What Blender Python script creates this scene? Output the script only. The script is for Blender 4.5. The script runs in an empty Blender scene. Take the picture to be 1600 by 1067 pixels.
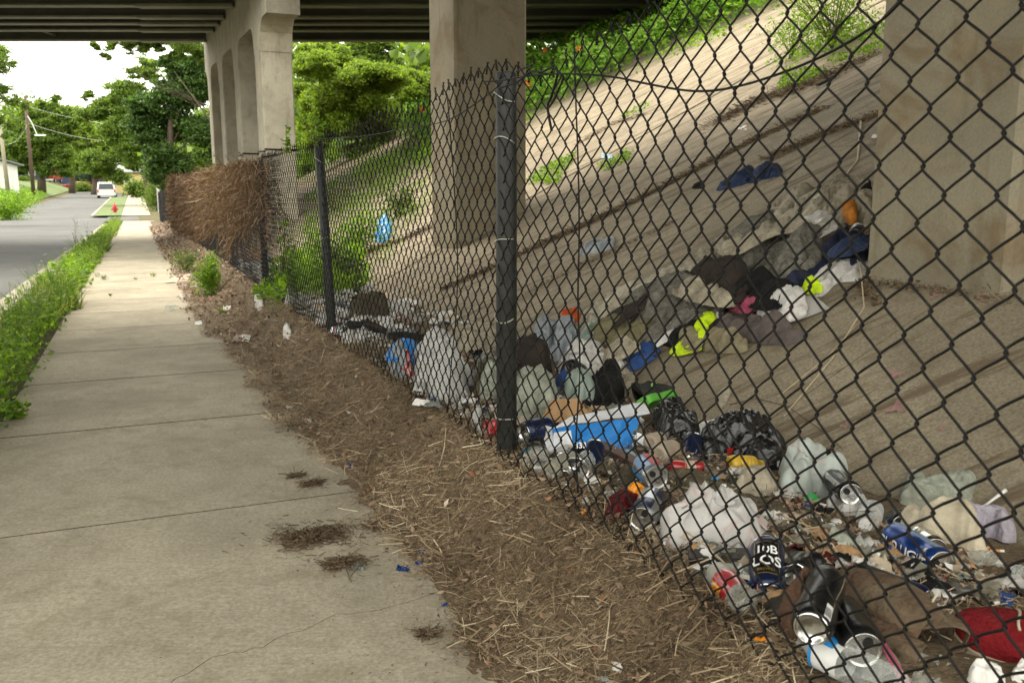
import bpy, math, random
import numpy as np
from mathutils import Vector, Matrix, noise as mn
from mathutils.geometry import delaunay_2d_cdt
random.seed(7); RN = np.random.default_rng(7)
R = math.radians
scene = bpy.context.scene
COL = scene.collection

# ------------------------------------------------------------------ camera, sky, sun, exposure
CAMZ = 1.12; PITCH = R(10.05); FPX = 1400.0
cam_d = bpy.data.cameras.new('camera'); cam = bpy.data.objects.new('camera', cam_d); COL.objects.link(cam)
cam.location = (0, 0, CAMZ); cam.rotation_euler = (math.pi/2 - PITCH, 0, 0)
cam_d.sensor_width = 36; cam_d.lens = FPX/1600*36; cam_d.clip_start = .05; cam_d.clip_end = 2000
cam_d.dof.use_dof = True; cam_d.dof.focus_distance = 3.0; cam_d.dof.aperture_fstop = 9.5
scene.camera = cam
SUN_EL, SUN_AZ = R(58), R(-60)          # azimuth from +Y, negative = to the left
w = bpy.data.worlds.new('World'); scene.world = w; w.use_nodes = True
nt = w.node_tree; nt.nodes.clear()
out = nt.nodes.new('ShaderNodeOutputWorld'); bg = nt.nodes.new('ShaderNodeBackground')
sky = nt.nodes.new('ShaderNodeTexSky'); sky.sky_type = 'NISHITA'; sky.sun_disc = False
sky.sun_elevation = SUN_EL; sky.sun_rotation = SUN_AZ; sky.dust_density = 4.0; sky.air_density = 1.0
mx = nt.nodes.new('ShaderNodeMixRGB'); mx.inputs[0].default_value = .72
mx.inputs[2].default_value = (9.7, 9.3, 8.0, 1)      # even bright cloud cover over the blue
nt.links.new(sky.outputs[0], mx.inputs[1]); nt.links.new(mx.outputs[0], bg.inputs[0]); nt.links.new(bg.outputs[0], out.inputs[0])
bg.inputs[1].default_value = .10
sd = bpy.data.lights.new('sun', 'SUN'); sun = bpy.data.objects.new('sun', sd); COL.objects.link(sun)
sd.energy = .8; sd.angle = R(30); sd.color = (1, .95, .86)
sdir = Vector((math.sin(SUN_AZ)*math.cos(SUN_EL), math.cos(SUN_AZ)*math.cos(SUN_EL), math.sin(SUN_EL)))
sun.rotation_euler = sdir.to_track_quat('Z', 'Y').to_euler(); sun.location = sdir*60
vs = scene.view_settings; vs.view_transform = 'Standard'; vs.look = 'None'; vs.gamma = 1; vs.use_curve_mapping = False
vs.exposure = 2.38
scene.cycles.use_denoising = True
scene.cycles.max_bounces = 8; scene.cycles.transparent_max_bounces = 24; scene.cycles.sample_clamp_indirect = 6

# ------------------------------------------------------------------ coordinates: road frame (s along the road, n to its right)
AL = R(22.5); CA, SA = math.cos(AL), math.sin(AL)
def W(n, s, z=0.0): return Vector((n*CA - s*SA, n*SA + s*CA, z))
def NS(x, y): return x*CA + y*SA, -x*SA + y*CA
GS = [(-60, 1.02), (0, 0), (52, -.88), (60, -.9), (120, -.45), (150, -.12), (175, .05), (900, .3)]
HN = [(-60, 3.0), (-20, 2.2), (-12, 1.3), (-9.2, .22), (-8.75, .02), (-8.7, -.12), (-5, -.09), (-1.66, -.12), (-1.25, -.14), (-1.24, 0), (-.80, .012),
      (-.72, 0), (.72, 0), (.80, .03), (.90, .15), (1.0, .29), (1.2, .30), (1.6, .25), (2.0, .20), (2.2, .17), (12.0, 5.07), (14, 5.2), (60, 5.3)]
HF = [(-60, 3.0), (-20, 2.2), (-12, 1.3), (-9.2, .22), (-8.75, .02), (-8.7, -.12), (-5, -.09), (-1.66, -.12), (-1.25, -.14), (-1.24, 0), (2.0, .05), (60, .4)]
def g_s(s): return np.interp(s, [a for a, b in GS], [b for a, b in GS])
def h_n(n, s):
    a = np.interp(n, [a for a, b in HN], [b for a, b in HN]); b = np.interp(n, [a for a, b in HF], [b for a, b in HF])
    t = np.clip((np.asarray(s) - 34)/12, 0, 1); t = t*t*(3-2*t)
    return a*(1-t) + b*t
def ZG(x, y):
    n, s = NS(x, y); return float(h_n(n, s) + g_s(s))
cp, sp_ = math.cos(PITCH), math.sin(PITCH)
def ray(px, py):
    v = 533.5 - py
    return Vector((px - 800, FPX*cp + v*sp_, v*cp - FPX*sp_)).normalized()
def P(px, py, dz=0.0):
    """the point of the ground (raised by dz) that lies at photo pixel px, py"""
    d = ray(px, py); o = Vector((0, 0, CAMZ)); t = .6; last = t
    while t < 400:
        p = o + d*t
        if p.z <= ZG(p.x, p.y) + dz: break
        last = t; t *= 1.02
    lo, hi = last, t
    for _ in range(24):
        m = (lo+hi)/2; p = o + d*m
        if p.z <= ZG(p.x, p.y) + dz: hi = m
        else: lo = m
    return o + d*hi
def gz(p, dz=0): return Vector((p[0], p[1], ZG(p[0], p[1]) + dz))
def PD(px, py, Y):
    d = ray(px, py); return Vector((0, 0, CAMZ)) + d*(Y/d.y)

# ------------------------------------------------------------------ numpy noise
def _hash(ix, iy, iz, seed):
    h = (ix*374761393 + iy*668265263 + iz*2147483647 + seed*1274126177) & 0xffffffff
    h = ((h ^ (h >> 13))*1274126177) & 0xffffffff
    return ((h ^ (h >> 16)) & 0xffff)/65535.0
def vnoise(p, seed=0):
    p = np.asarray(p, float); i = np.floor(p).astype(np.int64); f = p - i; f = f*f*(3-2*f)
    r = 0
    for dx in (0, 1):
        for dy in (0, 1):
            for dz in (0, 1):
                wgt = (f[..., 0] if dx else 1-f[..., 0])*(f[..., 1] if dy else 1-f[..., 1])*(f[..., 2] if dz else 1-f[..., 2])
                r = r + wgt*_hash(i[..., 0]+dx, i[..., 1]+dy, i[..., 2]+dz, seed)
    return r*2-1
def fbm(p, seed=0, o=4):
    p = np.asarray(p, float); a, s, r = .5, 1, 0
    for k in range(o):
        r = r + a*vnoise(p*s + 17.3*k, seed+k); a *= .5; s *= 2.03
    return r
def ridge(p, seed=0, o=3):
    p = np.asarray(p, float); a, s, r = .6, 1, 0
    for k in range(o):
        r = r + a*(1-np.abs(vnoise(p*s+9.1*k, seed+k))*2.2); a *= .5; s *= 1.9
    return r

# ------------------------------------------------------------------ object helpers
def tag(o, label=None, cat=None, group=None, kind=None):
    if label: o['label'] = label
    if cat: o['category'] = cat
    if group: o['group'] = group
    if kind: o['kind'] = kind
    return o
def empty(name, loc, label=None, cat=None, group=None, rz=0):
    o = bpy.data.objects.new(name, None); COL.objects.link(o); o.location = loc; o.rotation_euler = (0, 0, rz); o.empty_display_size = .1
    return tag(o, label, cat, group)
def link(name, me, m, parent=None, loc=None):
    o = bpy.data.objects.new(name, me); COL.objects.link(o)
    if m is not None and not me.materials:
        for q in (m if isinstance(m, (list, tuple)) else [m]): me.materials.append(q)
    if parent: o.parent = parent
    if loc is not None: o.location = loc
    return o
def mesh_np(name, V, F, rnd=None, smooth=False, mi=None):
    V = np.asarray(V, np.float32); F = np.asarray(F, np.int32); k = F.shape[1]
    me = bpy.data.meshes.new(name)
    me.vertices.add(len(V)); me.vertices.foreach_set('co', V.ravel())
    me.loops.add(F.size); me.loops.foreach_set('vertex_index', F.ravel())
    me.polygons.add(len(F)); me.polygons.foreach_set('loop_start', np.arange(0, F.size, k, dtype=np.int32))
    try: me.polygons.foreach_set('loop_total', np.full(len(F), k, np.int32))
    except Exception: pass
    if smooth: me.polygons.foreach_set('use_smooth', np.ones(len(F), bool))
    if mi is not None: me.polygons.foreach_set('material_index', np.asarray(mi, np.int32))
    if rnd is not None:
        a = me.attributes.new('rnd', 'FLOAT', 'FACE'); a.data.foreach_set('value', np.asarray(rnd, np.float32))
    me.update(calc_edges=True); me.validate()
    return me
def pyd(name, V, F, smooth=False):
    me = bpy.data.meshes.new(name); me.from_pydata([tuple(v) for v in V], [], F); me.update()
    if smooth: me.polygons.foreach_set('use_smooth', [True]*len(me.polygons))
    return me
class MB:
    """collects polygons in world space, built as one mesh relative to an origin"""
    def __init__(s): s.v = []; s.f = []; s.m = []
    def add(s, V, F, mi=0):
        b = len(s.v); s.v += [Vector(v) for v in V]; s.f += [tuple(i+b for i in f) for f in F]; s.m += [mi]*len(F); return s
    def box(s, c, size, M=None, mi=0, bev=0):
        hx, hy, hz = [q/2 for q in size]
        V = [Vector((x*hx, y*hy, z*hz)) for z in (-1, 1) for x, y in ((-1, -1), (1, -1), (1, 1), (-1, 1))]
        if M is not None: V = [M @ v for v in V]
        V = [v + Vector(c) for v in V]
        return s.add(V, [(3, 2, 1, 0), (4, 5, 6, 7), (0, 1, 5, 4), (1, 2, 6, 5), (2, 3, 7, 6), (3, 0, 4, 7)], mi)
    def tube(s, pts, rad, sides=6, cap=True, mi=0):
        pts = [Vector(p) for p in pts]; k = len(pts)
        if not hasattr(rad, '__len__'): rad = [rad]*k
        V = []
        for i, p in enumerate(pts):
            t = (pts[min(i+1, k-1)] - pts[max(i-1, 0)]).normalized()
            u = t.cross(Vector((0, 0, 1)));
            if u.length < .05: u = t.cross(Vector((1, 0, 0)))
            u.normalize(); q = t.cross(u)
            for j in range(sides):
                a = 2*math.pi*j/sides; V.append(p + (u*math.cos(a) + q*math.sin(a))*rad[i])
        F = [(i*sides+j, i*sides+(j+1) % sides, (i+1)*sides+(j+1) % sides, (i+1)*sides+j) for i in range(k-1) for j in range(sides)]
        if cap: F += [tuple(range(sides))[::-1], tuple((k-1)*sides+j for j in range(sides))]
        return s.add(V, F, mi)
    def lathe(s, prof, M, seg=24, mi=0, fn=None):
        """prof = [(r, z)] turned about local z, M = matrix to world; fn moves local points"""
        V = []
        for (r, z) in prof:
            for j in range(seg):
                a = 2*math.pi*j/seg; p = Vector((r*math.cos(a), r*math.sin(a), z))
                if fn: p = fn(p)
                V.append(M @ p)
        F = [(i*seg+j, i*seg+(j+1) % seg, (i+1)*seg+(j+1) % seg, (i+1)*seg+j) for i in range(len(prof)-1) for j in range(seg)]
        if prof[0][0] > 1e-5 and prof[0][0] < .004: F.append(tuple(range(seg))[::-1])
        return s.add(V, F, mi)
    def build(s, name, m, parent=None, origin=None, smooth=False, sub=None):
        o = Vector(origin) if origin is not None else (parent.location.copy() if parent else Vector((0, 0, 0)))
        if parent and parent.parent: o = parent.parent.location.copy() + parent.location
        me = pyd(name, [v - o for v in s.v], s.f, smooth)
        for q in (m if isinstance(m, (list, tuple)) else [m]): me.materials.append(q)
        if any(s.m): me.polygons.foreach_set('material_index', s.m)
        ob = bpy.data.objects.new(name, me); COL.objects.link(ob)
        if parent: ob.parent = parent
        else: ob.location = o
        return ob
def bevel(o, wd, seg=2):
    b = o.modifiers.new('bevel', 'BEVEL'); b.width = wd; b.segments = seg; b.limit_method = 'ANGLE'; return o

# ------------------------------------------------------------------ materials
def nn(t, k, **kw):
    n = t.nodes.new(k)
    for a, b in kw.items(): setattr(n, a, b)
    return n
def ramp(t, stops, src):
    r = nn(t, 'ShaderNodeValToRGB'); e = r.color_ramp.elements
    while len(e) < len(stops): e.new(.5)
    for q, (p, c) in zip(e, stops): q.position = p; q.color = (*c, 1)
    t.links.new(src, r.inputs[0]); return r.outputs[0]
def noise_n(t, scale, detail=6, rough=.6, vec=None, dist=0):
    n = nn(t, 'ShaderNodeTexNoise'); n.inputs['Scale'].default_value = scale; n.inputs['Detail'].default_value = detail
    n.inputs['Roughness'].default_value = rough; n.inputs['Distortion'].default_value = dist
    if vec is not None: t.links.new(vec, n.inputs['Vector'])
    return n.outputs[0]
def mixc(t, f, a, b, mode='MIX'):
    m = nn(t, 'ShaderNodeMixRGB', blend_type=mode)
    for i, q in ((0, f), (1, a), (2, b)):
        if hasattr(q, 'is_linked') or isinstance(q, bpy.types.NodeSocket): t.links.new(q, m.inputs[i])
        elif i == 0: m.inputs[0].default_value = q
        else: m.inputs[i].default_value = (*q, 1)
    return m.outputs[0]
def base_mat(name):
    m = bpy.data.materials.new(name); m.use_nodes = True; t = m.node_tree; t.nodes.clear()
    o = nn(t, 'ShaderNodeOutputMaterial'); b = nn(t, 'ShaderNodeBsdfPrincipled'); t.links.new(b.outputs[0], o.inputs[0])
    tc = nn(t, 'ShaderNodeTexCoord'); return m, t, b, tc.outputs['Object'], o
def bumpit(t, b, h, strength=.3, dist=.01):
    bp = nn(t, 'ShaderNodeBump'); bp.inputs['Strength'].default_value = strength; bp.inputs['Distance'].default_value = dist
    t.links.new(h, bp.inputs['Height']); t.links.new(bp.outputs[0], b.inputs['Normal'])
def mat(name, c, rough=.8, var=.25, scale=25, bump=.3, bs=120, bd=.002, metal=0, dirt=0, dirtc=(.09, .07, .045), spec=.5, coat=0):
    m, t, b, oc, o = base_mat(name)
    c = Vector(c); n1 = noise_n(t, scale, 6, .65, oc)
    lo = tuple(max(0, q*(1-var)) for q in c); hi = tuple(min(1, q*(1+var)) for q in c)
    col = ramp(t, [(.3, lo), (.7, hi)], n1)
    if dirt:
        n2 = noise_n(t, scale*.6, 8, .7, oc, .6)
        f = ramp(t, [(.45, (0, 0, 0)), (.62, (dirt,)*3)], n2); col = mixc(t, f, col, dirtc)
    t.links.new(col, b.inputs['Base Color']); b.inputs['Roughness'].default_value = rough; b.inputs['Metallic'].default_value = metal
    b.inputs['Specular IOR Level'].default_value = spec; b.inputs['Coat Weight'].default_value = coat
    if bump: bumpit(t, b, noise_n(t, bs, 5, .6, oc), bump, bd)
    return m
def rnd_mat(name, stops, rough=.75, trans=0, spec=.3, sat=0):
    """colour from the per-face random value of scattered pieces"""
    m, t, b, oc, o = base_mat(name)
    a = nn(t, 'ShaderNodeAttribute', attribute_name='rnd'); col = ramp(t, stops, a.outputs['Fac'])
    n1 = noise_n(t, 1.3, 3, .5, oc); col = mixc(t, .35, col, ramp(t, [(.35, (.55,)*3), (.65, (1, 1, 1))], n1), 'MULTIPLY')
    t.links.new(col, b.inputs['Base Color']); b.inputs['Roughness'].default_value = rough; b.inputs['Specular IOR Level'].default_value = spec
    if trans:
        tr = nn(t, 'ShaderNodeBsdfTranslucent'); ms = nn(t, 'ShaderNodeMixShader'); ms.inputs[0].default_value = trans
        tc = mixc(t, 1.0, col, (1.5, 1.6, .6), 'MULTIPLY'); t.links.new(tc, tr.inputs[0])
        t.links.new(b.outputs[0], ms.inputs[1]); t.links.new(tr.outputs[0], ms.inputs[2]); t.links.new(ms.outputs[0], o.inputs[0])
    return m
def clear_mat(name, tint=(.93, .95, .93), rough=.08, opac=.12, milky=(.8, .82, .8)):
    m, t, b, oc, o = base_mat(name)
    tr = nn(t, 'ShaderNodeBsdfTransparent'); tr.inputs[0].default_value = (*tint, 1)
    b.inputs['Base Color'].default_value = (*milky, 1); b.inputs['Roughness'].default_value = rough
    fr = nn(t, 'ShaderNodeLayerWeight'); fr.inputs[0].default_value = .35
    n1 = noise_n(t, 40, 5, .6, oc); ad = nn(t, 'ShaderNodeMath', operation='MULTIPLY_ADD')
    t.links.new(fr.outputs['Facing'], ad.inputs[0]); ad.inputs[1].default_value = .55
    mm = nn(t, 'ShaderNodeMath', operation='MULTIPLY'); t.links.new(n1, mm.inputs[0]); mm.inputs[1].default_value = opac*2; t.links.new(mm.outputs[0], ad.inputs[2])
    ms = nn(t, 'ShaderNodeMixShader'); t.links.new(ad.outputs[0], ms.inputs[0]); t.links.new(tr.outputs[0], ms.inputs[1]); t.links.new(b.outputs[0], ms.inputs[2])
    t.links.new(ms.outputs[0], o.inputs[0]); bumpit(t, b, n1, .4, .003); return m
def film_mat(name, c, trans=.35, rough=.35, stain=None):
    """thin plastic film"""
    m, t, b, oc, o = base_mat(name)
    col = ramp(t, [(.35, tuple(q*.86 for q in c)), (.65, c)], noise_n(t, 18, 5, .6, oc))
    if stain: col = mixc(t, ramp(t, [(.56, (0, 0, 0)), (.66, (.55,)*3)], noise_n(t, 14, 3, .5, oc, 1.5)), col, stain)
    t.links.new(col, b.inputs['Base Color']); b.inputs['Roughness'].default_value = rough
    tr = nn(t, 'ShaderNodeBsdfTranslucent'); t.links.new(col, tr.inputs[0])
    ms = nn(t, 'ShaderNodeMixShader'); ms.inputs[0].default_value = trans
    t.links.new(b.outputs[0], ms.inputs[1]); t.links.new(tr.outputs[0], ms.inputs[2]); t.links.new(ms.outputs[0], o.inputs[0])
    bumpit(t, b, noise_n(t, 55, 4, .55, oc, .8), .5, .006); return m

def concrete(name, c, stain=(.16, .13, .085), sc=1.0, streak=None, fine=.35, amt=.6, rustc=None):
    m, t, b, oc, o = base_mat(name)
    big = noise_n(t, 1.4*sc, 6, .6, oc, .3)
    col = ramp(t, [(.3, tuple(q*.72 for q in c)), (.52, c), (.75, tuple(min(1, q*1.2) for q in c))], big)
    fn = noise_n(t, 80, 8, .8, oc); col = mixc(t, fine, col, ramp(t, [(.38, (.35,)*3), (.55, (1, 1, 1)), (.7, (1.35,)*3)], fn), 'MULTIPLY')
    mid = noise_n(t, 7*sc, 8, .7, oc, .5)
    col = mixc(t, ramp(t, [(.5, (0, 0, 0)), (.72, (amt,)*3)], mid), col, stain)
    if streak:
        mp = nn(t, 'ShaderNodeMapping'); mp.inputs['Rotation'].default_value = streak[0]; mp.inputs['Scale'].default_value = streak[1]
        t.links.new(oc, mp.inputs[0]); sn = noise_n(t, streak[2], 8, .7, mp.outputs[0], .2)
        col = mixc(t, ramp(t, [(streak[3], (0, 0, 0)), (streak[3]+.09, (streak[4],)*3)], sn), col, streak[5])
    if rustc:
        col = mixc(t, ramp(t, [(.50, (0, 0, 0)), (.64, (.6,)*3)], noise_n(t, 2.3, 6, .65, oc, 1.2)), col, rustc)
    t.links.new(col, b.inputs['Base Color']); b.inputs['Roughness'].default_value = .92; b.inputs['Specular IOR Level'].default_value = .25
    h = nn(t, 'ShaderNodeMath', operation='ADD'); t.links.new(fn, h.inputs[0]); t.links.new(mid, h.inputs[1])
    bumpit(t, b, h.outputs[0], .35, .004); return m

M = {}
M['sidewalk'] = concrete('worn_sidewalk_concrete', (.40, .355, .262), (.19, .165, .095), 1.0, ((0, 0, -AL), (2.0, 30, 1), 5, .52, .35, (.22, .19, .13)), .55, .62)
M['slope'] = concrete('dirty_slope_concrete', (.275, .232, .16), (.125, .098, .06), .8, ((0, 0, -AL), (.5, 6, 1.0), 1.5, .51, .85, (.11, .08, .047)), .7, .85)
M['gutter'] = concrete('gutter_concrete', (.33, .30, .23), (.25, .2, .14), 1, None, .5, .4)
M['column'] = concrete('column_concrete', (.235, .208, .148), (.27, .21, .13), .7, ((0, 0, 0), (3, 3, .5), 1.5, .56, .6, (.13, .11, .065)), .28, .65, (.15, .10, .05))
M['capc'] = concrete('weathered_cap_concrete', (.40, .365, .285), (.17, .14, .1), .7, ((0, 0, 0), (3, 3, .5), 1.5, .56, .6, (.17, .145, .11)), .25, .5)
M['steel'] = mat('painted_girder_steel', (.11, .115, .085), .6, .2, 2, .1, 40)
M['flange'] = mat('lit_flange_steel', (.2, .2, .15), .55, .2, 2, .1, 40)  # girder steel made paler: light catching the bottom flanges put into the colour
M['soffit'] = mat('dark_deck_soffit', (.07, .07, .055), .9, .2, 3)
M['asphalt'] = concrete('asphalt', (.115, .115, .108), (.08, .08, .075), .35, ((0, 0, AL), (.7, .08, 1), 2, .55, .4, (.075, .075, .07)), .6, .4)
M['dirt'] = concrete('dry_brown_dirt', (.125, .09, .053), (.055, .038, .023), 5, ((0, 0, .9), (6, 30, 6), 9, .5, .6, (.27, .20, .12)), 1.0, .8)
M['joint'] = mat('packed_joint_dirt', (.045, .034, .02), 1, .4, 60, .5, 200, .002, spec=.05)
M['terrain'] = mat('bare_ground', (.10, .085, .045), .98, .35, 2, .5, 10, .03, dirt=.5, dirtc=(.06, .08, .025), spec=.15)
M['lawn'] = mat('mown_grass', (.085, .13, .03), .95, .3, 3, .6, 30, .02, dirt=.5, dirtc=(.13, .13, .05))
M['wire'] = mat('black_vinyl_wire', (.006, .0055, .005), .6, .35, 60, .2, 300, .0005, dirt=.3, dirtc=(.026, .022, .017), spec=.18)
M['post'] = mat('dark_painted_post', (.012, .0135, .012), .5, .3, 30, .3, 80, .001, dirt=.4, dirtc=(.04, .041, .034), spec=.35)
M['galv'] = mat('galvanised_steel', (.42, .42, .4), .5, .15, 30, .2, 80, metal=.5)
M['tie'] = mat('bare_aluminium_tie', (.5, .48, .42), .45, .2, 60, .1, 80, metal=.7)
M['straw'] = rnd_mat('dry_straw', [(0, (.055, .036, .02)), (.3, (.17, .12, .07)), (.6, (.32, .24, .145)), (.85, (.46, .37, .24)), (1, (.58, .50, .35))], .85)
M['deadleaf'] = rnd_mat('dead_leaves', [(0, (.09, .055, .032)), (.4, (.20, .13, .08)), (.75, (.32, .235, .155)), (.9, (.30, .12, .05)), (.93, (.40, .33, .24)), (1, (.50, .43, .33))], .7)
M['grass'] = rnd_mat('weed_leaves', [(0, (.035, .075, .012)), (.4, (.08, .15, .025)), (.75, (.14, .22, .04)), (.85, (.26, .25, .10)), (1, (.40, .34, .19))], .6, .4)
M['lime'] = rnd_mat('bright_weed_leaves', [(0, (.07, .14, .012)), (.5, (.15, .27, .02)), (1, (.27, .40, .045))], .6, .45)
M['ivy'] = rnd_mat('creeper_leaves', [(0, (.06, .16, .015)), (.5, (.17, .34, .035)), (1, (.32, .48, .09))], .55, .4)
M['fol_mid'] = rnd_mat('tree_leaves', [(0, (.05, .085, .012)), (.5, (.11, .18, .024)), (1, (.20, .28, .05))], .6, .42)
M['fol_dark'] = rnd_mat('dark_tree_leaves', [(0, (.018, .045, .010)), (.5, (.05, .105, .018)), (1, (.12, .20, .04))], .5, .32)
M['fol_light'] = rnd_mat('pale_tree_leaves', [(0, (.09, .14, .015)), (.5, (.18, .27, .03)), (1, (.28, .36, .06))], .6, .45)
M['bark'] = mat('bark', (.10, .075, .05), .95, .4, 8, .8, 30, .02)
M['vine'] = rnd_mat('dried_vine_stems', [(0, (.045, .025, .016)), (.4, (.135, .078, .048)), (.8, (.25, .16, .105)), (1, (.44, .35, .28))], .85, .12)
M['orange_flower'] = mat('orange_flower', (.75, .16, .03), .6, .2, 60)
M['white_flower'] = mat('white_flower', (.75, .75, .68), .7, .1, 60)
M['twig'] = mat('twig', (.12, .085, .055), .9, .4, 60)
M['paletwig'] = mat('pale_dead_stem', (.42, .34, .22), .85, .25, 60)

# ------------------------------------------------------------------ vectorised scatter shapes
def ribbons(P0, D, L, wd, curl=.3, K=3, up=None, taper=True, rs=None, rng=RN):
    """N bent strips: P0 start, D unit direction, L length, wd width"""
    N = len(P0); t = np.linspace(0, 1, K)
    D = np.asarray(D, float); side = np.cross(D, rng.normal(size=(N, 3))); side /= np.linalg.norm(side, axis=1)[:, None]+1e-9
    bend = np.cross(D, side)*rng.uniform(-curl, curl, (N, 1))
    if up is not None: bend = bend + np.array(up)[None]*1.0
    C = P0[:, None] + D[:, None]*(L[:, None]*t)[:, :, None] + bend[:, None]*(L[:, None]*t**2)[:, :, None]
    ww = wd[:, None]*((1 - .85*t**1.5) if taper else np.ones(K))[None]*.5
    A = C + side[:, None]*ww[:, :, None]; B = C - side[:, None]*ww[:, :, None]
    V = np.stack([A, B], 2).reshape(-1, 3)
    b = (np.arange(N)*K*2)[:, None] + (np.arange(K-1)*2)[None]
    F = np.stack([b, b+1, b+3, b+2], -1).reshape(-1, 4)
    r = rng.uniform(0, 1, N) if rs is None else rs
    return V, F, np.repeat(r, K-1)
def leafs(C, size, rs=None, flat=.0, asp=.55, rng=RN, droop=0):
    """N leaf shapes: two folded quads-as-diamonds (tip, two sides, base)"""
    N = len(C); d = rng.normal(size=(N, 3)); d[:, 2] *= (1-flat); d[:, 2] -= droop; d /= np.linalg.norm(d, axis=1)[:, None]
    q = rng.normal(size=(N, 3)); q[:, 2] *= (1-flat); s = np.cross(d, q + np.array([0, 0, 3*flat])); s /= np.linalg.norm(s, axis=1)[:, None]+1e-9
    n = np.cross(d, s); sz = np.asarray(size)[:, None] if hasattr(size, '__len__') else size
    a = C - d*sz*.5; c = C + d*sz*.5 - n*sz*.12
    l = C + s*sz*asp*.5 + n*sz*.1 - d*sz*.06; r_ = C - s*sz*asp*.5 + n*sz*.1 - d*sz*.06
    V = np.stack([a, l, c, r_], 1).reshape(-1, 3); b = np.arange(N)*4
    F = np.concatenate([np.stack([b, b+1, b+2], -1), np.stack([b, b+2, b+3], -1)], 1).reshape(-1, 3)
    r = rng.uniform(0, 1, N) if rs is None else rs
    return V, F, np.repeat(r, 2)
def tubes(C, rad, sides=4, rs=None):
    """C (N,K,3) paths, all with the same radius"""
    N, K, _ = C.shape; T = np.gradient(C, axis=1); T /= np.linalg.norm(T, axis=2)[..., None]+1e-9
    ref = np.zeros_like(T); ref[..., 0] = SA*0+CA; ref[..., 1] = SA; ref[..., 2] = .013
    u = np.cross(T, ref); u /= np.linalg.norm(u, axis=2)[..., None]+1e-9; v = np.cross(T, u)
    ang = np.arange(sides)*2*np.pi/sides
    V = C[:, :, None] + rad*(u[:, :, None]*np.cos(ang)[None, None, :, None] + v[:, :, None]*np.sin(ang)[None, None, :, None])
    b = (np.arange(N)*K*sides)[:, None, None] + (np.arange(K-1)*sides)[None, :, None]; j = np.arange(sides)[None, None]
    F = np.stack([b+j, b+(j+1) % sides, b+sides+(j+1) % sides, b+sides+j], -1).reshape(-1, 4)
    r = None if rs is None else np.repeat(rs, (K-1)*sides)
    return V.reshape(-1, 3), F, r
def cat(parts):
    V = []; F = []; Rr = []; b = 0
    for v, f, r in parts: V.append(v); F.append(f+b); b += len(v); Rr.append(r if r is not None else np.zeros(len(f)))
    return np.concatenate(V), np.concatenate(F), np.concatenate(Rr)
def nsW(n, s): return np.stack([n*CA - s*SA, n*SA + s*CA], -1)
def groundz(n, s): return h_n(n, s) + g_s(s)

# ------------------------------------------------------------------ THE SETTING
def grid_sheet(name, ns, ss, zf, m, kind='structure', smooth=True):
    N, S = np.meshgrid(ns, ss); xy = nsW(N, S); z = zf(N, S)
    V = np.concatenate([xy, z[..., None]], -1).reshape(-1, 3); a, b = N.shape
    i = (np.arange(a-1)[:, None]*b + np.arange(b-1)[None]).ravel()
    me = mesh_np(name, V, np.stack([i, i+1, i+b+1, i+b], -1), smooth=smooth); o = link(name, me, m); o['kind'] = kind; return o
ns = np.concatenate([[-700, -200, -60, -30, -20, -16, -12, -10, -9.2, -8.9], np.arange(-8.8, -1.6, .9), [-1.7, -1.3, -1.26, -1.2, -1, -.75, -.72, 0, .6, .7, .76, .8, .85, .9, .95, 1, 1.2, 1.6, 2, 2.2],
      np.arange(3, 14, 1.), [16, 20, 30, 60, 200, 700]])
ss = np.concatenate([[-60, -20, -10, -5], np.arange(-3, 60, 1.5), np.arange(60, 180, 6), [200, 300, 600, 900]])
def zt(N, S): return groundz(N, S) - .05 + np.where((N > 2.3), -.10*(S < 30), 0) - np.where((N > .7) & (N < 2.25) & (S < 13), .05, 0)
grid_sheet('ground', ns, ss, zt, M['terrain'])
def zroad(N, S): return np.interp(N, [-8.7, -5, -1.66], [-.118, -.07, -.115]) + g_s(S)
grid_sheet('road', np.linspace(-8.7, -1.66, 5), np.concatenate([np.arange(-12, 60, 3), np.arange(60, 181, 6), [200, 300]]), zroad, M['asphalt'])
grid_sheet('cross_street', np.concatenate([[-1.655], np.arange(-1, 30, 2.)]), np.linspace(53.0, 59.5, 4), lambda N, S: g_s(S) - .03 + np.clip((N-.0)*.03, 0, .3)*0 + .0, M['asphalt'])
grid_sheet('gutter', np.array([-1.66, -1.4, -1.262]), np.arange(-9, 53.01, 1.25), lambda N, S: np.interp(N, [-1.66, -1.26], [-.108, -.125]) + g_s(S), M['gutter'])
# kerb stones between gutter and weeds
kerb = MB()
s = -8.0
while s < 52:
    L = 3.0; a = s + .01; b = s + L - .01
    za, zb = float(g_s(a)), float(g_s(b))
    V = [W(-1.262, a, za-.2), W(-1.11, a, za-.2), W(-1.11, a, za+.005), W(-1.25, a, za+.005), W(-1.262, b, zb-.2), W(-1.11, b, zb-.2), W(-1.11, b, zb+.005), W(-1.25, b, zb+.005)]
    kerb.add(V, [(0, 1, 2, 3), (7, 6, 5, 4), (3, 2, 6, 7), (0, 3, 7, 4), (1, 5, 6, 2)]); s += L
ko = kerb.build('kerb', M['gutter']); ko['kind'] = 'structure'

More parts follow.
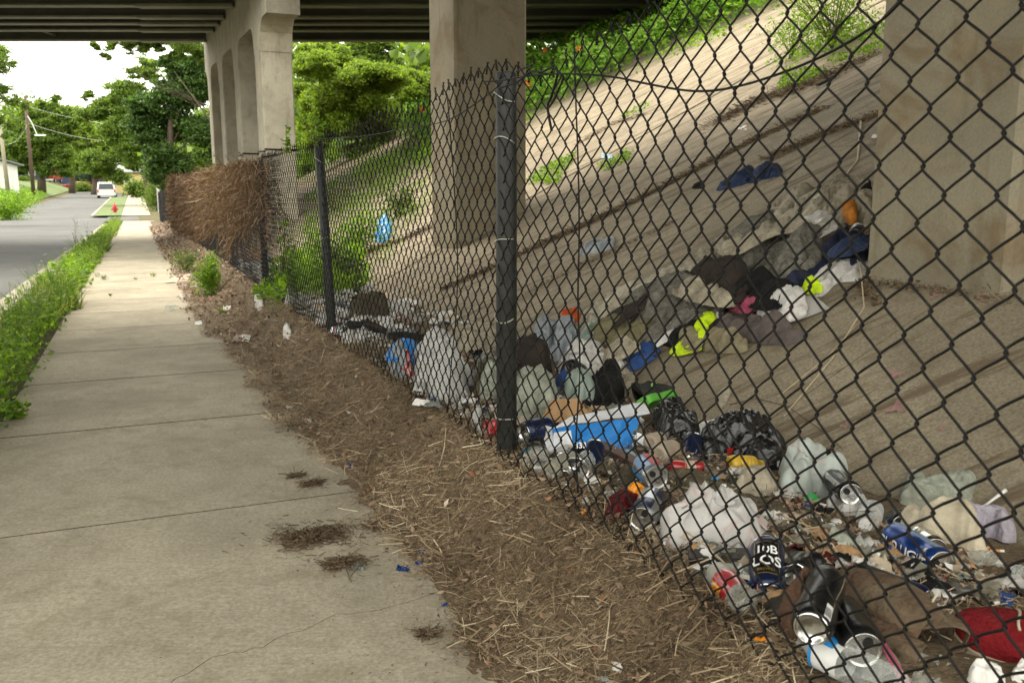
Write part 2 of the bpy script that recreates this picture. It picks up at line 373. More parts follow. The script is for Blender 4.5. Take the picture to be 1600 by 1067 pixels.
# sidewalk slabs
walk = empty('sidewalk', W(0, 0, 0)); walk['kind'] = 'structure'
joints = [-1.6, .75, 3.29, 4.75, 6.08, 7.3, 8.56, 9.8, 11.0] + [11.0 + 1.24*k for k in range(1, 34)]
crack = [(-.72, 1.62), (-.55, 1.70), (-.42, 1.86), (-.31, 1.90), (-.2, 2.02), (-.05, 2.05), (.1, 2.17), (.22, 2.18), (.4, 2.28), (.55, 2.27), (.82, 2.33)]
def jag(pts, k=5, a=.014):
    r = random.Random(3); out = []
    for p, q in zip(pts[:-1], pts[1:]):
        for j in range(k):
            t = j/k; out.append((p[0]+(q[0]-p[0])*t, p[1]+(q[1]-p[1])*t + (r.uniform(-a, a) if j or out else 0)))
    return out + [pts[-1]]
crack = jag(crack)
def slab_mesh(poly, tilt, gap=.005):
    """poly in (n, s) counter-clockwise; top with a small rounded arris and sides"""
    c = [sum(p[0] for p in poly)/len(poly), sum(p[1] for p in poly)/len(poly)]
    def ins(d):
        out = []
        k = len(poly)
        for i in range(k):
            a, b, e = Vector(poly[i-1]), Vector(poly[i]), Vector(poly[(i+1) % k])
            d1 = (b-a).normalized(); d2 = (e-b).normalized(); n1 = Vector((-d1.y, d1.x)); n2 = Vector((-d2.y, d2.x)); nm = (n1+n2)
            nm = nm/max(.4, nm.length_squared)*2; out.append(b + nm*d)
        return out
    V = []; F = []; k = len(poly)
    for d, z in ((gap, -.14), (gap, -.003), (gap+(.003 if gap > 0 else .0022), 0)):
        for q in ins(d): V.append(W(q.x, q.y, z + float(g_s(q.y)) + tilt*(q.y-c[1])))
    for r in range(2): F += [(r*k+i, r*k+(i+1) % k, (r+1)*k+(i+1) % k, (r+1)*k+i) for i in range(k)]
    F.append(tuple(2*k+i for i in range(k)))
    return V, F
def slab(poly, tilt=0, gap=.0035, parent=walk, m='sidewalk', name='slab'):
    V, F = slab_mesh(poly, tilt, gap); mb = MB(); mb.add(V, F[:-1], 1); mb.add(V, F[-1:], 0); return mb.build(name, [M[m], M['joint']], parent)
for a, b in zip(joints[:-1], joints[1:]):
    if abs(a-.75) < .01:
        slab([(-.72, a), (.82, a)] + crack[::-1], 0, -.0012); slab(crack + [(.82, b), (-.72, b)], 0, -.0012)
        continue
    slab([(-.72, a), (.82, a), (.82, b), (-.72, b)], random.uniform(-.0005, .0005))
far_walk = empty('far_sidewalk', W(0, 60, 0)); far_walk['kind'] = 'structure'
k0 = 60.2
while k0 < 118:
    mb = MB(); V = [W(a, b, float(g_s(b))+.04) for a, b in ((-.9, k0), (.75, k0), (.75, k0+2.9), (-.9, k0+2.9))]
    V += [v - Vector((0, 0, .15)) for v in V]
    mb.add(V, [(0, 1, 2, 3), (4, 7, 6, 5), (0, 4, 5, 1), (1, 5, 6, 2), (2, 6, 7, 3), (3, 7, 4, 0)]); mb.build('slab', M['gutter'], far_walk); k0 += 2.93
grid_sheet('verge_lawn', np.array([-2.45, -1.7, -.92]), np.arange(60.5, 119, 6.), lambda N, S: g_s(S)+.03, M['lawn'])
grid_sheet('far_kerb', np.array([-2.62, -2.47]), np.arange(60.5, 119, 6.), lambda N, S: g_s(S)+.05, M['gutter'])
grid_sheet('left_bank', np.array([-40, -20, -12, -9.3, -8.85]), np.arange(40, 160, 6.), lambda N, S: groundz(N, S)+.03, M['lawn'])

grid_sheet('joint_filler', np.array([-.70, 0, .80]), np.arange(-1.6, 53, 1.24), lambda N, S: g_s(S)-.0045, M['joint'])
# earth verge with real relief between sidewalk and paving
def zverge(N, S):
    p = np.stack([N*9, S*9, N*0], -1)
    r = .5*fbm(p*.35, 5) * .07 + .5*fbm(p*1.3, 9)*.035 + fbm(p*4.2, 3)*.008
    edge = np.clip((N-.72)/.25, 0, 1)
    tb = 2.02 + .16*fbm(np.stack([N*1.5, S*1.5, N*0], -1), 77, 3) + .1*np.sin(S*1.3)
    z = groundz(np.maximum(N, .715), S) + r*(.35+.65*edge) + .006
    return np.where(N < .56, g_s(S) - .03, z - np.clip((.76-N)*.12, 0, .05)*0 - np.where(N < .78, (.78-N)*.10, 0)) - np.where(N > tb, (N-tb)*.35, 0)
grid_sheet('dirt_verge', np.linspace(.5, 2.45, 116), np.concatenate([np.arange(-.6, 6, .018), np.arange(6, 14, .05), np.arange(14, 50, .4)]), zverge, M['dirt'])

# slope paving: strips running up the slope, joints filled with dirt
slope = empty('slope_paving', W(2.2, 0, .17)); slope['kind'] = 'structure'
SL0, SL1 = 1.92, 11.9
s = -2.6; strips = []
while s < 27: 
    wd = random.choice([1.15, 1.3, 1.45, 1.25]); strips.append((s, min(s+wd, 27.3))); s += wd
for (a, b) in strips:
    g = random.uniform(.010, .02); dz = random.uniform(-.004, .004); tl = random.uniform(-.003, .003)
    cuts = [SL0 + random.uniform(-.03, .03)] + sorted(random.uniform(SL0+2, SL1-1) for _ in range(2)) + [SL1]
    for c0, c1 in zip(cuts[:-1], cuts[1:]):
        nx, ny = 16, 6
        N_, S_ = np.meshgrid(np.linspace(c0+.004, c1-.004, nx), np.linspace(a+g/2, b-g/2, ny))
        Z_ = .17 + (N_-2.2)*.5 + g_s(S_) + dz + tl*(S_-a) + .012*fbm(np.stack([N_*1.1, S_*1.1, S_*0], -1), 4)
        V = np.concatenate([nsW(N_, S_), Z_[..., None]], -1).reshape(-1, 3); i = (np.arange(ny-1)[:, None]*nx + np.arange(nx-1)[None]).ravel()
        F = np.stack([i, i+1, i+nx+1, i+nx], -1)
        rim = list(range(nx)) + [r*nx+nx-1 for r in range(1, ny)] + [(ny-1)*nx+q for q in range(nx-2, -1, -1)] + [r*nx for r in range(ny-2, 0, -1)]
        kk = len(rim); bI = len(V); low = V[rim] - np.array([0, 0, .12]); V = np.concatenate([V, low, V[rim]])
        F = np.concatenate([F, np.array([[bI+kk+q, bI+q, bI+(q+1) % kk, bI+kk+(q+1) % kk] for q in range(kk)])])
        V = V - np.array(slope.location)
        me = mesh_np('slab', V, F, smooth=False); me.materials.append(M['slope']); me.polygons.foreach_set('use_smooth', [True]*((nx-1)*(ny-1)) + [False]*kk)
        o = bpy.data.objects.new('slab', me); COL.objects.link(o); o.parent = slope
        dz += random.uniform(-.002, .002)
# dirt bed under the joints
grid_sheet('joint_soil', np.linspace(2.1, 12, 60), np.arange(-3, 30, .25), lambda N, S: .17+(N-2.2)*.5 + g_s(S) - .035 + .008*fbm(np.stack([N*4, S*9, S*0], -1), 8), M['dirt'])

# ------------------------------------------------------------------ the two bridges
HG = CAMZ + 4.15
BS = .46; BD = Vector((-BS, 1, 0)).normalized(); BN = Vector((BD.y, -BD.x, 0))
def bentp(Y, off=0, along=0): return Vector((3.72 - BS*Y, Y, 0)) + BN*off + BD*along
def column(mb, Y, w_, t_, ztop, zbot=None):
    """Y = depth of the near-left corner; chamfered rectangular shaft"""
    c = bentp(Y); ch = .025
    pts = [(ch, 0), (w_-ch, 0), (w_, ch), (w_, t_-ch), (w_-ch, t_), (ch, t_), (0, t_-ch), (0, ch)]
    z0 = min(ZG((c+BN*a+BD*b).x, (c+BN*a+BD*b).y) for a, b in pts) - .25
    zs = [z0] + [z0 + (ztop-z0)*k/6 for k in range(1, 7)]
    V = [c + BN*a + BD*b + Vector((0, 0, z)) for z in zs for a, b in pts]
    F = [(i*8+j, i*8+(j+1) % 8, (i+1)*8+(j+1) % 8, (i+1)*8+j) for i in range(6) for j in range(8)] + [tuple(48+j for j in range(8))]
    return mb.add(V, F)
near = empty('near_bridge', bentp(3, 0) + Vector((0, 0, .5)), 'near highway bridge carried on two square concrete columns in the dirty slope', 'bridge')
for Y in (3.67, 9.33):
    mb = MB(); column(mb, Y, .80, .76, HG-.75); mb.build('column', M['column'], near)
def capbeam(parent, Y0, Y1, cols, zc, zt_, w_=.64):
    L = (Y1-Y0)/BD.y; mb = MB()
    # side outline with haunches round each column, swept across the width
    hz = .62; prof = [(0, zt_), (0, zc)]
    for (c, t_) in cols:
        a = (c-Y0)/BD.y
        for q in range(6):
            u = q/5; prof.append((a-.42*(1-u)**1.0 if q < 5 else a-.02, zc - hz*(1-math.sqrt(max(0, 1-u*u)))))
        prof.append((a-.02, zc-hz)); prof.append((a+t_+.02, zc-hz))
        for q in range(6):
            u = 1-q/5; prof.append((a+t_+.42*(1-u) if q else a+t_+.02, zc - hz*(1-math.sqrt(max(0, 1-u*u)))))
    prof += [(L, zc), (L, zt_)]
    c0 = bentp(Y0)
    # as strips down from the top so faces stay convex
    V = []; F = []
    for (a, z) in prof:
        for off in (-.004, w_+.004):
            V.append(c0 + BD*a + BN*off + Vector((0, 0, z)))
            V.append(c0 + BD*a + BN*off + Vector((0, 0, zt_)))
    for i in range(len(prof)-1):
        a, b = i*4, (i+1)*4
        if prof[i][0] != prof[i+1][0]: F += [(a, b, b+1, a+1), (a+3, b+3, b+2, a+2)]
        F.append((a+2, b+2, b, a))
    k = len(prof)-1; F += [(0, 1, 3, 2) if False else (2, 0, 4, 6), (k*4-4, k*4-2, k*4+2, k*4)]
    F.append((1, k*4+1, k*4+3, 3))
    mb.add(V, F); return mb.build('cap_beam', M['capc'], parent)
capbeam(near, -1.0, 10.9, [(3.67, .76), (9.33, .76)], HG-.75, HG-.02, .8)
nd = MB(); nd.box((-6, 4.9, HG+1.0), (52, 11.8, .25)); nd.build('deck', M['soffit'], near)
for Y in np.arange(-.8, 10.9, 1.85):
    g_ = MB(); g_.box((-6, Y, HG+.45), (52, .03, .82)); g_.box((-6, Y, HG+.02), (52, .32, .035)); g_.build('girder', M['steel'], near)

far = empty('far_bridge', bentp(18.7), 'far highway bridge of dark steel girders on a row of haunched concrete columns', 'bridge')
capbeam(far, 18.7, 28.6, [(19.55, .78), (22.45, .78), (25.1, .78), (27.5, .72)], CAMZ+3.33, HG+.85, .66)
for Y in (19.55, 22.45, 25.1, 27.5):
    mb = MB(); column(mb, Y, .66, .78, CAMZ+2.75); co = mb.build('column', M['capc'], far)
GY = [18.6, 20.4, 22.5, 24.0, 24.95, 26.0, 27.8]
for Y in GY:
    xb = 3.72 - BS*Y; mb = MB()
    xs = -(580/1460)*Y        # flange thickness changes at a splice
    fz = Y == GY[-1]
    mb.box(((-34+xs)/2, Y, HG+.43), (xs+34, .03, .80), mi=0); mb.box(((xs+xb-.02)/2, Y, HG+.43), (xb-.02-xs, .034, .80), mi=0)
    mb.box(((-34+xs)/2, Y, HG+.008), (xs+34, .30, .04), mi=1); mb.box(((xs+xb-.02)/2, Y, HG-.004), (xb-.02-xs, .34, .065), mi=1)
    # span beyond the cap
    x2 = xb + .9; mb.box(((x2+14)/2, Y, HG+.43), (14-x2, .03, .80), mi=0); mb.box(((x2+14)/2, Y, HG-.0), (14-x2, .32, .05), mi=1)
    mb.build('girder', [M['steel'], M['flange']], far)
for x in (-22.0, -13.5, -6.9, 2.6):
    mb = MB()
    for ya, yb in zip(GY[:-1], GY[1:]):
        if x + .46*ya < 3.5 or x > 0: mb.tube([(x, ya+.03, HG+.7), (x+.0, yb-.03, HG+.14)], .04, 4); mb.tube([(x, ya+.03, HG+.14), (x, yb-.03, HG+.14)], .04, 4)
    mb.build('cross_brace', M['steel'], far)
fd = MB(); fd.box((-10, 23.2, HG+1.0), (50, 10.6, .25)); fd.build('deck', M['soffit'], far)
fp = MB(); fp.box((-10, 28.42, HG+1.35), (50, .2, .9)); fp.build('parapet', M['capc'], far)
for Y, lab in ((19.55, 'thin black cable looped round the nearest column of the far bridge'), (22.45, 'thin black cable looped round the second column of the far bridge')):
    cb = MB()
    c = bentp(Y); e = .012; q = [c-BN*e-BD*e, c+BN*(.66+e)-BD*e, c+BN*(.66+e)+BD*(.78+e), c-BN*e+BD*(.78+e)]
    cb.tube([p + Vector((0, 0, CAMZ+.70-.01*i)) for i, p in enumerate(q+[q[0]])], .018, 5)
    tag(cb.build('cable', M['wire'], origin=bentp(Y)), lab, 'cable')

# ------------------------------------------------------------------ chain-link fence
FN = 1.015
fence = empty('chain_link_fence', W(FN, 2.5, .27), 'black chain-link fence with a torn wavy top beside the sidewalk', 'fence')
PS = [-.55, 2.58, 5.56, 8.45, 11.4, 14.4, 17.5, 20.5, 23.6, 26.6, 29.7, 32.7, 35.8, 38.8, 41.9, 45, 48]
def ftop(s): return float(CAMZ + .325 - .017*(s-2.5)) if s < 9 else float(CAMZ+.325-.017*(s-2.5))
LEAN = {1: (0, -.012), 2: (-.005, -.16), 3: (0, -.07)}
for i, s in enumerate(PS):
    r = .0325 if i == 1 else .029
    zb = float(groundz(FN, s)); zt_ = ftop(s) + (.0 if i != 1 else .0); ln = LEAN.get(i, (0, 0)); off = .035
    p0 = W(FN+off, s + (-ln[1] if i == 2 else 0)*0, zb-.2); p1 = W(FN+off+ln[0], s - ln[1]*0, zt_)
    if i == 2: p0 = W(FN+off-.0, s-.20, zb-.2); p1 = W(FN+off, s+.06, zt_-.02)
    if i == 3: p0 = W(FN+off, s-.05, zb-.2); p1 = W(FN+off, s+.12, zt_-.05)
    mb = MB(); mb.tube([p0, p0.lerp(p1, .5), p1], r, 16)
    po = mb.build('post', M['post'], fence, smooth=True); bevel(po, .003)
    if i in (1, 2, 3):
        hs = [.06, .17, .42, .62, .9] if i == 1 else [.1, .5]
        for hfrac in hs:
            c = p1.lerp(p0, hfrac*.85); tb = MB(); rr = r+.004
            pts = [c + W(-math.cos(a)*rr, math.sin(a)*rr*1.1, .006*math.sin(a*2+hfrac*20) + .012*math.sin(a+hfrac*9)) for a in np.linspace(-1.9, 1.9, 12)]
            tb.tube(pts, .0019, 5); tb.build('tie_wire', M['tie'], fence, smooth=True)
Wd = .078
def fdef(s, t, top, bot):
    """fence sheet position at s along, t in 0..1 up; returns n, s, z with bulges"""
    s = np.asarray(s, float); t = np.asarray(t, float)
    q = np.stack([s*.55, t*1.3, s*0+3], -1)
    b = .055*fbm(q, 21, 2)*np.minimum(1, 1.6*np.minimum(t+.25, 1.2)) + .012*fbm(q*4, 31, 2)
    b = b - .05*np.exp(-((s-1.1)/.9)**2)*np.sin(np.clip(t, 0, 1)*np.pi)
    sx = .014*fbm(np.stack([s*1.2, t*2.1, s*0+8], -1), 41, 2)
    return FN + b, s + sx
def topz(s):
    base = np.interp(s, [-2, 60], [ftop(-2), ftop(60)])
    u = np.stack([np.asarray(s)*2.3, np.asarray(s)*0, np.asarray(s)*0+5], -1)
    d = .018*vnoise(u, 71)
    d = d + np.interp(s, [-.6, .9, 1.5, 1.9, 2.25, 2.5, 3.0, 3.4, 3.9, 4.6, 5.5, 7], [.0, .05, .06, .02, -.05, .02, .015, -.02, .0, -.01, -.02, -.03])
    return base + d
def panel(s0, s1, K, sides, rad, name='chain_link_panel'):
    n = int(round((s1-s0)/(Wd/2))); idx = np.arange(n)
    sc = s0 + (idx+.5)*(Wd/2); tz = topz(sc); bz = groundz(np.full(n, FN), sc) - .03
    rows = 16.4; T = np.arange(0, int(rows*K)+1)/K            # vertical param in periods, from the top
    T = T[None].repeat(n, 0); ph = (idx % 2)[:, None]*.5
    u = (T + ph + .25) % 1.0
    tri = np.where(u < .5, u*4-1, 3-u*4)                       # -1..1
    sm = np.sin(tri*np.pi/2)*.42 + tri*.58
    A = Wd/4 + .0030
    right = np.where(u < .5, 1., -1.); sd_ = np.sin(2*np.pi*u) * 1.0
    sx = sc[:, None] + A*sm
    nz = .0036*np.clip(sd_*2.2, -1, 1)
    z = tz[:, None] - T*Wd*np.clip((tz-bz)[:, None]/(rows*Wd), .93, 1.06)
    tt = (z-bz[:, None])/(tz-bz)[:, None]
    nn_, ss_ = fdef(sx, tt, 0, 0)
    # vertical wander so rows are not ruler straight
    z = z + .010*fbm(np.stack([ss_*1.7, tt*2, ss_*0+1], -1), 51, 2)
    C = np.concatenate([nsW(nn_ + nz, ss_), z[..., None]], -1)
    V, F, _ = tubes(C, rad, sides)
    V = V - np.array(fence.location)
    me = mesh_np(name, V, F, smooth=True); me.materials.append(M['wire']); o = bpy.data.objects.new(name, me); COL.objects.link(o); o.parent = fence
    return sc, tz
for i, (a, b) in enumerate(zip(PS[:-1], PS[1:])):
    if i < 2: K, sd_, rad = 14, 6, .00205
    elif i < 4: K, sd_, rad = 8, 4, .0021
    elif i < 8: K, sd_, rad = 4, 3, .0023
    else: K, sd_, rad = 2, 3, .0030
    sc, tz = panel(a, b, K, sd_, rad)
    if i < 4:      # twisted wire ends standing above the top row
        mb = MB()
        for k in range(1 if True else 0, len(sc), 2):
            s_ = sc[k]+Wd/4; z_ = tz[k]; nn_, s2 = fdef(np.array([s_]), np.array([1.0]), 0, 0)
            h = .030*random.uniform(.6, 1.15); lean = random.uniform(-.012, .012)
            for ph in (0, math.pi):
                pts = [W(float(nn_[0]) + .0028*math.cos(ph+q*1.5), float(s2[0]) + .0028*math.sin(ph+q*1.5) + lean*q/6, z_ - .02 + h*q/4) for q in range(7)]
                mb.tube(pts, .0019, 5)
        mb.build('twisted_wire_ends', M['wire'], fence, smooth=True)['kind'] = 'stuff'
# sagging tension wire, loose vertical wires, torn tangle by the post
def wire(pts, rad=.0022, name='loose_wire', m='wire', parent=fence, n=24, sides=5):
    """smooth curve through pts"""
    pts = [Vector(p) for p in pts]; q = []
    ext = [pts[0]*2-pts[1]] + pts + [pts[-1]*2-pts[-2]]
    for i in range(1, len(ext)-2):
        p0, p1, p2, p3 = ext[i-1:i+3]
        for k in range(6):
            t = k/6; q.append(.5*((2*p1) + (p2-p0)*t + (2*p0-5*p1+4*p2-p3)*t*t + (3*p1-p0-3*p2+p3)*t**3))
    q.append(pts[-1]); mb = MB(); mb.tube(q, rad, sides); return mb.build(name, M[m], parent, smooth=True)
def onfence(px, py, off=-.02):
    """point of the fence plane seen at a photo pixel"""
    d = ray(px, py); nd_, _ = NS(d.x, d.y); t = (FN+off)/nd_; return Vector((0, 0, CAMZ)) + d*t
wire([onfence(*p) for p in [(758, 128), (790, 125), (835, 118), (900, 116), (960, 121), (1010, 131), (1075, 142), (1130, 140), (1200, 122), (1290, 86), (1370, 38), (1420, -10)]], .0024, 'tension_wire')
wire([onfence(*p) for p in [(897, 60), (899, 140), (903, 250), (905, 360), (903, 470), (906, 580), (900, 690), (903, 770)]], .0022, 'loose_wire')
wire([onfence(*p, .012) for p in [(699, 150), (706, 240), (712, 330), (715, 420), (712, 500), (706, 560), (700, 640)]], .0022, 'loose_wire')
wire([onfence(*p) for p in [(780, 138), (800, 132), (815, 124), (830, 112), (846, 113), (862, 106), (872, 112), (880, 122), (873, 140), (866, 156), (858, 168)]], .003, 'loose_wire')
wire([onfence(*p) for p in [(808, 112), (822, 106), (836, 99)]], .0024, 'loose_wire')
wire([onfence(*p) for p in [(872, 112), (868, 130), (862, 150), (856, 166), (858, 185), (862, 205)]], .0036, 'loose_wire')
wire([onfence(*p) for p in [(485, 218), (560, 214), (640, 200), (700, 188), (760, 150), (785, 128)]], .002, 'tension_wire')

# ------------------------------------------------------------------ VEGETATION
def scat(name, parts, m, origin, label, c, group=None, kind=None, smooth=False):
    V, F, r = cat(parts); o_ = Vector(origin); me = mesh_np(name, V - np.array(o_), F, r, smooth=smooth); me.materials.append(m)
    o = bpy.data.objects.new(name, me); COL.objects.link(o); o.location = o_; tag(o, label, c, group, kind); return o
def quads(v, f, r):     # triangles of leafs() as degenerate-free quads: pair the two halves
    return v, f, r
# weeds between kerb and sidewalk
def weed_strip():
    rg = np.random.default_rng(3); bl = []; lf = []
    n0 = 26000; u = rg.uniform(0, 1, n0); s = 3.6*(50/3.6)**u
    edge = -.76 + .10*vnoise(np.stack([s*1.3, s*0, s*0], -1), 4) + .10*vnoise(np.stack([s*5, s*0, s*0+4], -1), 6)
    n = edge - .02 - rg.uniform(0, 1, n0)**.9*(.36 + .09*rg.normal(size=n0)).clip(.1, .6)
    dens = fbm(np.stack([n*3, s*1.1, s*0], -1), 12, 3); keep = dens > -.08 + .10*np.sin(s*2.1)*(s > 5); n, s, dens = n[keep], s[keep], dens[keep]; N = len(n)
    z = groundz(n, s)
    P0 = np.concatenate([nsW(n, s), z[:, None]], -1)
    hh = (.03 + .15*rg.uniform(0, 1, N)**2.2)*(1+2.2*np.clip(dens, -.4, .6))*np.interp(s, [4, 7, 20, 50], [.75, 1.15, 1.4, 1.3])
    D = rg.normal(size=(N, 3))*[.45, .45, .1] + [0, 0, 1]; D /= np.linalg.norm(D, axis=1)[:, None]
    bl = ribbons(P0, D, hh, (.004+.0015*rg.uniform(0, 1, N))*np.interp(s, [4, 15, 50], [1, 2.0, 4.5]), .6, 4, rng=rg)
    o = scat('weeds', [bl], M['grass'], W(-.95, 6, 0), 'strip of weeds and long grass growing between kerb and sidewalk', 'weeds', kind='stuff')
    # broad leaves in clumps
    N2 = 1500; u = rg.uniform(0, 1, N2); s = 3.9*(46/3.9)**u; n = -.72 - .45*rg.uniform(0, 1, N2); z = groundz(n, s)
    C = []; S_ = []
    for a, b, c in zip(n, s, z):
        k = rg.integers(6, 16); h = rg.uniform(.06, .3)
        q = rg.normal(size=(k, 3))*[.05, .05, 0] + [0, 0, 0]; q[:, 2] = rg.uniform(.02, h, k)
        C.append(q + [*(a*CA-b*SA, a*SA+b*CA), c]); S_.append(rg.uniform(.02, .055, k)*(1 if b < 12 else 1.6))
    lf = leafs(np.concatenate(C), np.concatenate(S_), flat=.5, rng=rg)
    scat('broadleaf_weeds', [lf], M['lime'], W(-.95, 6, 0), 'bright broad-leaved weeds mixed in the grass beside the kerb', 'weeds', kind='stuff')
weed_strip()
def tall_weed(px, py, h, label, seed):
    rg = random.Random(seed); b = P(px, py); root = empty('tall_weed', b, label, 'plant', 'tall flowering weeds by the kerb')
    st = MB(); fl = MB()
    for k in range(rg.randint(2, 3)):
        lx, ly = rg.uniform(-.10, .10), rg.uniform(-.10, .10); hh = h*rg.uniform(.75, 1)
        pts = [b + Vector((lx*t*t*1.2, ly*t*t*1.2, hh*t)) for t in (0, .3, .6, .85, 1)]
        st.tube(pts, [.004, .0035, .003, .002, .0015], 4)
        for q in range(7):
            t = rg.uniform(.35, 1); c = b + Vector((lx*t*t*1.2, ly*t*t*1.2, hh*t)); a = rg.uniform(0, 6.3); L = rg.uniform(.06, .17)
            e = c + Vector((math.cos(a)*L*.6, math.sin(a)*L*.6, L)); st.tube([c, c.lerp(e, .5)+Vector((0, 0, -.01)), e], [.002, .0016, .0012], 3)
            for w_ in range(9):
                fl_c = e + Vector((rg.uniform(-.02, .02), rg.uniform(-.02, .02), rg.uniform(-.006, .008)))
                r = rg.uniform(.003, .0065); fl.add([fl_c+Vector((-r, 0, 0)), fl_c+Vector((0, -r, .002)), fl_c+Vector((r, 0, 0)), fl_c+Vector((0, r, .002))], [(0, 1, 2, 3)])
    so = st.build('stem', M['fol_light'] if 0 else mat('weed_stem_green', (.12, .17, .05), .8), root); fl.build('flower_heads', M['white_flower'], root)['kind'] = 'stuff'
tall_weed(120, 412, .95, 'tallest of the branching weeds, standing against the road', 1)
tall_weed(88, 470, .62, 'shorter flowering weed leaning over the gutter', 2)
tall_weed(140, 395, .55, 'small flowering weed near the far end of the grass strip', 3)
tall_weed(60, 520, .45, 'low flowering weed nearest the camera in the grass strip', 4)

# dry litter: straw and dead leaves over the earth verge
rg = np.random.default_rng(11)
def litter_field(N, smin, smax, nmin, nmax, p=1.0):
    s = smin*(smax/smin)**rg.uniform(0, 1, N); n = rg.uniform(nmin, nmax, N)
    edge = .74 - np.interp(s, [1.2, 2.2, 2.8, 3.6, 4.6, 6, 9, 12], [-.01, .0, .03, .03, .12, .16, .3, .3]) + .045*vnoise(np.stack([s*3.1, s*0, s*0], -1), 15) + .03*vnoise(np.stack([s*11, s*0, s*0], -1), 16)
    keep = n > edge - .08*rg.uniform(0, 1, len(n))**4
    return n[keep], s[keep]
def zlit(n, s): return np.where(n > .76, zverge(n, s), g_s(s) + .002)
n, s = litter_field(210000, 1.15, 12, .42, 1.7); N = len(n)
keep = (n < 1.12) | (rg.uniform(0, 1, N) < .28); n, s = n[keep], s[keep]; N = len(n)
P0 = np.concatenate([nsW(n, s), (zlit(n, s) + rg.uniform(0, 1, N)**2*.028)[:, None]], -1)
D = rg.normal(size=(N, 3))*[1, 1, .28]; D[:, 2] += .25*(n > .8)*(n < 1.1)*D[:, 0]; D /= np.linalg.norm(D, axis=1)[:, None]
big = rg.uniform(0, 1, N)**5
L = .008 + .026*rg.uniform(0, 1, N) + .07*big**3
rn = np.clip(rg.beta(2.0, 2.4, N)*.95 + .2*big - .04 + .55*fbm(np.stack([n*5, s*3.5, n*0], -1), 33, 3), 0, 1)
straw = ribbons(P0, D, L, .0008 + .0011*rg.uniform(0, 1, N) + .0018*big**3, .6, 4, taper=False, rs=rn, rng=rg)
scat('straw_litter', [straw], M['straw'], W(.9, 3, .2), 'matted dry straw covering the earth between sidewalk and fence', 'straw', kind='stuff')
n, s = litter_field(22000, 1.2, 40, .25, 1.8); N = len(n)
C = np.concatenate([nsW(n, s), (zlit(n, s) + rg.uniform(.003, .028, N))[:, None]], -1)
keep = (s > 4.2) | (rg.uniform(0, 1, N) < .95); C = C[keep]; s = s[keep]; N = len(C)
lv = leafs(C, np.interp(s, [1.5, 5, 10, 40], [.024, .030, .055, .12])*rg.uniform(.45, 1.3, N), flat=.62, asp=.5, rng=rg, rs=np.clip(rg.beta(2, 2, N) + np.interp(s, [3, 8], [0, .05]), 0, 1))
scat('dead_leaf_litter', [lv], M['deadleaf'], W(.9, 3, .2), 'brown dead leaves and bark scraps lying in the straw', 'leaves', kind='stuff')
# crumbs and grit strewn over the slabs
N = 1500; s = 1.5*(14/1.5)**rg.uniform(0, 1, N); n = .76 - rg.exponential(.16, N)-.0; k = n > -.68; n, s = n[k], s[k]
lv = leafs(np.concatenate([nsW(n, s), (g_s(s)+.002)[:, None]], -1), rg.uniform(.003, .010, len(n)), flat=.9, asp=.6, rng=rg, rs=rg.uniform(0, .6, len(n)))
scat('litter_crumbs', [lv], M['deadleaf'], W(.6, 3, 0), 'fine crumbs of leaf and dirt strewn over the slabs', 'debris', kind='stuff')
def twig_clump(px, py, rx, ry, N, label, seed):
    N = int(N*2.8); rx *= 1.3; ry *= 1.35
    r = np.random.default_rng(seed); c = P(px, py); q = r.normal(size=(N, 2))*np.where(r.uniform(0, 1, (N, 1)) < .15, 1.0, .42)
    q[:, 1] += .35*np.sin(q[:, 0]*3)
    pos = np.stack([c.x + q[:, 0]*rx, c.y + q[:, 1]*ry, np.full(N, c.z) + r.uniform(.001, .012, N)], -1)
    D = r.normal(size=(N, 3))*[1, .5, .12]; D /= np.linalg.norm(D, axis=1)[:, None]
    a = ribbons(pos, D, r.uniform(.006, .035, N), r.uniform(.0015, .0042, N), .7, 4, taper=False, rs=r.uniform(0, .3, N), rng=r)
    scat('plant_debris', [a], M['straw'], c, label, 'debris', kind=None)
twig_clump(492, 840, .085, .06, 620, 'dark clump of dried plant debris on the slab left of the crack end', 1)
twig_clump(470, 838, .04, .03, 160, 'loose end of dried debris at the left side of the dark clump', 7)
twig_clump(535, 882, .045, .03, 220, 'second small clump of dried debris just below the big one', 2)
twig_clump(600, 820, .05, .035, 260, 'small clump of debris at the edge of the straw by the slab joint', 3)
twig_clump(668, 992, .02, .015, 70, 'tiny tuft of debris near the crack in the slab', 4)
twig_clump(487, 757, .03, .03, 110, 'tuft of debris sitting on the slab joint', 5)
twig_clump(463, 745, .02, .015, 50, 'small tuft of debris just above the slab joint', 6)
def stick(pts, rad, label, m='paletwig', name='twig', c='twig', dz=.004):
    q = [P(x, y, dz+h) if len(p_) == 3 else P(x, y, dz) for p_ in pts for (x, y, h) in [(p_[0], p_[1], p_[2] if len(p_) == 3 else 0)]]
    mb = MB(); k = len(q); mb.tube(q, [rad*(1-.5*i/k) for i in range(k)], 6); o = mb.build(name, M[m], origin=q[0], smooth=True); tag(o, label, c); return o
stick([(835, 1062), (836, 1020), (834, 988)], .004, 'pale broken stem standing end-on at the bottom edge by the crack')
stick([(683, 742, .02), (694, 700, .09), (697, 668, .13)], .0022, 'thin pale stem sticking up out of the straw left of the near post')
stick([(545, 718), (560, 712), (572, 720)], .002, 'short pale twig at the upper litter edge')
stick([(520, 872), (540, 888), (549, 908)], .0028, 'curved dark twig beside the lower debris clump', 'twig')
stick([(505, 722), (535, 716), (562, 708)], .003, 'long pale twig lying across the litter edge')
stick([(745, 958), (790, 948), (823, 936)], .0025, 'pale straight twig pointing from the crack to the fence')
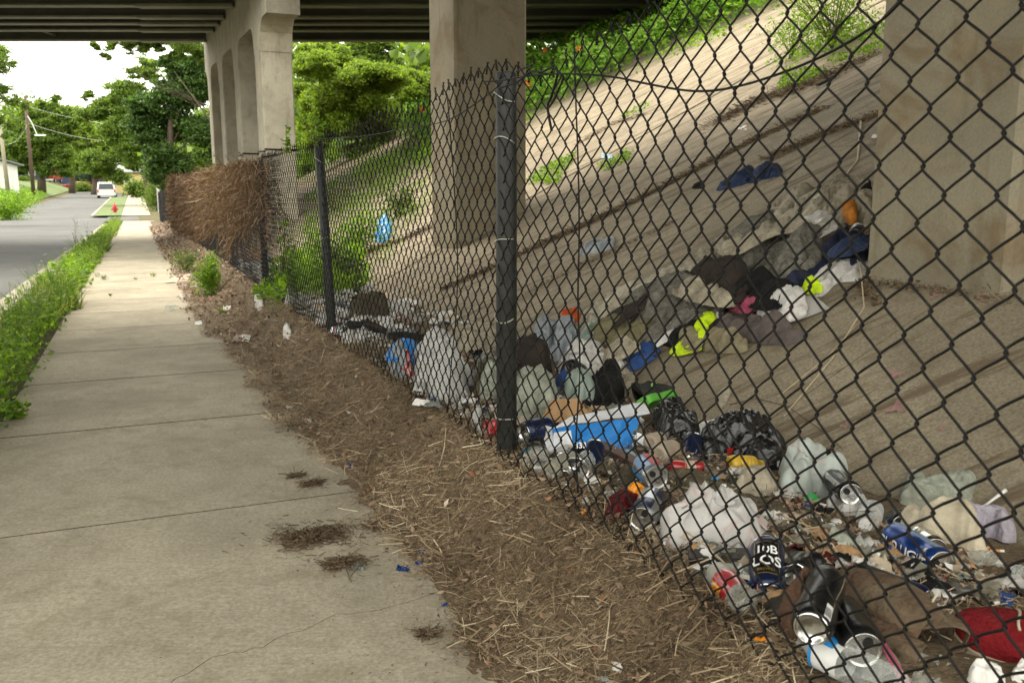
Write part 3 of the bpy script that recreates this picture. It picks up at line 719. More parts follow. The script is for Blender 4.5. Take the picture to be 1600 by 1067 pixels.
stick([(1000, 808), (1060, 822, .05), (1110, 858, .06), (1170, 915, .03)], .0022, 'long pale grass stem arching in front of the big white bag')
stick([(1310, 330), (1345, 420, .04), (1350, 480, .03), (1300, 560), (1225, 650)], .004, 'long pale dead stem trailing down the paving from the clothes pile')
stick([(1215, 620), (1290, 560), (1345, 500)], .0025, 'thin pale stem lying on the paving below the white rag')
stick([(1345, 190, .02), (1340, 250), (1300, 300)], .008, 'pale dead root hanging down the upper slope', 'paletwig')
stick([(1140, 632), (1180, 622), (1230, 634), (1290, 676), (1315, 700)], .0025, 'thin brown vine trailing across the paving', 'twig')

# dead vines smothering the fence further on
def dead_vines():
    r = np.random.default_rng(5); parts = []
    N = 26000; s = 7.4 + (31-7.4)*r.uniform(0, 1, N)**1.3
    top = topz(s) - .01 + .06*vnoise(np.stack([s*6, s*0, s*0+7], -1), 94) + .05*vnoise(np.stack([s*1.5, s*0, s*0], -1), 91) + np.interp(s, [8.5, 9.2, 11], [-.02, .0, .02])
    lo = np.interp(s, [8.5, 9.5, 12, 20, 31], [.5, .52, .66, .86, .95]) + .22*vnoise(np.stack([s*2.6, s*0, s*0+2], -1), 92) + .1*vnoise(np.stack([s*9, s*0, s*0+2], -1), 95)
    hole = fbm(np.stack([s*1.1, r.uniform(0, 1, N)*.6, s*0], -1), 96, 3)
    fade = r.uniform(0, 1, N) < np.interp(s, [7.4, 8.6, 9.6, 12], [.10, .35, .8, 1]); s = np.where(fade, s, 31 - r.uniform(0, 1, N)*18)
    f = r.uniform(0, 1, N)**1.5*np.clip(lo, .3, 1); zb = groundz(np.full(N, FN), s)
    z = top - f*(top-zb)
    thick = .055*(1-f*.55)*(1 + .8*fbm(np.stack([s*1.2, z*2, s*0], -1), 93, 3))
    n = FN - .01 + r.normal(size=N)*thick.clip(.02, .3)*.75
    D = np.stack([r.normal(size=N)*.5, r.normal(size=N)*.6, -.8 + r.normal(size=N)*.6], -1); D /= np.linalg.norm(D, axis=1)[:, None]
    P0 = np.concatenate([nsW(n, s), z[:, None]], -1)
    L = r.uniform(.04, .17, N)*(1+.9*(r.uniform(0, 1, N) < .12)); wd = r.uniform(.003, .008, N)*np.interp(s, [8.5, 15, 31], [1, 1.5, 3.2])
    parts.append(ribbons(P0, D, L, wd, .9, 4, taper=False, rs=np.clip(r.beta(2, 2, N) + .25*(r.uniform(0, 1, N) < .12) - f*.1, 0, 1), rng=r))
    return scat('dead_vines', parts, M['vine'], W(FN, 10, .9), 'thick mat of dead brown vines hanging over the middle of the fence', 'vines', kind='stuff')
dead_vines()
# vertical clumps of stems hanging below the mat
def plant(name, px, py, h, wdt, N, m, leaf, label, c='plant', group=None, seed=0, stems=7, world=None, asp=.5, flat=.3, stemw=.004, up=1.0):
    r = np.random.default_rng(seed+100); b = Vector(world) if world is not None else P(px, py)
    root = empty(name, b, label, c, group); st = MB(); C = []
    for k in range(stems):
        a = r.uniform(0, 6.3); o = r.uniform(.15, 1)*wdt*.5; hh = h*r.uniform(.55, 1)*(1-.35*(o/(wdt*.5+1e-6))**2)
        pts = [b + Vector((math.cos(a)*o*t**1.3, math.sin(a)*o*t**1.3, hh*t*(up))) for t in (0, .25, .5, .75, 1)]
        st.tube(pts, [stemw*q for q in (1, .85, .7, .5, .3)], 4)
        m_ = N//stems; t = r.uniform(.12, 1.02, m_)**.8
        p = np.stack([b.x + np.cos(a)*o*t**1.3, b.y + np.sin(a)*o*t**1.3, b.z + hh*t*up], -1)
        sp = wdt*.16*(1.15-t*.6); C.append(p + r.normal(size=(m_, 3))*sp[:, None])
    C = np.concatenate(C); st.build('stem', M['bark'], root)
    v, f, q = leafs(C, r.uniform(.6, 1.25, len(C))*leaf, flat=flat, asp=asp, rng=r)
    me = mesh_np('foliage', v - np.array(b), f, q); me.materials.append(M[m]); o = bpy.data.objects.new('foliage', me); COL.objects.link(o); o.parent = root; o['kind'] = 'stuff'
    return root
plant('weed_bush', 330, 462, .50, .42, 1500, 'lime', .042, 'bright green leafy weed growing at the foot of the vine-covered fence', 'plant', 'green weeds at the fence foot', 1, 14)
plant('weed_bush', 290, 425, .36, .55, 900, 'grass', .05, 'duller feathery weed just beyond the bright one', 'plant', 'green weeds at the fence foot', 2, 12, asp=.25)
plant('sapling', 0, 0, .32, .18, 60, 'lime', .045, 'young leafy shoot growing up past the leaning fence post', 'plant', None, 3, 3, world=tuple(onfence(492, 232)))
plant('sapling', 0, 0, .22, .14, 40, 'lime', .045, 'smaller shoot poking above the fence left of the leaning post', 'plant', None, 4, 3, world=tuple(onfence(448, 245)))
plant('sapling', 0, 0, .9, .3, 160, 'lime', .05, 'climbing green shoots in the fence between the leaning post and the vines', 'plant', None, 5, 7, world=tuple(P(442, 445)))
plant('flowering_shrub', 0, 0, .7, 1.2, 200, 'lime', .09, 'white-flowered leafy shoots above the far end of the vines', 'plant', None, 6, 6, world=tuple(PD(318, 280, 24)))
for (x, y, h, wd_, k, mm, lab) in [(240, 432, .05, .14, 60, 'lime', 'small weed in the slab joint at the litter edge'), (212, 437, .03, .08, 30, 'lime', 'tiny weed in the middle of the slab joint'),
        (165, 437, .06, .12, 60, 'grass', 'weed tuft at the left end of the slab joint'), (172, 463, .04, .05, 24, 'lime', 'lone sprig growing on the slab below the joint'),
        (20, 655, .10, .20, 100, 'lime', 'broad-leaved sprig spilling onto the slab at the left edge'), (345, 492, .06, .16, 60, 'lime', 'low green sprig in the dead leaves below the bright weed'), (405, 462, .10, .16, 60, 'lime', 'low green sprig at the foot of the third post')]:
    plant('weed', x, y, h, wd_, k, mm, .026 if h < .07 else .05, lab, 'weed', 'small weeds around the sidewalk', int(x), 5)

# creepers and weeds on the slope
def slope_pts(px_poly, N, r, jitter=0, raw=False):
    """random ground points inside a photo-space outline of a patch"""
    out = []
    corners = [] if px_poly[0] == 'ns' else [P(*p) for p in px_poly]; cn = list(px_poly[1:]) if px_poly[0] == 'ns' else [NS(c.x, c.y) for c in corners]
    n0, n1 = min(c[0] for c in cn), max(c[0] for c in cn); s0, s1 = min(c[1] for c in cn), max(c[1] for c in cn)
    tries = 0
    def ins2(n, s):
        c = False; k = len(cn)
        for i in range(k):
            x1, y1 = cn[i]; x2, y2 = cn[i-1]
            if (y1 > s) != (y2 > s) and n < (x2-x1)*(s-y1)/(y2-y1)+x1: c = not c
        return c
    while len(out) < N and tries < N*40:
        tries += 1; n = r.uniform(n0, n1); s = r.uniform(s0, s1)
        if ins2(n, s): out.append((n, s))
    return np.array(out)
def creeper(poly, N, h, leaf, m, label, seed, dens=-.2, name='creeper', c='creeper', sc=1.2, asp=.55, flat=.4, kind='stuff', blades=0):
    r = np.random.default_rng(seed); q = slope_pts(poly, N, r); d = fbm(np.stack([q[:, 0]*sc, q[:, 1]*sc, q[:, 0]*0], -1), seed, 3)
    k = d > dens; q, d = q[k], d[k]
    z = h_n(q[:, 0], q[:, 1]) + g_s(q[:, 1]) + r.uniform(0, 1, len(q))**.6*h*(.5+1.2*np.clip(d-dens, 0, 1))
    C = np.concatenate([nsW(q[:, 0], q[:, 1]), z[:, None]], -1); parts = [leafs(C, r.uniform(.5, 1.2, len(C))*leaf, flat=flat, asp=asp, rng=r)]
    o = scat(name, parts, M[m], C.mean(0), label, c, kind=kind); return q, C
q, C = creeper(['ns', (13, 8.5), (10.9, 11), (10.2, 14), (8.8, 15.5), (7.6, 15.8), (6.6, 16.6), (6.2, 20), (7.5, 27), (13, 27)], 30000, .75, .13, 'ivy', 'dense bright creeper with orange flowers spreading down the top of the slope', 61, -.42)
creeper(['ns', (9.8, 11), (8.8, 14.2), (7.0, 14.8), (5.2, 16.0), (4.9, 19), (6.5, 22), (9, 22), (10.6, 12)], 12000, .30, .085, 'lime', 'ragged lower edge of the creeper trailing over the paving', 81, .04)
# trumpet flowers in the creeper
fr = random.Random(4)
for k in range(34):
    i = fr.randrange(len(C)); c = Vector(C[i]) + Vector((0, -.09, .16)); mb = MB(); a = fr.uniform(0, 6.3); d = Vector((math.cos(a)*.4, -.9, fr.uniform(-.2, .5))).normalized()
    Mx = Matrix.Translation(c) @ d.to_track_quat('Z', 'Y').to_matrix().to_4x4()
    mb.lathe([(.010, 0), (.014, .05), (.025, .09), (.062, .115)], Mx, 8)
    o = mb.build('flower', M['orange_flower'], origin=c); tag(o, 'orange trumpet flower in the creeper at the top of the slope', 'flower', 'orange flowers in the creeper')
creeper([(475, 318), (560, 268), (680, 205), (690, 330), (600, 420), (520, 480), (490, 470)], 26000, .26, .05, 'lime', 'patchy grass and weeds growing over the sunlit lower slope', 62, .13, 'slope_weeds', 'weeds', 2.6, .3, .1)
for i, (x, y, h, wd_, lab) in enumerate([(520, 330, .9, 1.0, 'leafy weed clump highest on the paving edge, left'), (580, 290, 1.0, 1.2, 'bushy weed at the top of the weedy slope'), (640, 250, .9, 1.1, 'bushy weed close to the middle pier'), (560, 400, .6, .8, 'weed clump in the middle of the weedy slope'), (620, 340, .5, .7, 'low weed clump above the blue bag'), (505, 420, .7, .8, 'tall weed right behind the leaning post'), (540, 455, .5, .6, 'leafy weed at the edge of the far litter')]):
    plant('slope_weed', x, y, h, wd_, 900, 'lime' if i % 2 else 'grass', .06, lab, 'weed', 'weed clumps on the slope behind the leaning post', 60+i, 12, asp=.4)
creeper([(475, 318), (560, 268), (680, 205), (690, 260), (600, 330), (480, 400)], 9000, .34, .06, 'lime', 'taller bright weeds along the far edge of the paving', 63, .08, 'slope_weeds', 'weeds', 1.4, .3, .1)
creeper([(400, 480), (470, 400), (560, 380), (580, 440), (520, 480), (440, 500)], 7000, .26, .06, 'lime', 'bright green weeds among the far litter behind the leaning post', 64, -.2, 'slope_weeds', 'weeds', 1.8, .4, .2)
creeper([(820, 290), (850, 262), (900, 248), (870, 292)], 700, .10, .05, 'lime', 'lime weed patch on the slope right of the near post', 65, -.2, 'weed_patch', 'weeds')
creeper([(930, 262), (955, 240), (990, 238), (980, 256), (945, 268)], 420, .09, .045, 'lime', 'small lime weed patch beside the pale blue litter', 66, -.3, 'weed_patch', 'weeds')
creeper([(880, 235), (930, 210), (960, 215), (900, 245)], 300, .09, .045, 'lime', 'thin weeds above the small lime patch', 67, .05, 'weed_patch', 'weeds')
creeper([(960, 175), (1000, 158), (1020, 165), (980, 195)], 200, .08, .05, 'lime', 'sparse weeds high on the slope left of centre', 68, .0, 'weed_patch', 'weeds')
creeper([(1210, 150), (1225, 120), (1290, 112), (1300, 125), (1255, 142)], 900, .10, .045, 'lime', 'lime weed patch under the bush near the white sandal', 69, -.3, 'weed_patch', 'weeds')
creeper([(1190, 110), (1215, 60), (1300, 40), (1390, 50), (1370, 85), (1260, 100)], 1500, .18, .055, 'lime', 'weeds around the foot of the bush on the upper slope', 70, -.1, 'weed_patch', 'weeds')
creeper([(1290, 95), (1375, 60), (1378, 85), (1300, 108)], 350, .08, .045, 'lime', 'thin line of weeds beside the near column high on the slope', 71, .0, 'weed_patch', 'weeds')
plant('slope_bush', 1300, 78, 1.1, 1.5, 2600, 'lime', .055, 'leafy bush with brown twigs growing on the upper slope', 'bush', None, 9, 26, asp=.35, stemw=.008)
plant('slope_bush', 1235, 92, .7, .8, 900, 'lime', .05, 'smaller bush to the left of the twiggy one on the upper slope', 'bush', None, 10, 12, asp=.35, stemw=.006)
# dirt, roots and straw washed into ridges on the slope
def slope_debris(pts_px, wdt, N, label, seed):
    r = np.random.default_rng(seed); c = [P(*p) for p in pts_px]; cn = np.array([NS(q.x, q.y) for q in c]); k = len(cn)-1
    u = r.uniform(0, k, N); i = u.astype(int).clip(0, k-1); f = (u-i)[:, None]; q = cn[i]*(1-f)+cn[i+1]*f; q = q + r.normal(size=(N, 2))*wdt*(.4+.6*np.abs(vnoise(np.stack([u*3, u*0, u*0], -1), seed)))[:, None]
    z = h_n(q[:, 0], q[:, 1])+g_s(q[:, 1]) + r.uniform(.0, .03, N)
    D = r.normal(size=(N, 3))*[1, .6, .12] + [.3, 0, .15]; D /= np.linalg.norm(D, axis=1)[:, None]
    a = ribbons(np.concatenate([nsW(q[:, 0], q[:, 1]), z[:, None]], -1), D, r.uniform(.015, .09, N)*min(1, wdt*16), r.uniform(.002, .008, N), .3, 4, taper=False, rs=r.uniform(0, .5, N), rng=r)
    o = scat('slope_debris', [a], M['straw'], c[0], label, 'debris', kind='stuff')
slope_debris([(690, 455), (760, 425), (830, 392), (900, 360), (960, 332), (1040, 292), (1120, 250), (1190, 215), (1290, 170)], .045, 5200, 'long ridge of dark washed-down dirt running up the slope', 1)
slope_debris([(1120, 195), (1180, 160), (1250, 140), (1350, 95)], .16, 2600, 'tangle of roots and straw below the bush on the slope', 2)
slope_debris([(900, 228), (960, 195), (1010, 180)], .04, 500, 'short dark ridge of twigs on the upper slope', 3)
slope_debris([(1200, 250), (1280, 215), (1375, 180)], .05, 1100, 'thin ridge of dirt reaching the near column', 4)
slope_debris([(560, 400), (640, 372), (700, 345)], .08, 1200, 'dark dirt line along the lower edge of the sunlit weeds', 5)
slope_debris([(820, 460), (900, 420), (960, 395), (1060, 345)], .02, 500, 'faint line of dirt crossing the paving below the small bag', 6)
slope_debris([(1370, 480), (1345, 455), (1352, 440), (1440, 455), (1590, 475)], .02, 900, 'dirt gathered along the foot of the near column', 8)

# trees
def crown_mesh(blobs, nleaf, leaf, r, flat=.25, asp=.6):
    tot = sum(b[3]**2 for b in blobs); C = []; S_ = []
    nleaf = int(nleaf*3.2); leaf = leaf*.92
    for (x, y, z, R_) in blobs:
        k = max(30, int(nleaf*R_**2/tot)); m_ = max(8, k//55)
        # sub-clumps near the surface of each blob, leaves gathered about them
        d = r.normal(size=(m_, 3)); d /= np.linalg.norm(d, axis=1)[:, None]; cc = d*R_*(r.uniform(.35, 1.08, m_)**.6)[:, None]*[1, 1, .8]
        j = r.integers(0, m_, k); p = cc[j] + r.normal(size=(k, 3))*R_*.22*[1.4, 1.4, .5]
        C.append(p + [x, y, z]); S_.append(r.uniform(.6, 1.3, k)*leaf)
    return leafs(np.concatenate(C), np.concatenate(S_), flat=flat, asp=asp, rng=r)
def blobs_for(h, rad, zc, k, r, squash=.9):
    out = []
    for i in range(k):
        d = r.normal(size=3); d /= np.linalg.norm(d); t = r.uniform(.3, .95)
        out.append((d[0]*rad*t, d[1]*rad*t, zc + d[2]*h*t*squash, rad*r.uniform(.22, .42)))
    return out
def tree(loc, label, blobs, nleaf, leaf, m, trunk=None, tr=.2, seed=0, group='trees beyond the bridges', name='tree'):
    r = np.random.default_rng(seed+500); root = empty(name, loc, label, 'tree', group); b = Vector(loc); mb = MB()
    top = max(q[2] for q in blobs); cx = np.mean([q[0] for q in blobs]); cy = np.mean([q[1] for q in blobs])
    fk = Vector((cx*.25, cy*.25, top*.36)); mb.tube([b - Vector((0, 0, .3)), b + fk*.45 + Vector((r.normal()*.1, 0, 0)), b + fk, b + Vector((cx*.7, cy*.7, top*.75))], [tr*1.25, tr, tr*.8, tr*.3], 9)
    for q in blobs[::4][:6]:
        e = b + Vector(q[:3]); s_ = b + Vector((fk.x, fk.y, min(fk.z*1.6, q[2]*.8)))*r.uniform(.75, 1.0); mid = s_.lerp(e, .5) + Vector((0, 0, -.12*abs(top)*.3)); mb.tube([s_, mid, e], [tr*.24, tr*.14, tr*.04], 5)
    mb.build('trunk', M['bark'], root, smooth=True)
    v, f, q = crown_mesh(blobs, nleaf, leaf, r); me = mesh_np('crown', v, f, q); me.materials.append(M[m]); o = bpy.data.objects.new('crown', me); COL.objects.link(o); o.parent = root; o['kind'] = 'stuff'
    return root
def at(px, Y, n=None):
    p = PD(px, 300, Y); return Vector((p.x, p.y, ZG(p.x, p.y)))
def pxb(px, py, Y, rpx, loc):
    """crown blob centred where photo pixel px, py lies at depth Y, radius rpx pixels"""
    p = PD(px, py, Y) - Vector(loc); return (p.x, p.y, p.z, rpx*Y/1430)
rr = np.random.default_rng(77)
def blobset(lst, Y, loc, spread=1.5, per=3, seed=1):
    r = np.random.default_rng(seed); out = []
    for (px, py, rp) in lst:
        for k in range(per):
            a = r.normal(size=3); out.append(pxb(px + a[0]*rp*.45, py + a[1]*rp*.4, Y + a[2]*rp*Y/1430*.6, rp*r.uniform(.55, .85), loc))
    return out
L1 = at(262, 46)
tree(L1, 'big dark-leaved tree close behind the far bridge columns', blobset([(300, 110, 30), (270, 150, 30), (290, 190, 36), (255, 230, 30), (290, 250, 36), (240, 275, 22), (320, 130, 30), (330, 210, 30), (270, 110, 18), (225, 160, 20), (225, 205, 24), (310, 290, 26), (265, 295, 22)], 46, L1, seed=2), 26000, .17, 'fol_dark', tr=.28, seed=1)
L2 = at(236, 74)
tree(L2, 'tall mid-green tree rising left of the dark one over the far sidewalk', blobset([(215, 115, 18), (195, 150, 24), (165, 160, 18), (150, 175, 16), (185, 195, 26), (215, 170, 22), (165, 215, 22), (200, 230, 24), (150, 245, 18), (180, 255, 20), (225, 255, 18), (140, 150, 10), (232, 120, 14)], 74, L2, seed=3), 15000, .25, 'fol_mid', tr=.3, seed=2)
L3 = at(65, 104)
tree(L3, 'spreading tree with a thick trunk beside the blue house', blobset([(70, 175, 22), (50, 190, 20), (90, 195, 20), (60, 225, 26), (100, 230, 18), (40, 250, 16), (75, 255, 20), (100, 255, 16), (60, 165, 12), (25, 225, 18), (110, 205, 14), (85, 160, 12)], 104, L3, seed=4), 11000, .33, 'fol_mid', tr=.42, seed=3)
L4 = at(112, 125)
tree(L4, 'yellow-green tree with a leaning trunk behind the red sedan', blobset([(115, 225, 16), (125, 245, 14), (105, 255, 12), (135, 262, 10), (130, 205, 12), (150, 215, 14), (95, 225, 12), (140, 185, 10)], 125, L4, seed=5), 6000, .36, 'fol_light', tr=.4, seed=4)
L5 = at(148, 118)
tree(L5, 'low forking tree left of the parked minivan', blobset([(150, 240, 14), (140, 258, 12), (160, 258, 12), (150, 270, 10), (170, 268, 9)], 118, L5, seed=6), 6000, .34, 'fol_mid', tr=.5, seed=5)
L6 = at(-60, 44)
tree(L6, 'tree at the left edge reaching thin branches over the road', blobset([(5, 85, 12), (0, 110, 12), (20, 100, 7), (-20, 100, 30), (-30, 150, 30), (5, 140, 9), (20, 160, 10), (40, 165, 7), (-10, 190, 14), (15, 195, 8), (-50, 120, 40), (-60, 190, 40), (10, 215, 6)], 44, L6, seed=7, per=5), 11000, .11, 'fol_mid', tr=.25, seed=6)
L7 = at(395, 36)
tree(L7, 'tree whose drooping leafy branches hang below the far bridge deck', blobset([(150, 72, 6), (175, 70, 9), (200, 72, 9), (160, 86, 5), (225, 78, 9), (250, 72, 10), (240, 60, 14), (290, 60, 20), (200, 50, 16), (275, 88, 9), (310, 85, 14), (170, 90, 4)], 36, L7, seed=8, per=6), 13000, .085, 'fol_mid', tr=.05, seed=7)
L8 = at(240, 90)
tree(L8, 'rounded tree filling the gap above the far fence', blobset([(225, 235, 16), (240, 250, 16), (215, 262, 14), (235, 272, 12), (205, 250, 12)], 90, L8, seed=9), 6000, .3, 'fol_mid', tr=.25, seed=8)
L9 = at(18, 128)
tree(L9, 'distant tree above the roof of the white house', blobset([(20, 215, 16), (5, 230, 16), (30, 240, 14), (10, 255, 14), (40, 262, 12)], 128, L9, seed=10), 7000, .36, 'fol_dark', tr=.3, seed=9)
# light feathery bushes and trees just beyond the far bridge, above the slope
for i, (px, Y, lst, m, n_, lf, lab) in enumerate([
    (560, 31, [(520, 150, 26), (560, 140, 30), (600, 150, 26), (540, 190, 26), (590, 190, 26), (500, 190, 20), (560, 110, 20), (520, 115, 14), (545, 215, 24), (600, 215, 24), (500, 225, 20), (575, 170, 30), (490, 105, 24), (600, 120, 26), (545, 165, 34)], 'fol_light', 34000, .10, 'feathery light green bush behind the fence beyond the far bridge'),
    (640, 33, [(640, 130, 26), (660, 160, 26), (620, 170, 24), (650, 190, 22), (680, 130, 24), (610, 120, 16), (640, 210, 22), (660, 185, 20)], 'fol_light', 26000, .10, 'light green bush tight against the near bridge column'),
    (500, 34, [(490, 90, 18), (500, 120, 18), (480, 150, 20), (530, 90, 18), (490, 170, 22)], 'fol_light', 16000, .11, 'leafy bush beside the haunched end column'),
    (590, 48, [(560, 80, 18), (590, 75, 18), (620, 95, 20), (545, 110, 20), (580, 110, 20), (520, 70, 12), (490, 85, 20), (540, 85, 20), (610, 75, 16), (500, 140, 30), (570, 145, 30)], 'fol_mid', 20000, .16, 'darker tree showing over the feathery bush'),
    (660, 55, [(640, 75, 16), (670, 85, 18), (700, 80, 18), (650, 110, 16), (690, 120, 20)], 'fol_light', 6000, .17, 'pale thin-crowned tree under the deck beside the near column')]):
    Lx = at(px, Y); tree(Lx, lab, blobset(lst, Y, Lx, seed=20+i), n_, lf, m, tr=.07 if i < 3 else .2, seed=30+i, group='bushes and trees past the slope')
Lx = at(560, 30); 
creeper([(470, 300), (560, 258), (690, 190), (700, 160), (600, 190), (470, 240)], 9000, .9, .08, 'grass', 'dark undergrowth at the foot of the feathery bushes', 75, -.5, 'undergrowth', 'undergrowth')
# far wood
def wood():
    r = np.random.default_rng(8); bl = []
    for k in range(170):
        x = r.uniform(-150, 20); y = r.uniform(150, 200) - abs(x+40)*.1; h = r.uniform(7, 17); bl.append((x, y, r.uniform(0, h), r.uniform(2.5, 5.5)))
    for k in range(110):
        s = r.uniform(42, 130); n = r.uniform(4.5, 26); p = W(n, s); bl.append((p.x, p.y, r.uniform(.5, 9), r.uniform(1.5, 3.2)))
    for k in range(40):
        s = r.uniform(85, 150); n = r.uniform(-30, -16); p = W(n, s); bl.append((p.x, p.y, r.uniform(2, 6), r.uniform(1.5, 3)))
    v, f, q = crown_mesh(bl, 75000, .8, r); me = mesh_np('far_wood', v, f, q); me.materials.append(M['fol_mid']); o = link('far_wood', me, None)
    tag(o, 'distant wood closing off the view behind the houses', 'wood', kind='stuff')
wood()

# ------------------------------------------------------------------ FAR STREET: houses, vehicles, poles
def cmat(k, c, rough=.7, **kw):
    if k not in M: M[k] = mat(k, c, rough, **{**dict(var=.08, scale=3, bump=.1), **kw})
    return M[k]
cmat('blue_siding', (.045, .07, .13)); cmat('white_paint', (.72, .72, .68)); cmat('cream_paint', (.62, .50, .22)); cmat('tan_paint', (.42, .35, .25))
cmat('grey_roof', (.17, .17, .17)); cmat('lumber', (.50, .33, .13)); cmat('dark_glass', (.02, .025, .03), .15); cmat('red_car', (.42, .02, .025), .3, coat=.6)
cmat('rust_red_car', (.28, .04, .02), .4); cmat('white_car', (.72, .73, .74), .3, coat=.6); cmat('tyre', (.018, .018, .018), .9); cmat('rim', (.35, .35, .36), .35, metal=.7)
cmat('lamp_red', (.5, .02, .02), .3); cmat('chrome', (.5, .5, .5), .25, metal=.9); cmat('hydrant_red', (.45, .03, .03), .5); cmat('pole_wood', (.10, .065, .045), .9); cmat('pale_pole', (.30, .27, .19), .9)
def house(loc, rz, wd, dp, hw, hr, wall, label, wins, roofm='grey_roof', door=None, gable='x'):
    root = empty('house', loc, label, 'house', 'houses along the far street'); Mx = Matrix.Translation(Vector(loc)) @ Matrix.Rotation(rz, 4, 'Z')
    w_ = MB(); w_.box((0, 0, hw/2-.4), (wd, dp, hw+.8))
    if gable == 'x':     # gable ends at +-x
        w_.add([(-wd/2, -dp/2, hw), (-wd/2, dp/2, hw), (-wd/2, 0, hw+hr), (wd/2, -dp/2, hw), (wd/2, dp/2, hw), (wd/2, 0, hw+hr)], [(0, 2, 1), (3, 4, 5)])
    else:
        w_.add([(-wd/2, -dp/2, hw), (wd/2, -dp/2, hw), (0, -dp/2, hw+hr), (-wd/2, dp/2, hw), (wd/2, dp/2, hw), (0, dp/2, hw+hr)], [(0, 1, 2), (3, 5, 4)])
    w_.v = [Mx @ v for v in w_.v]; w_.build('wall', M[wall], root)
    r_ = MB(); e = .4
    if gable == 'x':
        for sg in (-1, 1):
            a = [(-wd/2-e, sg*(dp/2+e), hw-e*hr/(dp/2)), (wd/2+e, sg*(dp/2+e), hw-e*hr/(dp/2)), (wd/2+e, 0, hw+hr), (-wd/2-e, 0, hw+hr)]
            r_.add([Vector(q)+Vector((0, 0, .05)) for q in a] + [Vector(q)+Vector((0, 0, .2)) for q in a], [(0, 1, 2, 3), (4, 7, 6, 5), (0, 4, 5, 1), (1, 5, 6, 2), (2, 6, 7, 3), (3, 7, 4, 0)])
    else:
        for sg in (-1, 1):
            a = [(sg*(wd/2+e), -dp/2-e, hw-e*hr/(wd/2)), (sg*(wd/2+e), dp/2+e, hw-e*hr/(wd/2)), (0, dp/2+e, hw+hr), (0, -dp/2-e, hw+hr)]
            r_.add([Vector(q)+Vector((0, 0, .05)) for q in a] + [Vector(q)+Vector((0, 0, .2)) for q in a], [(0, 1, 2, 3), (4, 7, 6, 5), (0, 4, 5, 1), (1, 5, 6, 2), (2, 6, 7, 3), (3, 7, 4, 0)])
    r_.v = [Mx @ v for v in r_.v]; r_.build('roof', M[roofm], root)
    for (x, z, a, b) in wins:
        f = MB()
        for (cx, cz, sx, sz) in ((x, z+b/2, a+.2, .1), (x, z-b/2, a+.2, .1), (x-a/2, z, .1, b), (x+a/2, z, .1, b)): f.box((cx, -dp/2-.03, cz), (sx, .08, sz))
        f.v = [Mx @ v for v in f.v]; fr_ = f.build('window', M['white_paint'], root)
        g = MB(); g.box((x, -dp/2-.012, z), (a-.1, .02, b-.1)); g.v = [Mx @ v - Vector(loc)*0 for v in g.v]; gp = g.build('pane', M['dark_glass'], root); gp.parent = fr_
    return root, Mx
Hy = at(198, 128); Hy = Hy + Vector((1.6, 3, .15)); house(Hy, R(4), 8.5, 6, 2.6, .9, 'cream_paint', 'low yellow house with a shallow grey roof at the end of the street', [(2.2, 1.5, 1.3, 1.0), (-1.5, 1.5, .9, .9)])
Hb = at(72, 152); house(Hb + Vector((0, 3, 0)), R(8), 9.0, 8, 2.6, 2.2, 'blue_siding', 'dark blue house with a white porch rail behind the big tree', [(-2, 1.4, 1, 1.2), (2.2, 1.4, 1, 1.2)], gable='y')
Ht = at(118, 168); house(Ht + Vector((0, 3, 0)), R(-4), 8.0, 7, 2.5, 1.6, 'tan_paint', 'small tan house behind the red sedan', [(-2, 1.4, 1, 1.1), (2, 1.4, 1, 1.1)])
Hp = at(36, 160); house(Hp + Vector((-4, 6, .5)), R(0), 7.0, 7, 2.6, 1.8, 'white_paint', 'small pale house half hidden by the grassy bank', [(-1.5, 1.4, 1, 1.1), (1.5, 1.4, 1, 1.1)], gable='y')
# white house with an unfinished timber porch at the left edge
Hw = PD(-56, 300, 80); root, Mx = house(Hw, R(-22), 5.0, 7, 2.3, .8, 'white_paint', 'white house with a raw timber porch frame at the left edge', [(1.4, 1.7, .7, 1.3)], gable='x')
for (x, y, z, a, b, c) in [(2.95, -1.6, 1.5, .12, .12, 2.6), (3.5, -1.6, 1.5, .12, .12, 2.6), (2.95, -.2, 1.5, .12, .12, 2.6), (3.5, -.2, 1.5, .12, .12, 2.6), (3.22, -1.6, 2.8, .7, .1, .14), (3.22, -.2, 2.8, .7, .1, .14), (3.22, -1.6, .9, .7, .08, .12), (3.5, -.9, .9, .08, 1.5, .12), (3.5, -.9, 2.8, .1, 1.5, .14)]:
    t = MB(); t.box((x, y, z), (a, b, c)); t.v = [Mx @ v for v in t.v]; t.build('timber', M['lumber'], root)
t = MB(); t.box((3.3, -1.0, -.1), (1.0, 2.0, .7)); t.v = [Mx @ v for v in t.v]; t.build('porch_base', M['white_paint'], root)

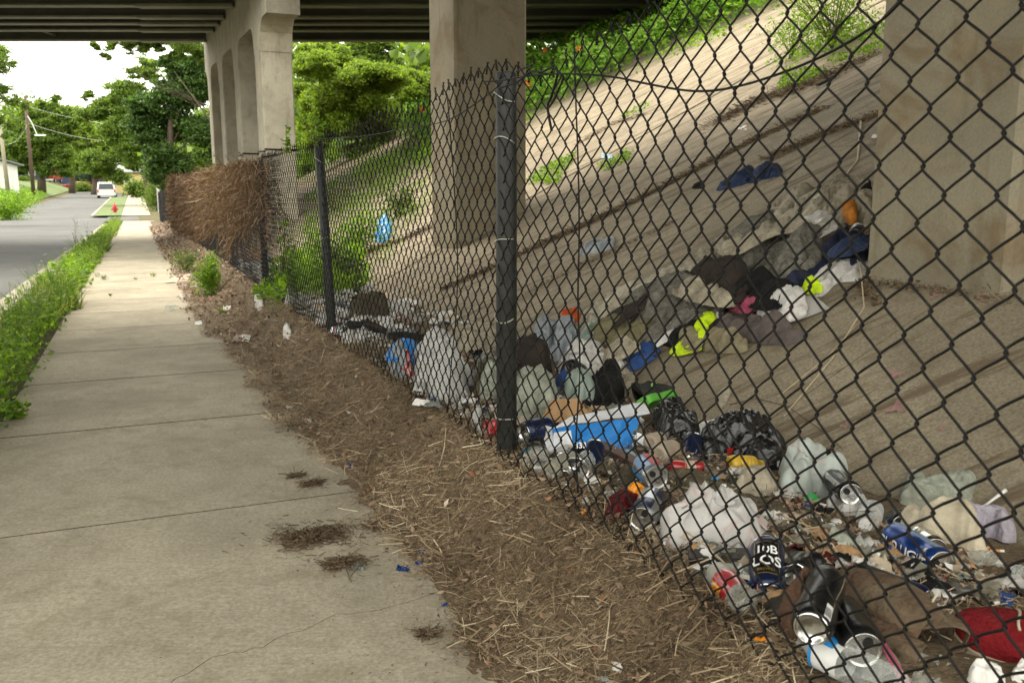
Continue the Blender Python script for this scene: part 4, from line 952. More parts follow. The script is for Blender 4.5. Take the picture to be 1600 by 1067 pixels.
def vehicle(loc, rz, L, wd, H, prof, glass, paint, label, c, spare=False, wr=.33):
    """side profile (x forward, z) extruded with tumblehome; glass = list of (x0,x1,z0,z1) side windows"""
    root = empty(c.replace(' ', '_'), loc, label, c.split()[-1] if c != 'minivan' else 'van', 'vehicles at the end of the street'); T = Matrix.Translation(Vector(loc)) @ Matrix.Rotation(rz, 4, 'Z')
    b = MB(); V = []
    belt = .95
    for (x, z) in prof:
        yy = wd/2*(1 - .16*max(0, (z-belt)/(H-belt+.01))) ; V += [(x, -yy, z), (x, yy, z)]
    k = len(prof); F = [(2*i, 2*((i+1) % k), 2*((i+1) % k)+1, 2*i+1) for i in range(k)]
    F += [tuple(2*i for i in range(k))[::-1], tuple(2*i+1 for i in range(k))]
    b.add([T @ Vector(v) for v in V], F); bo = b.build('body', M[paint], root); bevel(bo, .05, 3)
    for sx in (L*.30, -L*.31):
        for sy in (-1, 1):
            q = MB(); C = T @ Vector((sx, sy*(wd/2-.10), wr)); ax = (T.to_3x3() @ Vector((0, sy, 0)))
            Mx_ = Matrix.Translation(C) @ ax.to_track_quat('Z', 'Y').to_matrix().to_4x4()
            q.lathe([(.001, -.09), (wr*.9, -.10), (wr, -.06), (wr, .08), (wr*.92, .12), (wr*.66, .12), (wr*.64, .09)], Mx_, 20); to = q.build('wheel', M['tyre'], root, smooth=False)
            q = MB(); q.lathe([(wr*.64, .10), (wr*.5, .07), (.03, .10), (.001, .11)], Mx_, 16); ro = q.build('rim', M['rim'], root); ro.parent = to
    def yat(z): return wd/2*(1 - .16*max(0, (z-belt)/(H-belt+.01)))
    for (x0, x1, x2, x3, z0, z1) in glass:
        for sg in (-1, 1):
            q = MB(); q.add([T @ Vector(v) for v in [(x0, sg*(yat(z0)+.006), z0), (x1, sg*(yat(z0)+.006), z0), (x2, sg*(yat(z1)+.006), z1), (x3, sg*(yat(z1)+.006), z1)]], [(0, 1, 2, 3)]); q.build('side_window', M['dark_glass'], root)
    return root, T
def rearbits(root, T, xr, wd, z0, z1, tilt, plate=True):
    q = MB(); q.add([T @ Vector(v) for v in [(xr-.012, -wd*.40, z0), (xr-.012, wd*.40, z0), (xr+tilt-.012, wd*.34, z1), (xr+tilt-.012, -wd*.34, z1)]], [(0, 1, 2, 3)]); q.build('rear_window', M['dark_glass'], root)
    for sg in (-1, 1):
        q = MB(); q.box((0, 0, 0), (.05, .14, .34)); q.v = [T @ (v + Vector((xr-.01, sg*wd*.44, z0-.20))) for v in q.v]; q.build('taillight', M['lamp_red'], root)
    q = MB(); q.box((0, 0, 0), (.12, wd*.96, .2)); q.v = [T @ (v + Vector((xr-.02, 0, .42))) for v in q.v]; q.build('bumper', M['grey_roof'] if not plate else M['white_car'], root)
    q = MB(); q.box((0, 0, 0), (.02, .32, .16)); q.v = [T @ (v + Vector((xr-.03, 0, .72))) for v in q.v]; q.build('number_plate', M['white_paint'], root)
road_az = math.pi/2 + AL
V1 = P(168, 309.5)
root, T = vehicle(V1, road_az, 4.8, 1.95, 1.75, [(-2.4, .35), (-2.42, .9), (-2.25, 1.68), (-2.0, 1.75), (.6, 1.72), (1.35, 1.1), (2.2, .95), (2.4, .6), (2.38, .3)], [(-2.15, -.9, -.95, -2.1, 1.05, 1.55), (-.8, .9, .45, -.8, 1.05, 1.55)], 'white_car', 'white minivan parked at the right kerb of the far street, seen from behind', 'minivan')
rearbits(root, T, -2.44, 1.95, 1.0, 1.6, .15)
q = MB(); q.tube([T @ Vector((-1.6, -.7, 1.82)), T @ Vector((.5, -.7, 1.80))], .03, 5); q.build('roof_rail', M['grey_roof'], root)
q = MB(); q.tube([T @ Vector((-1.6, .7, 1.82)), T @ Vector((.5, .7, 1.80))], .03, 5); q.build('roof_rail', M['grey_roof'], root)
V2 = at(119, 142); V2.z += .05
root, T = vehicle(V2, R(182), 4.6, 1.8, 1.42, [(-2.3, .3), (-2.3, .85), (-1.9, .95), (-1.25, 1.38), (-.2, 1.42), (.55, 1.05), (1.2, .92), (2.2, .78), (2.3, .5), (2.28, .28)], [(-1.5, -.35, -.4, -1.15, .98, 1.32), (-.28, .6, -.1, -.28, .98, 1.32)], 'red_car', 'bright red sedan parked across the end of the street', 'car')
V3 = at(83, 138); V3.z += .05
root, T = vehicle(V3, R(98), 4.2, 1.85, 1.8, [(-2.1, .5), (-2.1, 1.0), (-2.05, 1.78), (.4, 1.8), (.8, 1.15), (2.0, 1.05), (2.1, .6), (2.05, .45)], [(-1.9, -.8, -.8, -1.85, 1.1, 1.6), (-.7, .55, .3, -.7, 1.1, 1.6)], 'rust_red_car', 'boxy dark red off-road car with a spare wheel on its tail', 'car', wr=.40)
rearbits(root, T, -2.13, 1.85, 1.12, 1.62, .04)
q = MB(); C = T @ Vector((-2.2, 0, 1.0)); ax = T.to_3x3() @ Vector((-1, 0, 0)); Mx_ = Matrix.Translation(C) @ ax.to_track_quat('Z', 'Y').to_matrix().to_4x4()
q.lathe([(.001, -.1), (.36, -.1), (.38, 0), (.36, .1), (.25, .11), (.001, .09)], Mx_, 18); q.build('spare_wheel', M['tyre'], root)
V4 = at(20, 158); 
# poles
def pole(px0, py0, px1, py1, Y, r, m, label, arm=None):
    a = PD(px0, py0, Y); b = PD(px1, py1, Y); root = empty('utility_pole', a, label, 'utility pole'); q = MB(); q.tube([a - Vector((0, 0, .5)), b], [r*1.15, r*.8], 10); q.build('shaft', M[m], root, smooth=True)
    if arm:
        q = MB(); c = a.lerp(b, arm[0]); e = PD(arm[1], arm[2], Y-1); q.tube([c, c.lerp(e, .5)+Vector((0, 0, .25)), e], .05, 6); ao = q.build('lamp_arm', M['galv'], root)
        q = MB(); q.box(e + Vector((.3, 0, -.05)), (1.0, .35, .16)); l = q.build('lamp_head', M['white_car'], root); bevel(l, .05)
    q = MB(); q.box(a.lerp(b, .93), (1.3, .12, .12)); q.build('crossarm', M[m], root)
    return a, b
A0, A1 = pole(52, 298, 39, 150, 92, .17, 'pole_wood', 'dark leaning wooden pole with a street lamp arm', (.80, 58, 211))
B0, B1 = pole(12, 293, -2, 180, 76, .15, 'pale_pole', 'pale wooden pole in front of the white house at the left edge')
C0, C1 = pole(232, 293, 228, 263, 84, .13, 'pale_pole', 'short pale post standing behind the far galvanised fence')
D0, D1 = pole(41, 283, 40, 256, 140, .16, 'pole_wood', 'thin distant pole between the white house and the blue house')
for (a, b, lab) in [(A0.lerp(A1, .9), PD(330, 205, 60), 'overhead wire sagging from the lamp pole across the street'), (A0.lerp(A1, .72), PD(260, 225, 70), 'lower overhead wire crossing the street'), (A0.lerp(A1, .7), B0.lerp(B1, .6), 'overhead wire between the two poles on the left')]:
    q = MB(); q.tube([a.lerp(b, t) - Vector((0, 0, 1.2*4*t*(1-t)*.5)) for t in np.linspace(0, 1, 12)], .009, 4); tag(q.build('overhead_wire', M['galv'], origin=a), lab, 'overhead wire')
# hydrant
hy = P(180, 336); root = empty('fire_hydrant', hy, 'red fire hydrant on the grass beside the far sidewalk', 'fire hydrant'); q = MB()
q.lathe([(.001, 0), (.17, 0), (.17, .05), (.11, .06), (.11, .48), (.15, .49), (.15, .54), (.12, .56), (.10, .66), (.04, .72), (.03, .78), (.001, .78)], Matrix.Translation(hy), 16); q.build('barrel', M['hydrant_red'], root)
for d in ((-1, 0), (1, 0), (0, -1)):
    q = MB(); Mx_ = Matrix.Translation(hy + Vector((0, 0, .38))) @ Vector((*d, 0)).to_track_quat('Z', 'Y').to_matrix().to_4x4(); q.lathe([(.06, .05), (.06, .17), (.075, .17), (.075, .21), (.001, .21)], Mx_, 10); q.build('outlet', M['hydrant_red'], root)
# galvanised fence beyond the cross street
gf = empty('galvanised_fence', W(1.5, 60, -.8), 'bright galvanised chain-link fence along the far sidewalk', 'fence'); k = 60.5; prev = None
while k < 119:
    zb = float(g_s(k)); q = MB(); q.tube([W(1.35, k, zb-.2), W(1.35, k, zb+1.55)], .035, 6); q.build('post', M['galv'], gf); k += 3.0
q = MB(); q.tube([W(1.35, 60.5+t, float(g_s(60.5+t))+1.55) for t in range(0, 58, 2)], .025, 5); q.build('top_rail', M['galv'], gf)
s_ = np.arange(60.5, 118, .12); n_ = len(s_); up = np.where(np.arange(n_)[:, None] % 2 == 0, 1, -1)
t = np.linspace(0, 1, 2)[None]; S_ = s_[:, None] + up*t*.75; Z_ = g_s(S_) + 1.5*t + .02
V, F, _ = tubes(np.concatenate([nsW(np.full_like(S_, 1.35), S_), Z_[..., None]], -1), .006, 3); me = mesh_np('chain_link_panel', V - np.array(gf.location), F); me.materials.append(M['galv']); o = bpy.data.objects.new('chain_link_panel', me); COL.objects.link(o); o.parent = gf; o['kind'] = 'stuff'
# plants on the left bank and by the far fence
for i, (px, Y, h, wd_, lab) in enumerate([(18, 62, 1.6, 2.6, 'rounded green bush on the left bank near the road'), (4, 52, 1.3, 3.0, 'wild green bush at the left edge above the road'), (245, 64, 2.2, 2.2, 'shaggy bush against the far fence'), (216, 100, 2.0, 3.0, 'bush beside the yellow house'), (130, 134, 1.2, 3, 'low hedge between the sedan and the minivan')]):
    plant('bush', 0, 0, h, wd_, 2600, 'lime' if i < 2 else 'fol_mid', .14 if Y < 90 else .25, lab, 'bush', 'bushes along the far street', 20+i, 18, world=tuple(at(px, Y)), asp=.6, stemw=.02)
creeper([(-60, 330), (60, 318), (75, 306), (40, 296), (-60, 300)], 5000, .35, .22, 'lime', 'rough grass and weeds on the bank at the left edge', 80, -.3, 'bank_grass', 'grass', .3, .3, .1)

# ------------------------------------------------------------------ LITTER
def fabric(k, c, **kw): M[k] = mat(k, c, kw.pop('rough', .95), kw.pop('var', .22), kw.pop('scale', 22), kw.pop('bump', .75), kw.pop('bs', 62), kw.pop('bd', .018), dirt=kw.pop('dirt', .45), dirtc=kw.pop('dirtc', (.10, .08, .05)), spec=.1, **kw); return M[k]
fabric('grey_blanket', (.155, .145, .12), dirt=.5, scale=34, var=.5, dirtc=(.06, .055, .042)); fabric('cream_cloth', (.44, .40, .31)); fabric('beige_cloth', (.36, .32, .24)); fabric('dark_brown_cloth', (.035, .028, .024), dirt=.15)
fabric('black_cloth', (.012, .012, .012), dirt=.15, dirtc=(.05, .045, .035)); fabric('navy_cloth', (.022, .026, .05), dirt=.12, dirtc=(.09, .09, .09)); fabric('white_cloth', (.58, .56, .53), dirt=.3, dirtc=(.25, .2, .14))
fabric('neon_cloth', (.55, .75, .02), dirt=.12, rough=.7); fabric('pink_cloth', (.42, .08, .15)); fabric('plum_grey_cloth', (.11, .09, .085), dirt=.2); fabric('khaki_cloth', (.24, .21, .13)); fabric('olive_cloth', (.17, .155, .085))
fabric('denim', (.03, .07, .20), dirt=.2); fabric('dark_denim', (.025, .038, .085), dirt=.25, dirtc=(.16, .17, .2)); fabric('orange_cloth', (.42, .07, .012), dirt=.2); fabric('rust_cloth', (.45, .17, .03)); fabric('towel', (.52, .46, .34), bump=.9, bs=500, bd=.004, dirt=.4, dirtc=(.2, .14, .08))
fabric('lavender_cloth', (.36, .33, .38), dirt=.35); fabric('maroon_cloth', (.09, .010, .014)); fabric('suede', (.11, .070, .045), rough=.98, scale=14, var=.4, dirt=.55, dirtc=(.16, .14, .09)); fabric('dark_leather', (.04, .038, .028), rough=.5, dirt=.4, dirtc=(.09, .08, .05))
fabric('brown_leather', (.10, .055, .035), rough=.6, scale=30); fabric('black_rubber', (.02, .02, .019), rough=.75, dirt=.4); fabric('red_canvas', (.15, .010, .013), dirt=.35, dirtc=(.12, .05, .03)); fabric('light_blue_cloth', (.30, .44, .48)); fabric('olive_brown_cloth', (.10, .085, .055)); fabric('grey_green_cloth', (.30, .32, .26)); fabric('mesh_black', (.03, .032, .03), dirt=.3)
M['sole_green'] = mat('green_midsole', (.09, .36, .03), .5, .1, 40); M['sole_cream'] = mat('cream_rubber', (.42, .36, .24), .7, .2, 40, dirt=.5); M['shoe_white'] = mat('dirty_white_rubber', (.5, .48, .42), .6, .1, 40, dirt=.4)
M['film_white'] = film_mat('white_plastic_film', (.62, .60, .57), .3, .38, (.55, .36, .33)); M['film_plain'] = film_mat('plain_white_film', (.62, .61, .58), .3, .35); M['film_grey'] = film_mat('grey_plastic_film', (.30, .33, .35), .25, .3); M['film_green'] = film_mat('pale_green_film', (.36, .44, .38), .4, .35); M['film_mint'] = film_mat('mixed_bag_film', (.50, .55, .50), .35, .3, (.45, .2, .2))
M['film_black'] = mat('black_plastic_film', (.006, .006, .006), .24, .2, 20, .8, 40, .008, spec=.7); M['film_dirty'] = film_mat('dirty_clear_film', (.40, .38, .30), .45, .22, (.2, .16, .09)); M['film_smoke'] = film_mat('smoky_film', (.20, .22, .20), .35, .3)
M['paper'] = mat('white_paper', (.66, .65, .61), .85, .06, 20, .3, 60, .002, dirt=.35, dirtc=(.3, .25, .18)); M['grey_paper'] = mat('grey_paper', (.42, .40, .37), .9, .08, 20); M['card'] = mat('brown_cardboard', (.40, .24, .115), .9, .12, 18, .3, 80, dirt=.3, dirtc=(.2, .12, .06)); M['card_pale'] = mat('pale_cardboard', (.46, .38, .27), .9, .12, 18, dirt=.3)
M['box_blue'] = mat('blue_box_print', (.02, .22, .62), .5, .08, 18, dirt=.1); M['box_white'] = mat('white_box_print', (.62, .64, .68), .5, .1, 18, dirt=.35, dirtc=(.3, .25, .12)); M['red_paint'] = mat('red_print', (.30, .012, .014), .3, .08, 18, coat=.5); M['yellow_plastic'] = mat('yellow_plastic', (.52, .33, .02), .4, .12, 30, dirt=.35, dirtc=(.25, .15, .04)); M['orange_plastic'] = mat('orange_plastic', (.75, .27, .015), .4, .05)
M['green_plastic'] = mat('green_plastic', (.02, .25, .06), .35); M['white_plastic'] = mat('white_plastic', (.62, .61, .58), .4, .05, 30, dirt=.2); M['black_plastic'] = mat('black_plastic', (.010, .010, .011), .35, .1, 30, dirt=.2, dirtc=(.05, .045, .04)); M['teal'] = mat('teal_plastic', (.03, .20, .25), .5)
M['alu'] = mat('bare_aluminium', (.68, .68, .66), .26, .12, 60, .15, 90, metal=1, dirt=.25, dirtc=(.3, .26, .2)); M['alu_dull'] = mat('dull_aluminium', (.42, .41, .38), .4, .2, 60, .2, 90, metal=.9, dirt=.45, dirtc=(.2, .17, .12))
M['can_blue'] = mat('blue_can_paint', (.012, .045, .19), .26, .15, 25, .2, 60, .001, metal=.55, dirt=.1); M['can_navy'] = mat('navy_can_paint', (.012, .02, .06), .28, .1, 25, metal=.5); M['can_black'] = mat('black_can_paint', (.008, .008, .009), .28, .1, 25, metal=.3, dirt=.12, dirtc=(.05, .045, .04)); M['can_silver'] = mat('silver_can_paint', (.45, .47, .5), .28, .1, 25, metal=.8)
M['can_lblue'] = mat('light_blue_can_paint', (.25, .38, .6), .3, .1, 25, metal=.6); M['gold'] = mat('gold_print', (.42, .30, .10), .35, metal=.7); M['ink_white'] = mat('white_print', (.7, .7, .68), .45, .05); M['ink_black'] = mat('black_print', (.012, .012, .012), .5); M['ink_blue'] = mat('blue_print', (.03, .25, .60), .4, .05); M['ink_red'] = mat('dark_red_print', (.35, .015, .02), .4)
M['clear'] = clear_mat('clear_plastic'); M['clear_dirty'] = clear_mat('dirty_clear_plastic', (.80, .80, .74), .2, .22, (.55, .54, .47)); M['red_clear'] = clear_mat('red_tinted_plastic', (.8, .2, .15), .2, .35, (.5, .05, .03)); M['filter'] = mat('cigarette_filter', (.62, .28, .08), .85, .15, 90); M['cig_paper'] = mat('cigarette_paper', (.66, .62, .55), .9); M['wood_brown'] = mat('painted_wood', (.10, .05, .035), .7, .3, 30, dirt=.3); M['tan_plastic'] = mat('tan_plastic', (.30, .24, .17), .55, .12, 25, dirt=.3)
M['pink_spot'] = concrete('faded_pink_paint', (.30, .17, .15), (.30, .24, .17), 6, None, .5, .9)
M['hole'] = mat('dark_opening', (.004, .004, .004), .9, 0)

def outline_world(px, lift, H, k=.55):
    ys = [p[1] for p in px]; y0, y1 = max(ys), min(ys); out = []
    for (x, y) in px:
        tt = (y0-y)/max(1, (y0-y1)); q = P(x, y, lift + H*k*tt); n_, s_ = NS(q.x, q.y)
        if .80 < n_ < 1.055 and s_ < 9 and px[0][0] > 460: q = W(1.055, s_)
        out.append(Vector((q.x, q.y)))
    return out
def heap(name, px, H, m, label, c=None, seed=1, lift=0, fold=(9, 22), amp=.5, ang=0, crumple=.4, cs=45, res=34, edge=.35, smooth=True, group=None, parent=None, sharp=.5, tilt=0):
    """a crumpled soft thing: an outline seen in the photograph laid on the ground and raised into folds"""
    cl = name in ('blanket', 'trousers', 'shirt', 'hoodie', 'jacket', 'sheet', 'cloth', 'rag', 'jeans', 'towel', 'garment')
    if cl: fold = (fold[0]*.55, fold[1]*1.15); amp = min(.85, amp*1.35); crumple *= .6; edge *= 1.5
    res = int(res*1.35); H *= (.86 if cl else .9); edge = edge*1.25; sharp = .35 if sharp == .5 else sharp; ow = outline_world(px, lift, H); k = len(ow); sm = []
    cen = sum(ow, Vector((0, 0)))/k; r = random.Random(seed)
    per = sum((ow[i]-ow[(i+1) % k]).length for i in range(k)); step = per/90
    for i in range(k):
        p0, p1, p2, p3 = ow[i-1], ow[i], ow[(i+1) % k], ow[(i+2) % k]; n_ = max(1, int((p2-p1).length/step))
        for j in range(n_):
            t = j/n_; q = .5*((2*p1)+(p2-p0)*t+(2*p0-5*p1+4*p2-p3)*t*t+(3*p1-p0-3*p2+p3)*t**3); q = q*(1-sharp) + p1.lerp(p2, t)*sharp; sm.append(q)
    O = np.array([[q.x, q.y] for q in sm]); K = len(O)
    wob = fbm(np.concatenate([O*26, np.zeros((K, 1))], 1), seed, 3)*per*.022; dc = O-np.array(cen); dc /= np.linalg.norm(dc, axis=1)[:, None]+1e-6; O = O + dc*wob[:, None]
    lo, hi = O.min(0), O.max(0); st = math.sqrt((hi[0]-lo[0])*(hi[1]-lo[1]))/res
    gx, gy = np.meshgrid(np.arange(lo[0], hi[0], st), np.arange(lo[1], hi[1], st)); rs = np.random.default_rng(seed)
    Q = np.stack([gx.ravel(), gy.ravel()], 1) + rs.uniform(-.22, .22, (gx.size, 2))*st
    ins = np.zeros(len(Q), bool)
    for i in range(K):
        x1, y1 = O[i]; x2, y2 = O[i-1]; cond = (y1 > Q[:, 1]) != (y2 > Q[:, 1]); ins ^= cond & (Q[:, 0] < (x2-x1)*(Q[:, 1]-y1)/((y2-y1)+1e-12)+x1)
    Q = Q[ins]; D = np.full(len(Q), 1e9)
    for i in range(K):
        a, b = O[i-1], O[i]; ab = b-a; t = np.clip(((Q-a)@ab)/(ab@ab+1e-12), 0, 1); D = np.minimum(D, np.linalg.norm(Q-a-t[:, None]*ab, axis=1))
    ok = D > st*.35; Q, D = Q[ok], D[ok]
    pts = [Vector(q) for q in O] + [Vector(q) for q in Q]
    v2, _, tri, _, _, _ = delaunay_2d_cdt(pts, [], [list(range(K))], 1, 1e-6)
    A = np.array([[v.x, v.y] for v in v2]); 
    DD = np.zeros(len(A))
    for i in range(K):
        a, b = O[i-1], O[i]; ab = b-a; t = np.clip(((A-a)@ab)/(ab@ab+1e-12), 0, 1); d_ = np.linalg.norm(A-a-t[:, None]*ab, axis=1); DD = d_ if i == 0 else np.minimum(DD, d_)
    Rmax = max(DD.max(), 1e-4); e = np.clip(DD/(Rmax*edge+1e-6), 0, 1); prof = (1-(1-e)**2)**.5
    dome = .62 + .38*np.clip(DD/Rmax, 0, 1)
    ca_, sa_ = math.cos(ang), math.sin(ang); B = A - np.array(cen); u = B[:, 0]*ca_+B[:, 1]*sa_; v = -B[:, 0]*sa_+B[:, 1]*ca_
    z3 = np.zeros(len(A)) + seed*3.1
    wp = fbm(np.stack([u*7, v*7, z3], 1), seed+5, 2)*.06
    f = ridge(np.stack([u*fold[0]+wp*fold[0]*1.6, v*fold[1]+wp*fold[1], z3], 1), seed, 2); cr = ridge(np.stack([u*cs, v*cs, z3+4], 1), seed+9, 3)
    f = np.abs(vnoise(np.stack([u*fold[0]*.62+wp*fold[0]*1.6+9, v*fold[1]*.62+wp*fold[1]*.8, z3], 1), seed+40))*2.6 - .75 + .25*f
    f2 = .5*ridge(np.stack([u*fold[0]*2.1+wp*fold[0]*2+3, v*fold[1]*1.9+wp*fold[1], z3+11], 1), seed+3, 2)
    f = np.clip(f*1.25-.1, -1.1, 1.0) + .42*f2; hgt = H*prof*(dome*(1-amp) + amp*(.5+1.1*f)) + H*crumple*.5*cr*prof; hgt = np.maximum(hgt, .002)
    G = np.array([ZG(x, y) for x, y in A])
    jit = np.stack([fbm(np.stack([A[:, 0]*18, A[:, 1]*18, z3], 1), seed+31, 2), fbm(np.stack([A[:, 0]*18, A[:, 1]*18, z3+7], 1), seed+32, 2)], 1)*H*.55*(e*(1-e)*3)[:, None]
    A2 = A + jit; Z = G + lift + hgt - .002 + (.0 if lift == 0 else 0) + tilt*(A[:, 1]-cen.y)
    org = Vector((cen.x, cen.y, ZG(cen.x, cen.y)+lift)); Vv = np.column_stack([A2, Z])
    mb = MB(); mb.v = [Vector(q) for q in Vv]; mb.f = [tuple(q) for q in tri]; mb.m = [0]*len(tri)
    o = mb.build(name, m if not isinstance(m, str) else M[m], parent, origin=None if parent else org, smooth=smooth); o['n'] = 0; del o['n']
    if not parent: tag(o, label, c or name.replace('_', ' ').split()[-1], group)
    return o
def sheet(name, px4, lifts, m, label, c, curl=.004, thick=.0015, seed=1, n=14, crease=0, parent=None, group=None, cs=9):
    """a stiff or papery sheet spanned between four photo pixels at given heights above ground"""
    q = [P(x, y, h) for (x, y), h in zip(px4, lifts)]; L = max((q[0]-q[1]).length, (q[1]-q[2]).length); V = []; g = np.linspace(0, 1, n)
    for b in g:
        for a in g: V.append(q[0].lerp(q[1], a).lerp(q[3].lerp(q[2], a), b))
    V = np.array([list(v) for v in V]); nrm = (q[1]-q[0]).cross(q[3]-q[0]).normalized(); nrm = nrm if nrm.z > 0 else -nrm
    nz = fbm(np.column_stack([V[:, 0]*cs/L*.5, V[:, 1]*cs/L*.5, V[:, 2]*0+seed]), seed, 3)*curl*2 + (ridge(V*cs/L, seed, 2)*crease if crease else 0)
    V = V + np.array(nrm)[None]*nz[:, None]
    V[:, 2] = np.maximum(V[:, 2], [ZG(v[0], v[1])+.002 for v in V])
    mb = MB(); mb.add([Vector(v) for v in V], [(i*n+j, i*n+j+1, (i+1)*n+j+1, (i+1)*n+j) for i in range(n-1) for j in range(n-1)])
    o = mb.build(name, M[m], parent, origin=None if parent else q[0]); so = o.modifiers.new('thickness', 'SOLIDIFY'); so.thickness = thick; so.offset = 0
    if not parent: tag(o, label, c, group)
    return o
def scrap(px, py, w_, h, m, label, seed, lift=.006, c='scrap', name='paper_scrap', group=None, crease=.004, curl=.008):
    r = random.Random(seed); a = r.uniform(-.5, .5); dx, dy = w_/2, h/2
    q = [(px-dx, py+dy*r.uniform(.5, 1)), (px+dx*r.uniform(.6, 1), py+dy), (px+dx, py-dy*r.uniform(.4, 1)), (px-dx*r.uniform(.5, 1), py-dy)]
    return sheet(name, q, [lift]*4, m, label, c, curl, .0012, seed, 9, crease, group=group, cs=12)
def frame(pa, pb, dz, lift2=None):
    a = P(*pa, dz); b = P(*pb, dz if lift2 is None else lift2); n_, s_ = NS((a.x+b.x)/2, (a.y+b.y)/2)
    if .80 < n_ < 1.07:
        o_ = W(1.07-n_, 0); a += o_; b += o_; dz_ = ZG((a.x+b.x)/2, (a.y+b.y)/2) + dz - (a.z+b.z)/2; a.z += dz_; b.z += dz_
    d = (b-a).normalized(); return a, b, d
def zmat(c, d, roll=0):
    return Matrix.Translation(c) @ d.to_track_quat('Z', 'Y').to_matrix().to_4x4() @ Matrix.Rotation(roll, 4, 'Z')
def dent(seed, c, sc=22, bend=0, pinch=None):
    def fn(p):
        q = Vector(p); r = math.hypot(q.x, q.y)
        if r > .012 and c:
            k = mn.noise(Vector((q.x*sc, q.y*sc, q.z*sc*.8+seed))); k2 = mn.noise(Vector((q.x*sc*2.6, q.y*sc*2.6, q.z*sc*2.2+seed+5)))
            f = 1 - c*max(0, k*1.6+.15) - c*.35*abs(k2)
            if pinch: f -= pinch[1]*math.exp(-((q.z-pinch[0])/.022)**2)*max(0, math.cos(math.atan2(q.y, q.x)-pinch[2]))
            q.x *= f; q.y *= f
        if bend: q.x += bend*q.z*q.z
        return q
    return fn
def text_mesh(s, size):
    cu = bpy.data.curves.new('lettering', 'FONT'); cu.body = s; cu.size = size; cu.align_x = 'CENTER'; cu.align_y = 'CENTER'; cu.resolution_u = 3; cu.offset = size*.02
    o = bpy.data.objects.new('lettering', cu); COL.objects.link(o); dg = bpy.context.evaluated_depsgraph_get(); me = bpy.data.meshes.new_from_object(o.evaluated_get(dg)); bpy.data.objects.remove(o); bpy.data.curves.remove(cu)
    V = [v.co.copy() for v in me.vertices]; F = [tuple(p.vertices) for p in me.polygons]; bpy.data.meshes.remove(me); return V, F
def wraptext(s, size, r, ac, zc, Mx, fn, mname, parent, along=True, flip=False):
    V, F = text_mesh(s, size); out = []
    for v in V:
        x, y = (v.x, v.y) if not flip else (-v.x, -v.y)
        if along: z, a = zc + x, ac - y/r
        else: z, a = zc + y, ac - x/r*-1
        p = Vector((r*math.cos(a), r*math.sin(a), z)); p = fn(p) if fn else p; rr = math.hypot(p.x, p.y); k = (rr+.0018)/rr; out.append(Mx @ Vector((p.x*k, p.y*k, p.z)))
    mb = MB(); mb.add(out, F); return mb.build('lettering', M[mname], parent)
def patch(a0, a1, z0, z1, r, Mx, fn, mname, parent, name='label', off=.0004, na=10, nz=8, parent_root=None):
    V = []
    for i in range(nz+1):
        for j in range(na+1):
            a = a0+(a1-a0)*j/na; p = Vector((r*math.cos(a), r*math.sin(a), z0+(z1-z0)*i/nz)); p = fn(p) if fn else p; k = 1 + off/max(.001, math.hypot(p.x, p.y)); V.append(Mx @ Vector((p.x*k, p.y*k, p.z)))
    mb = MB(); mb.add(V, [(i*(na+1)+j, i*(na+1)+j+1, (i+1)*(na+1)+j+1, (i+1)*(na+1)+j) for i in range(nz) for j in range(na)]); return mb.build(name, M[mname], parent, smooth=True)
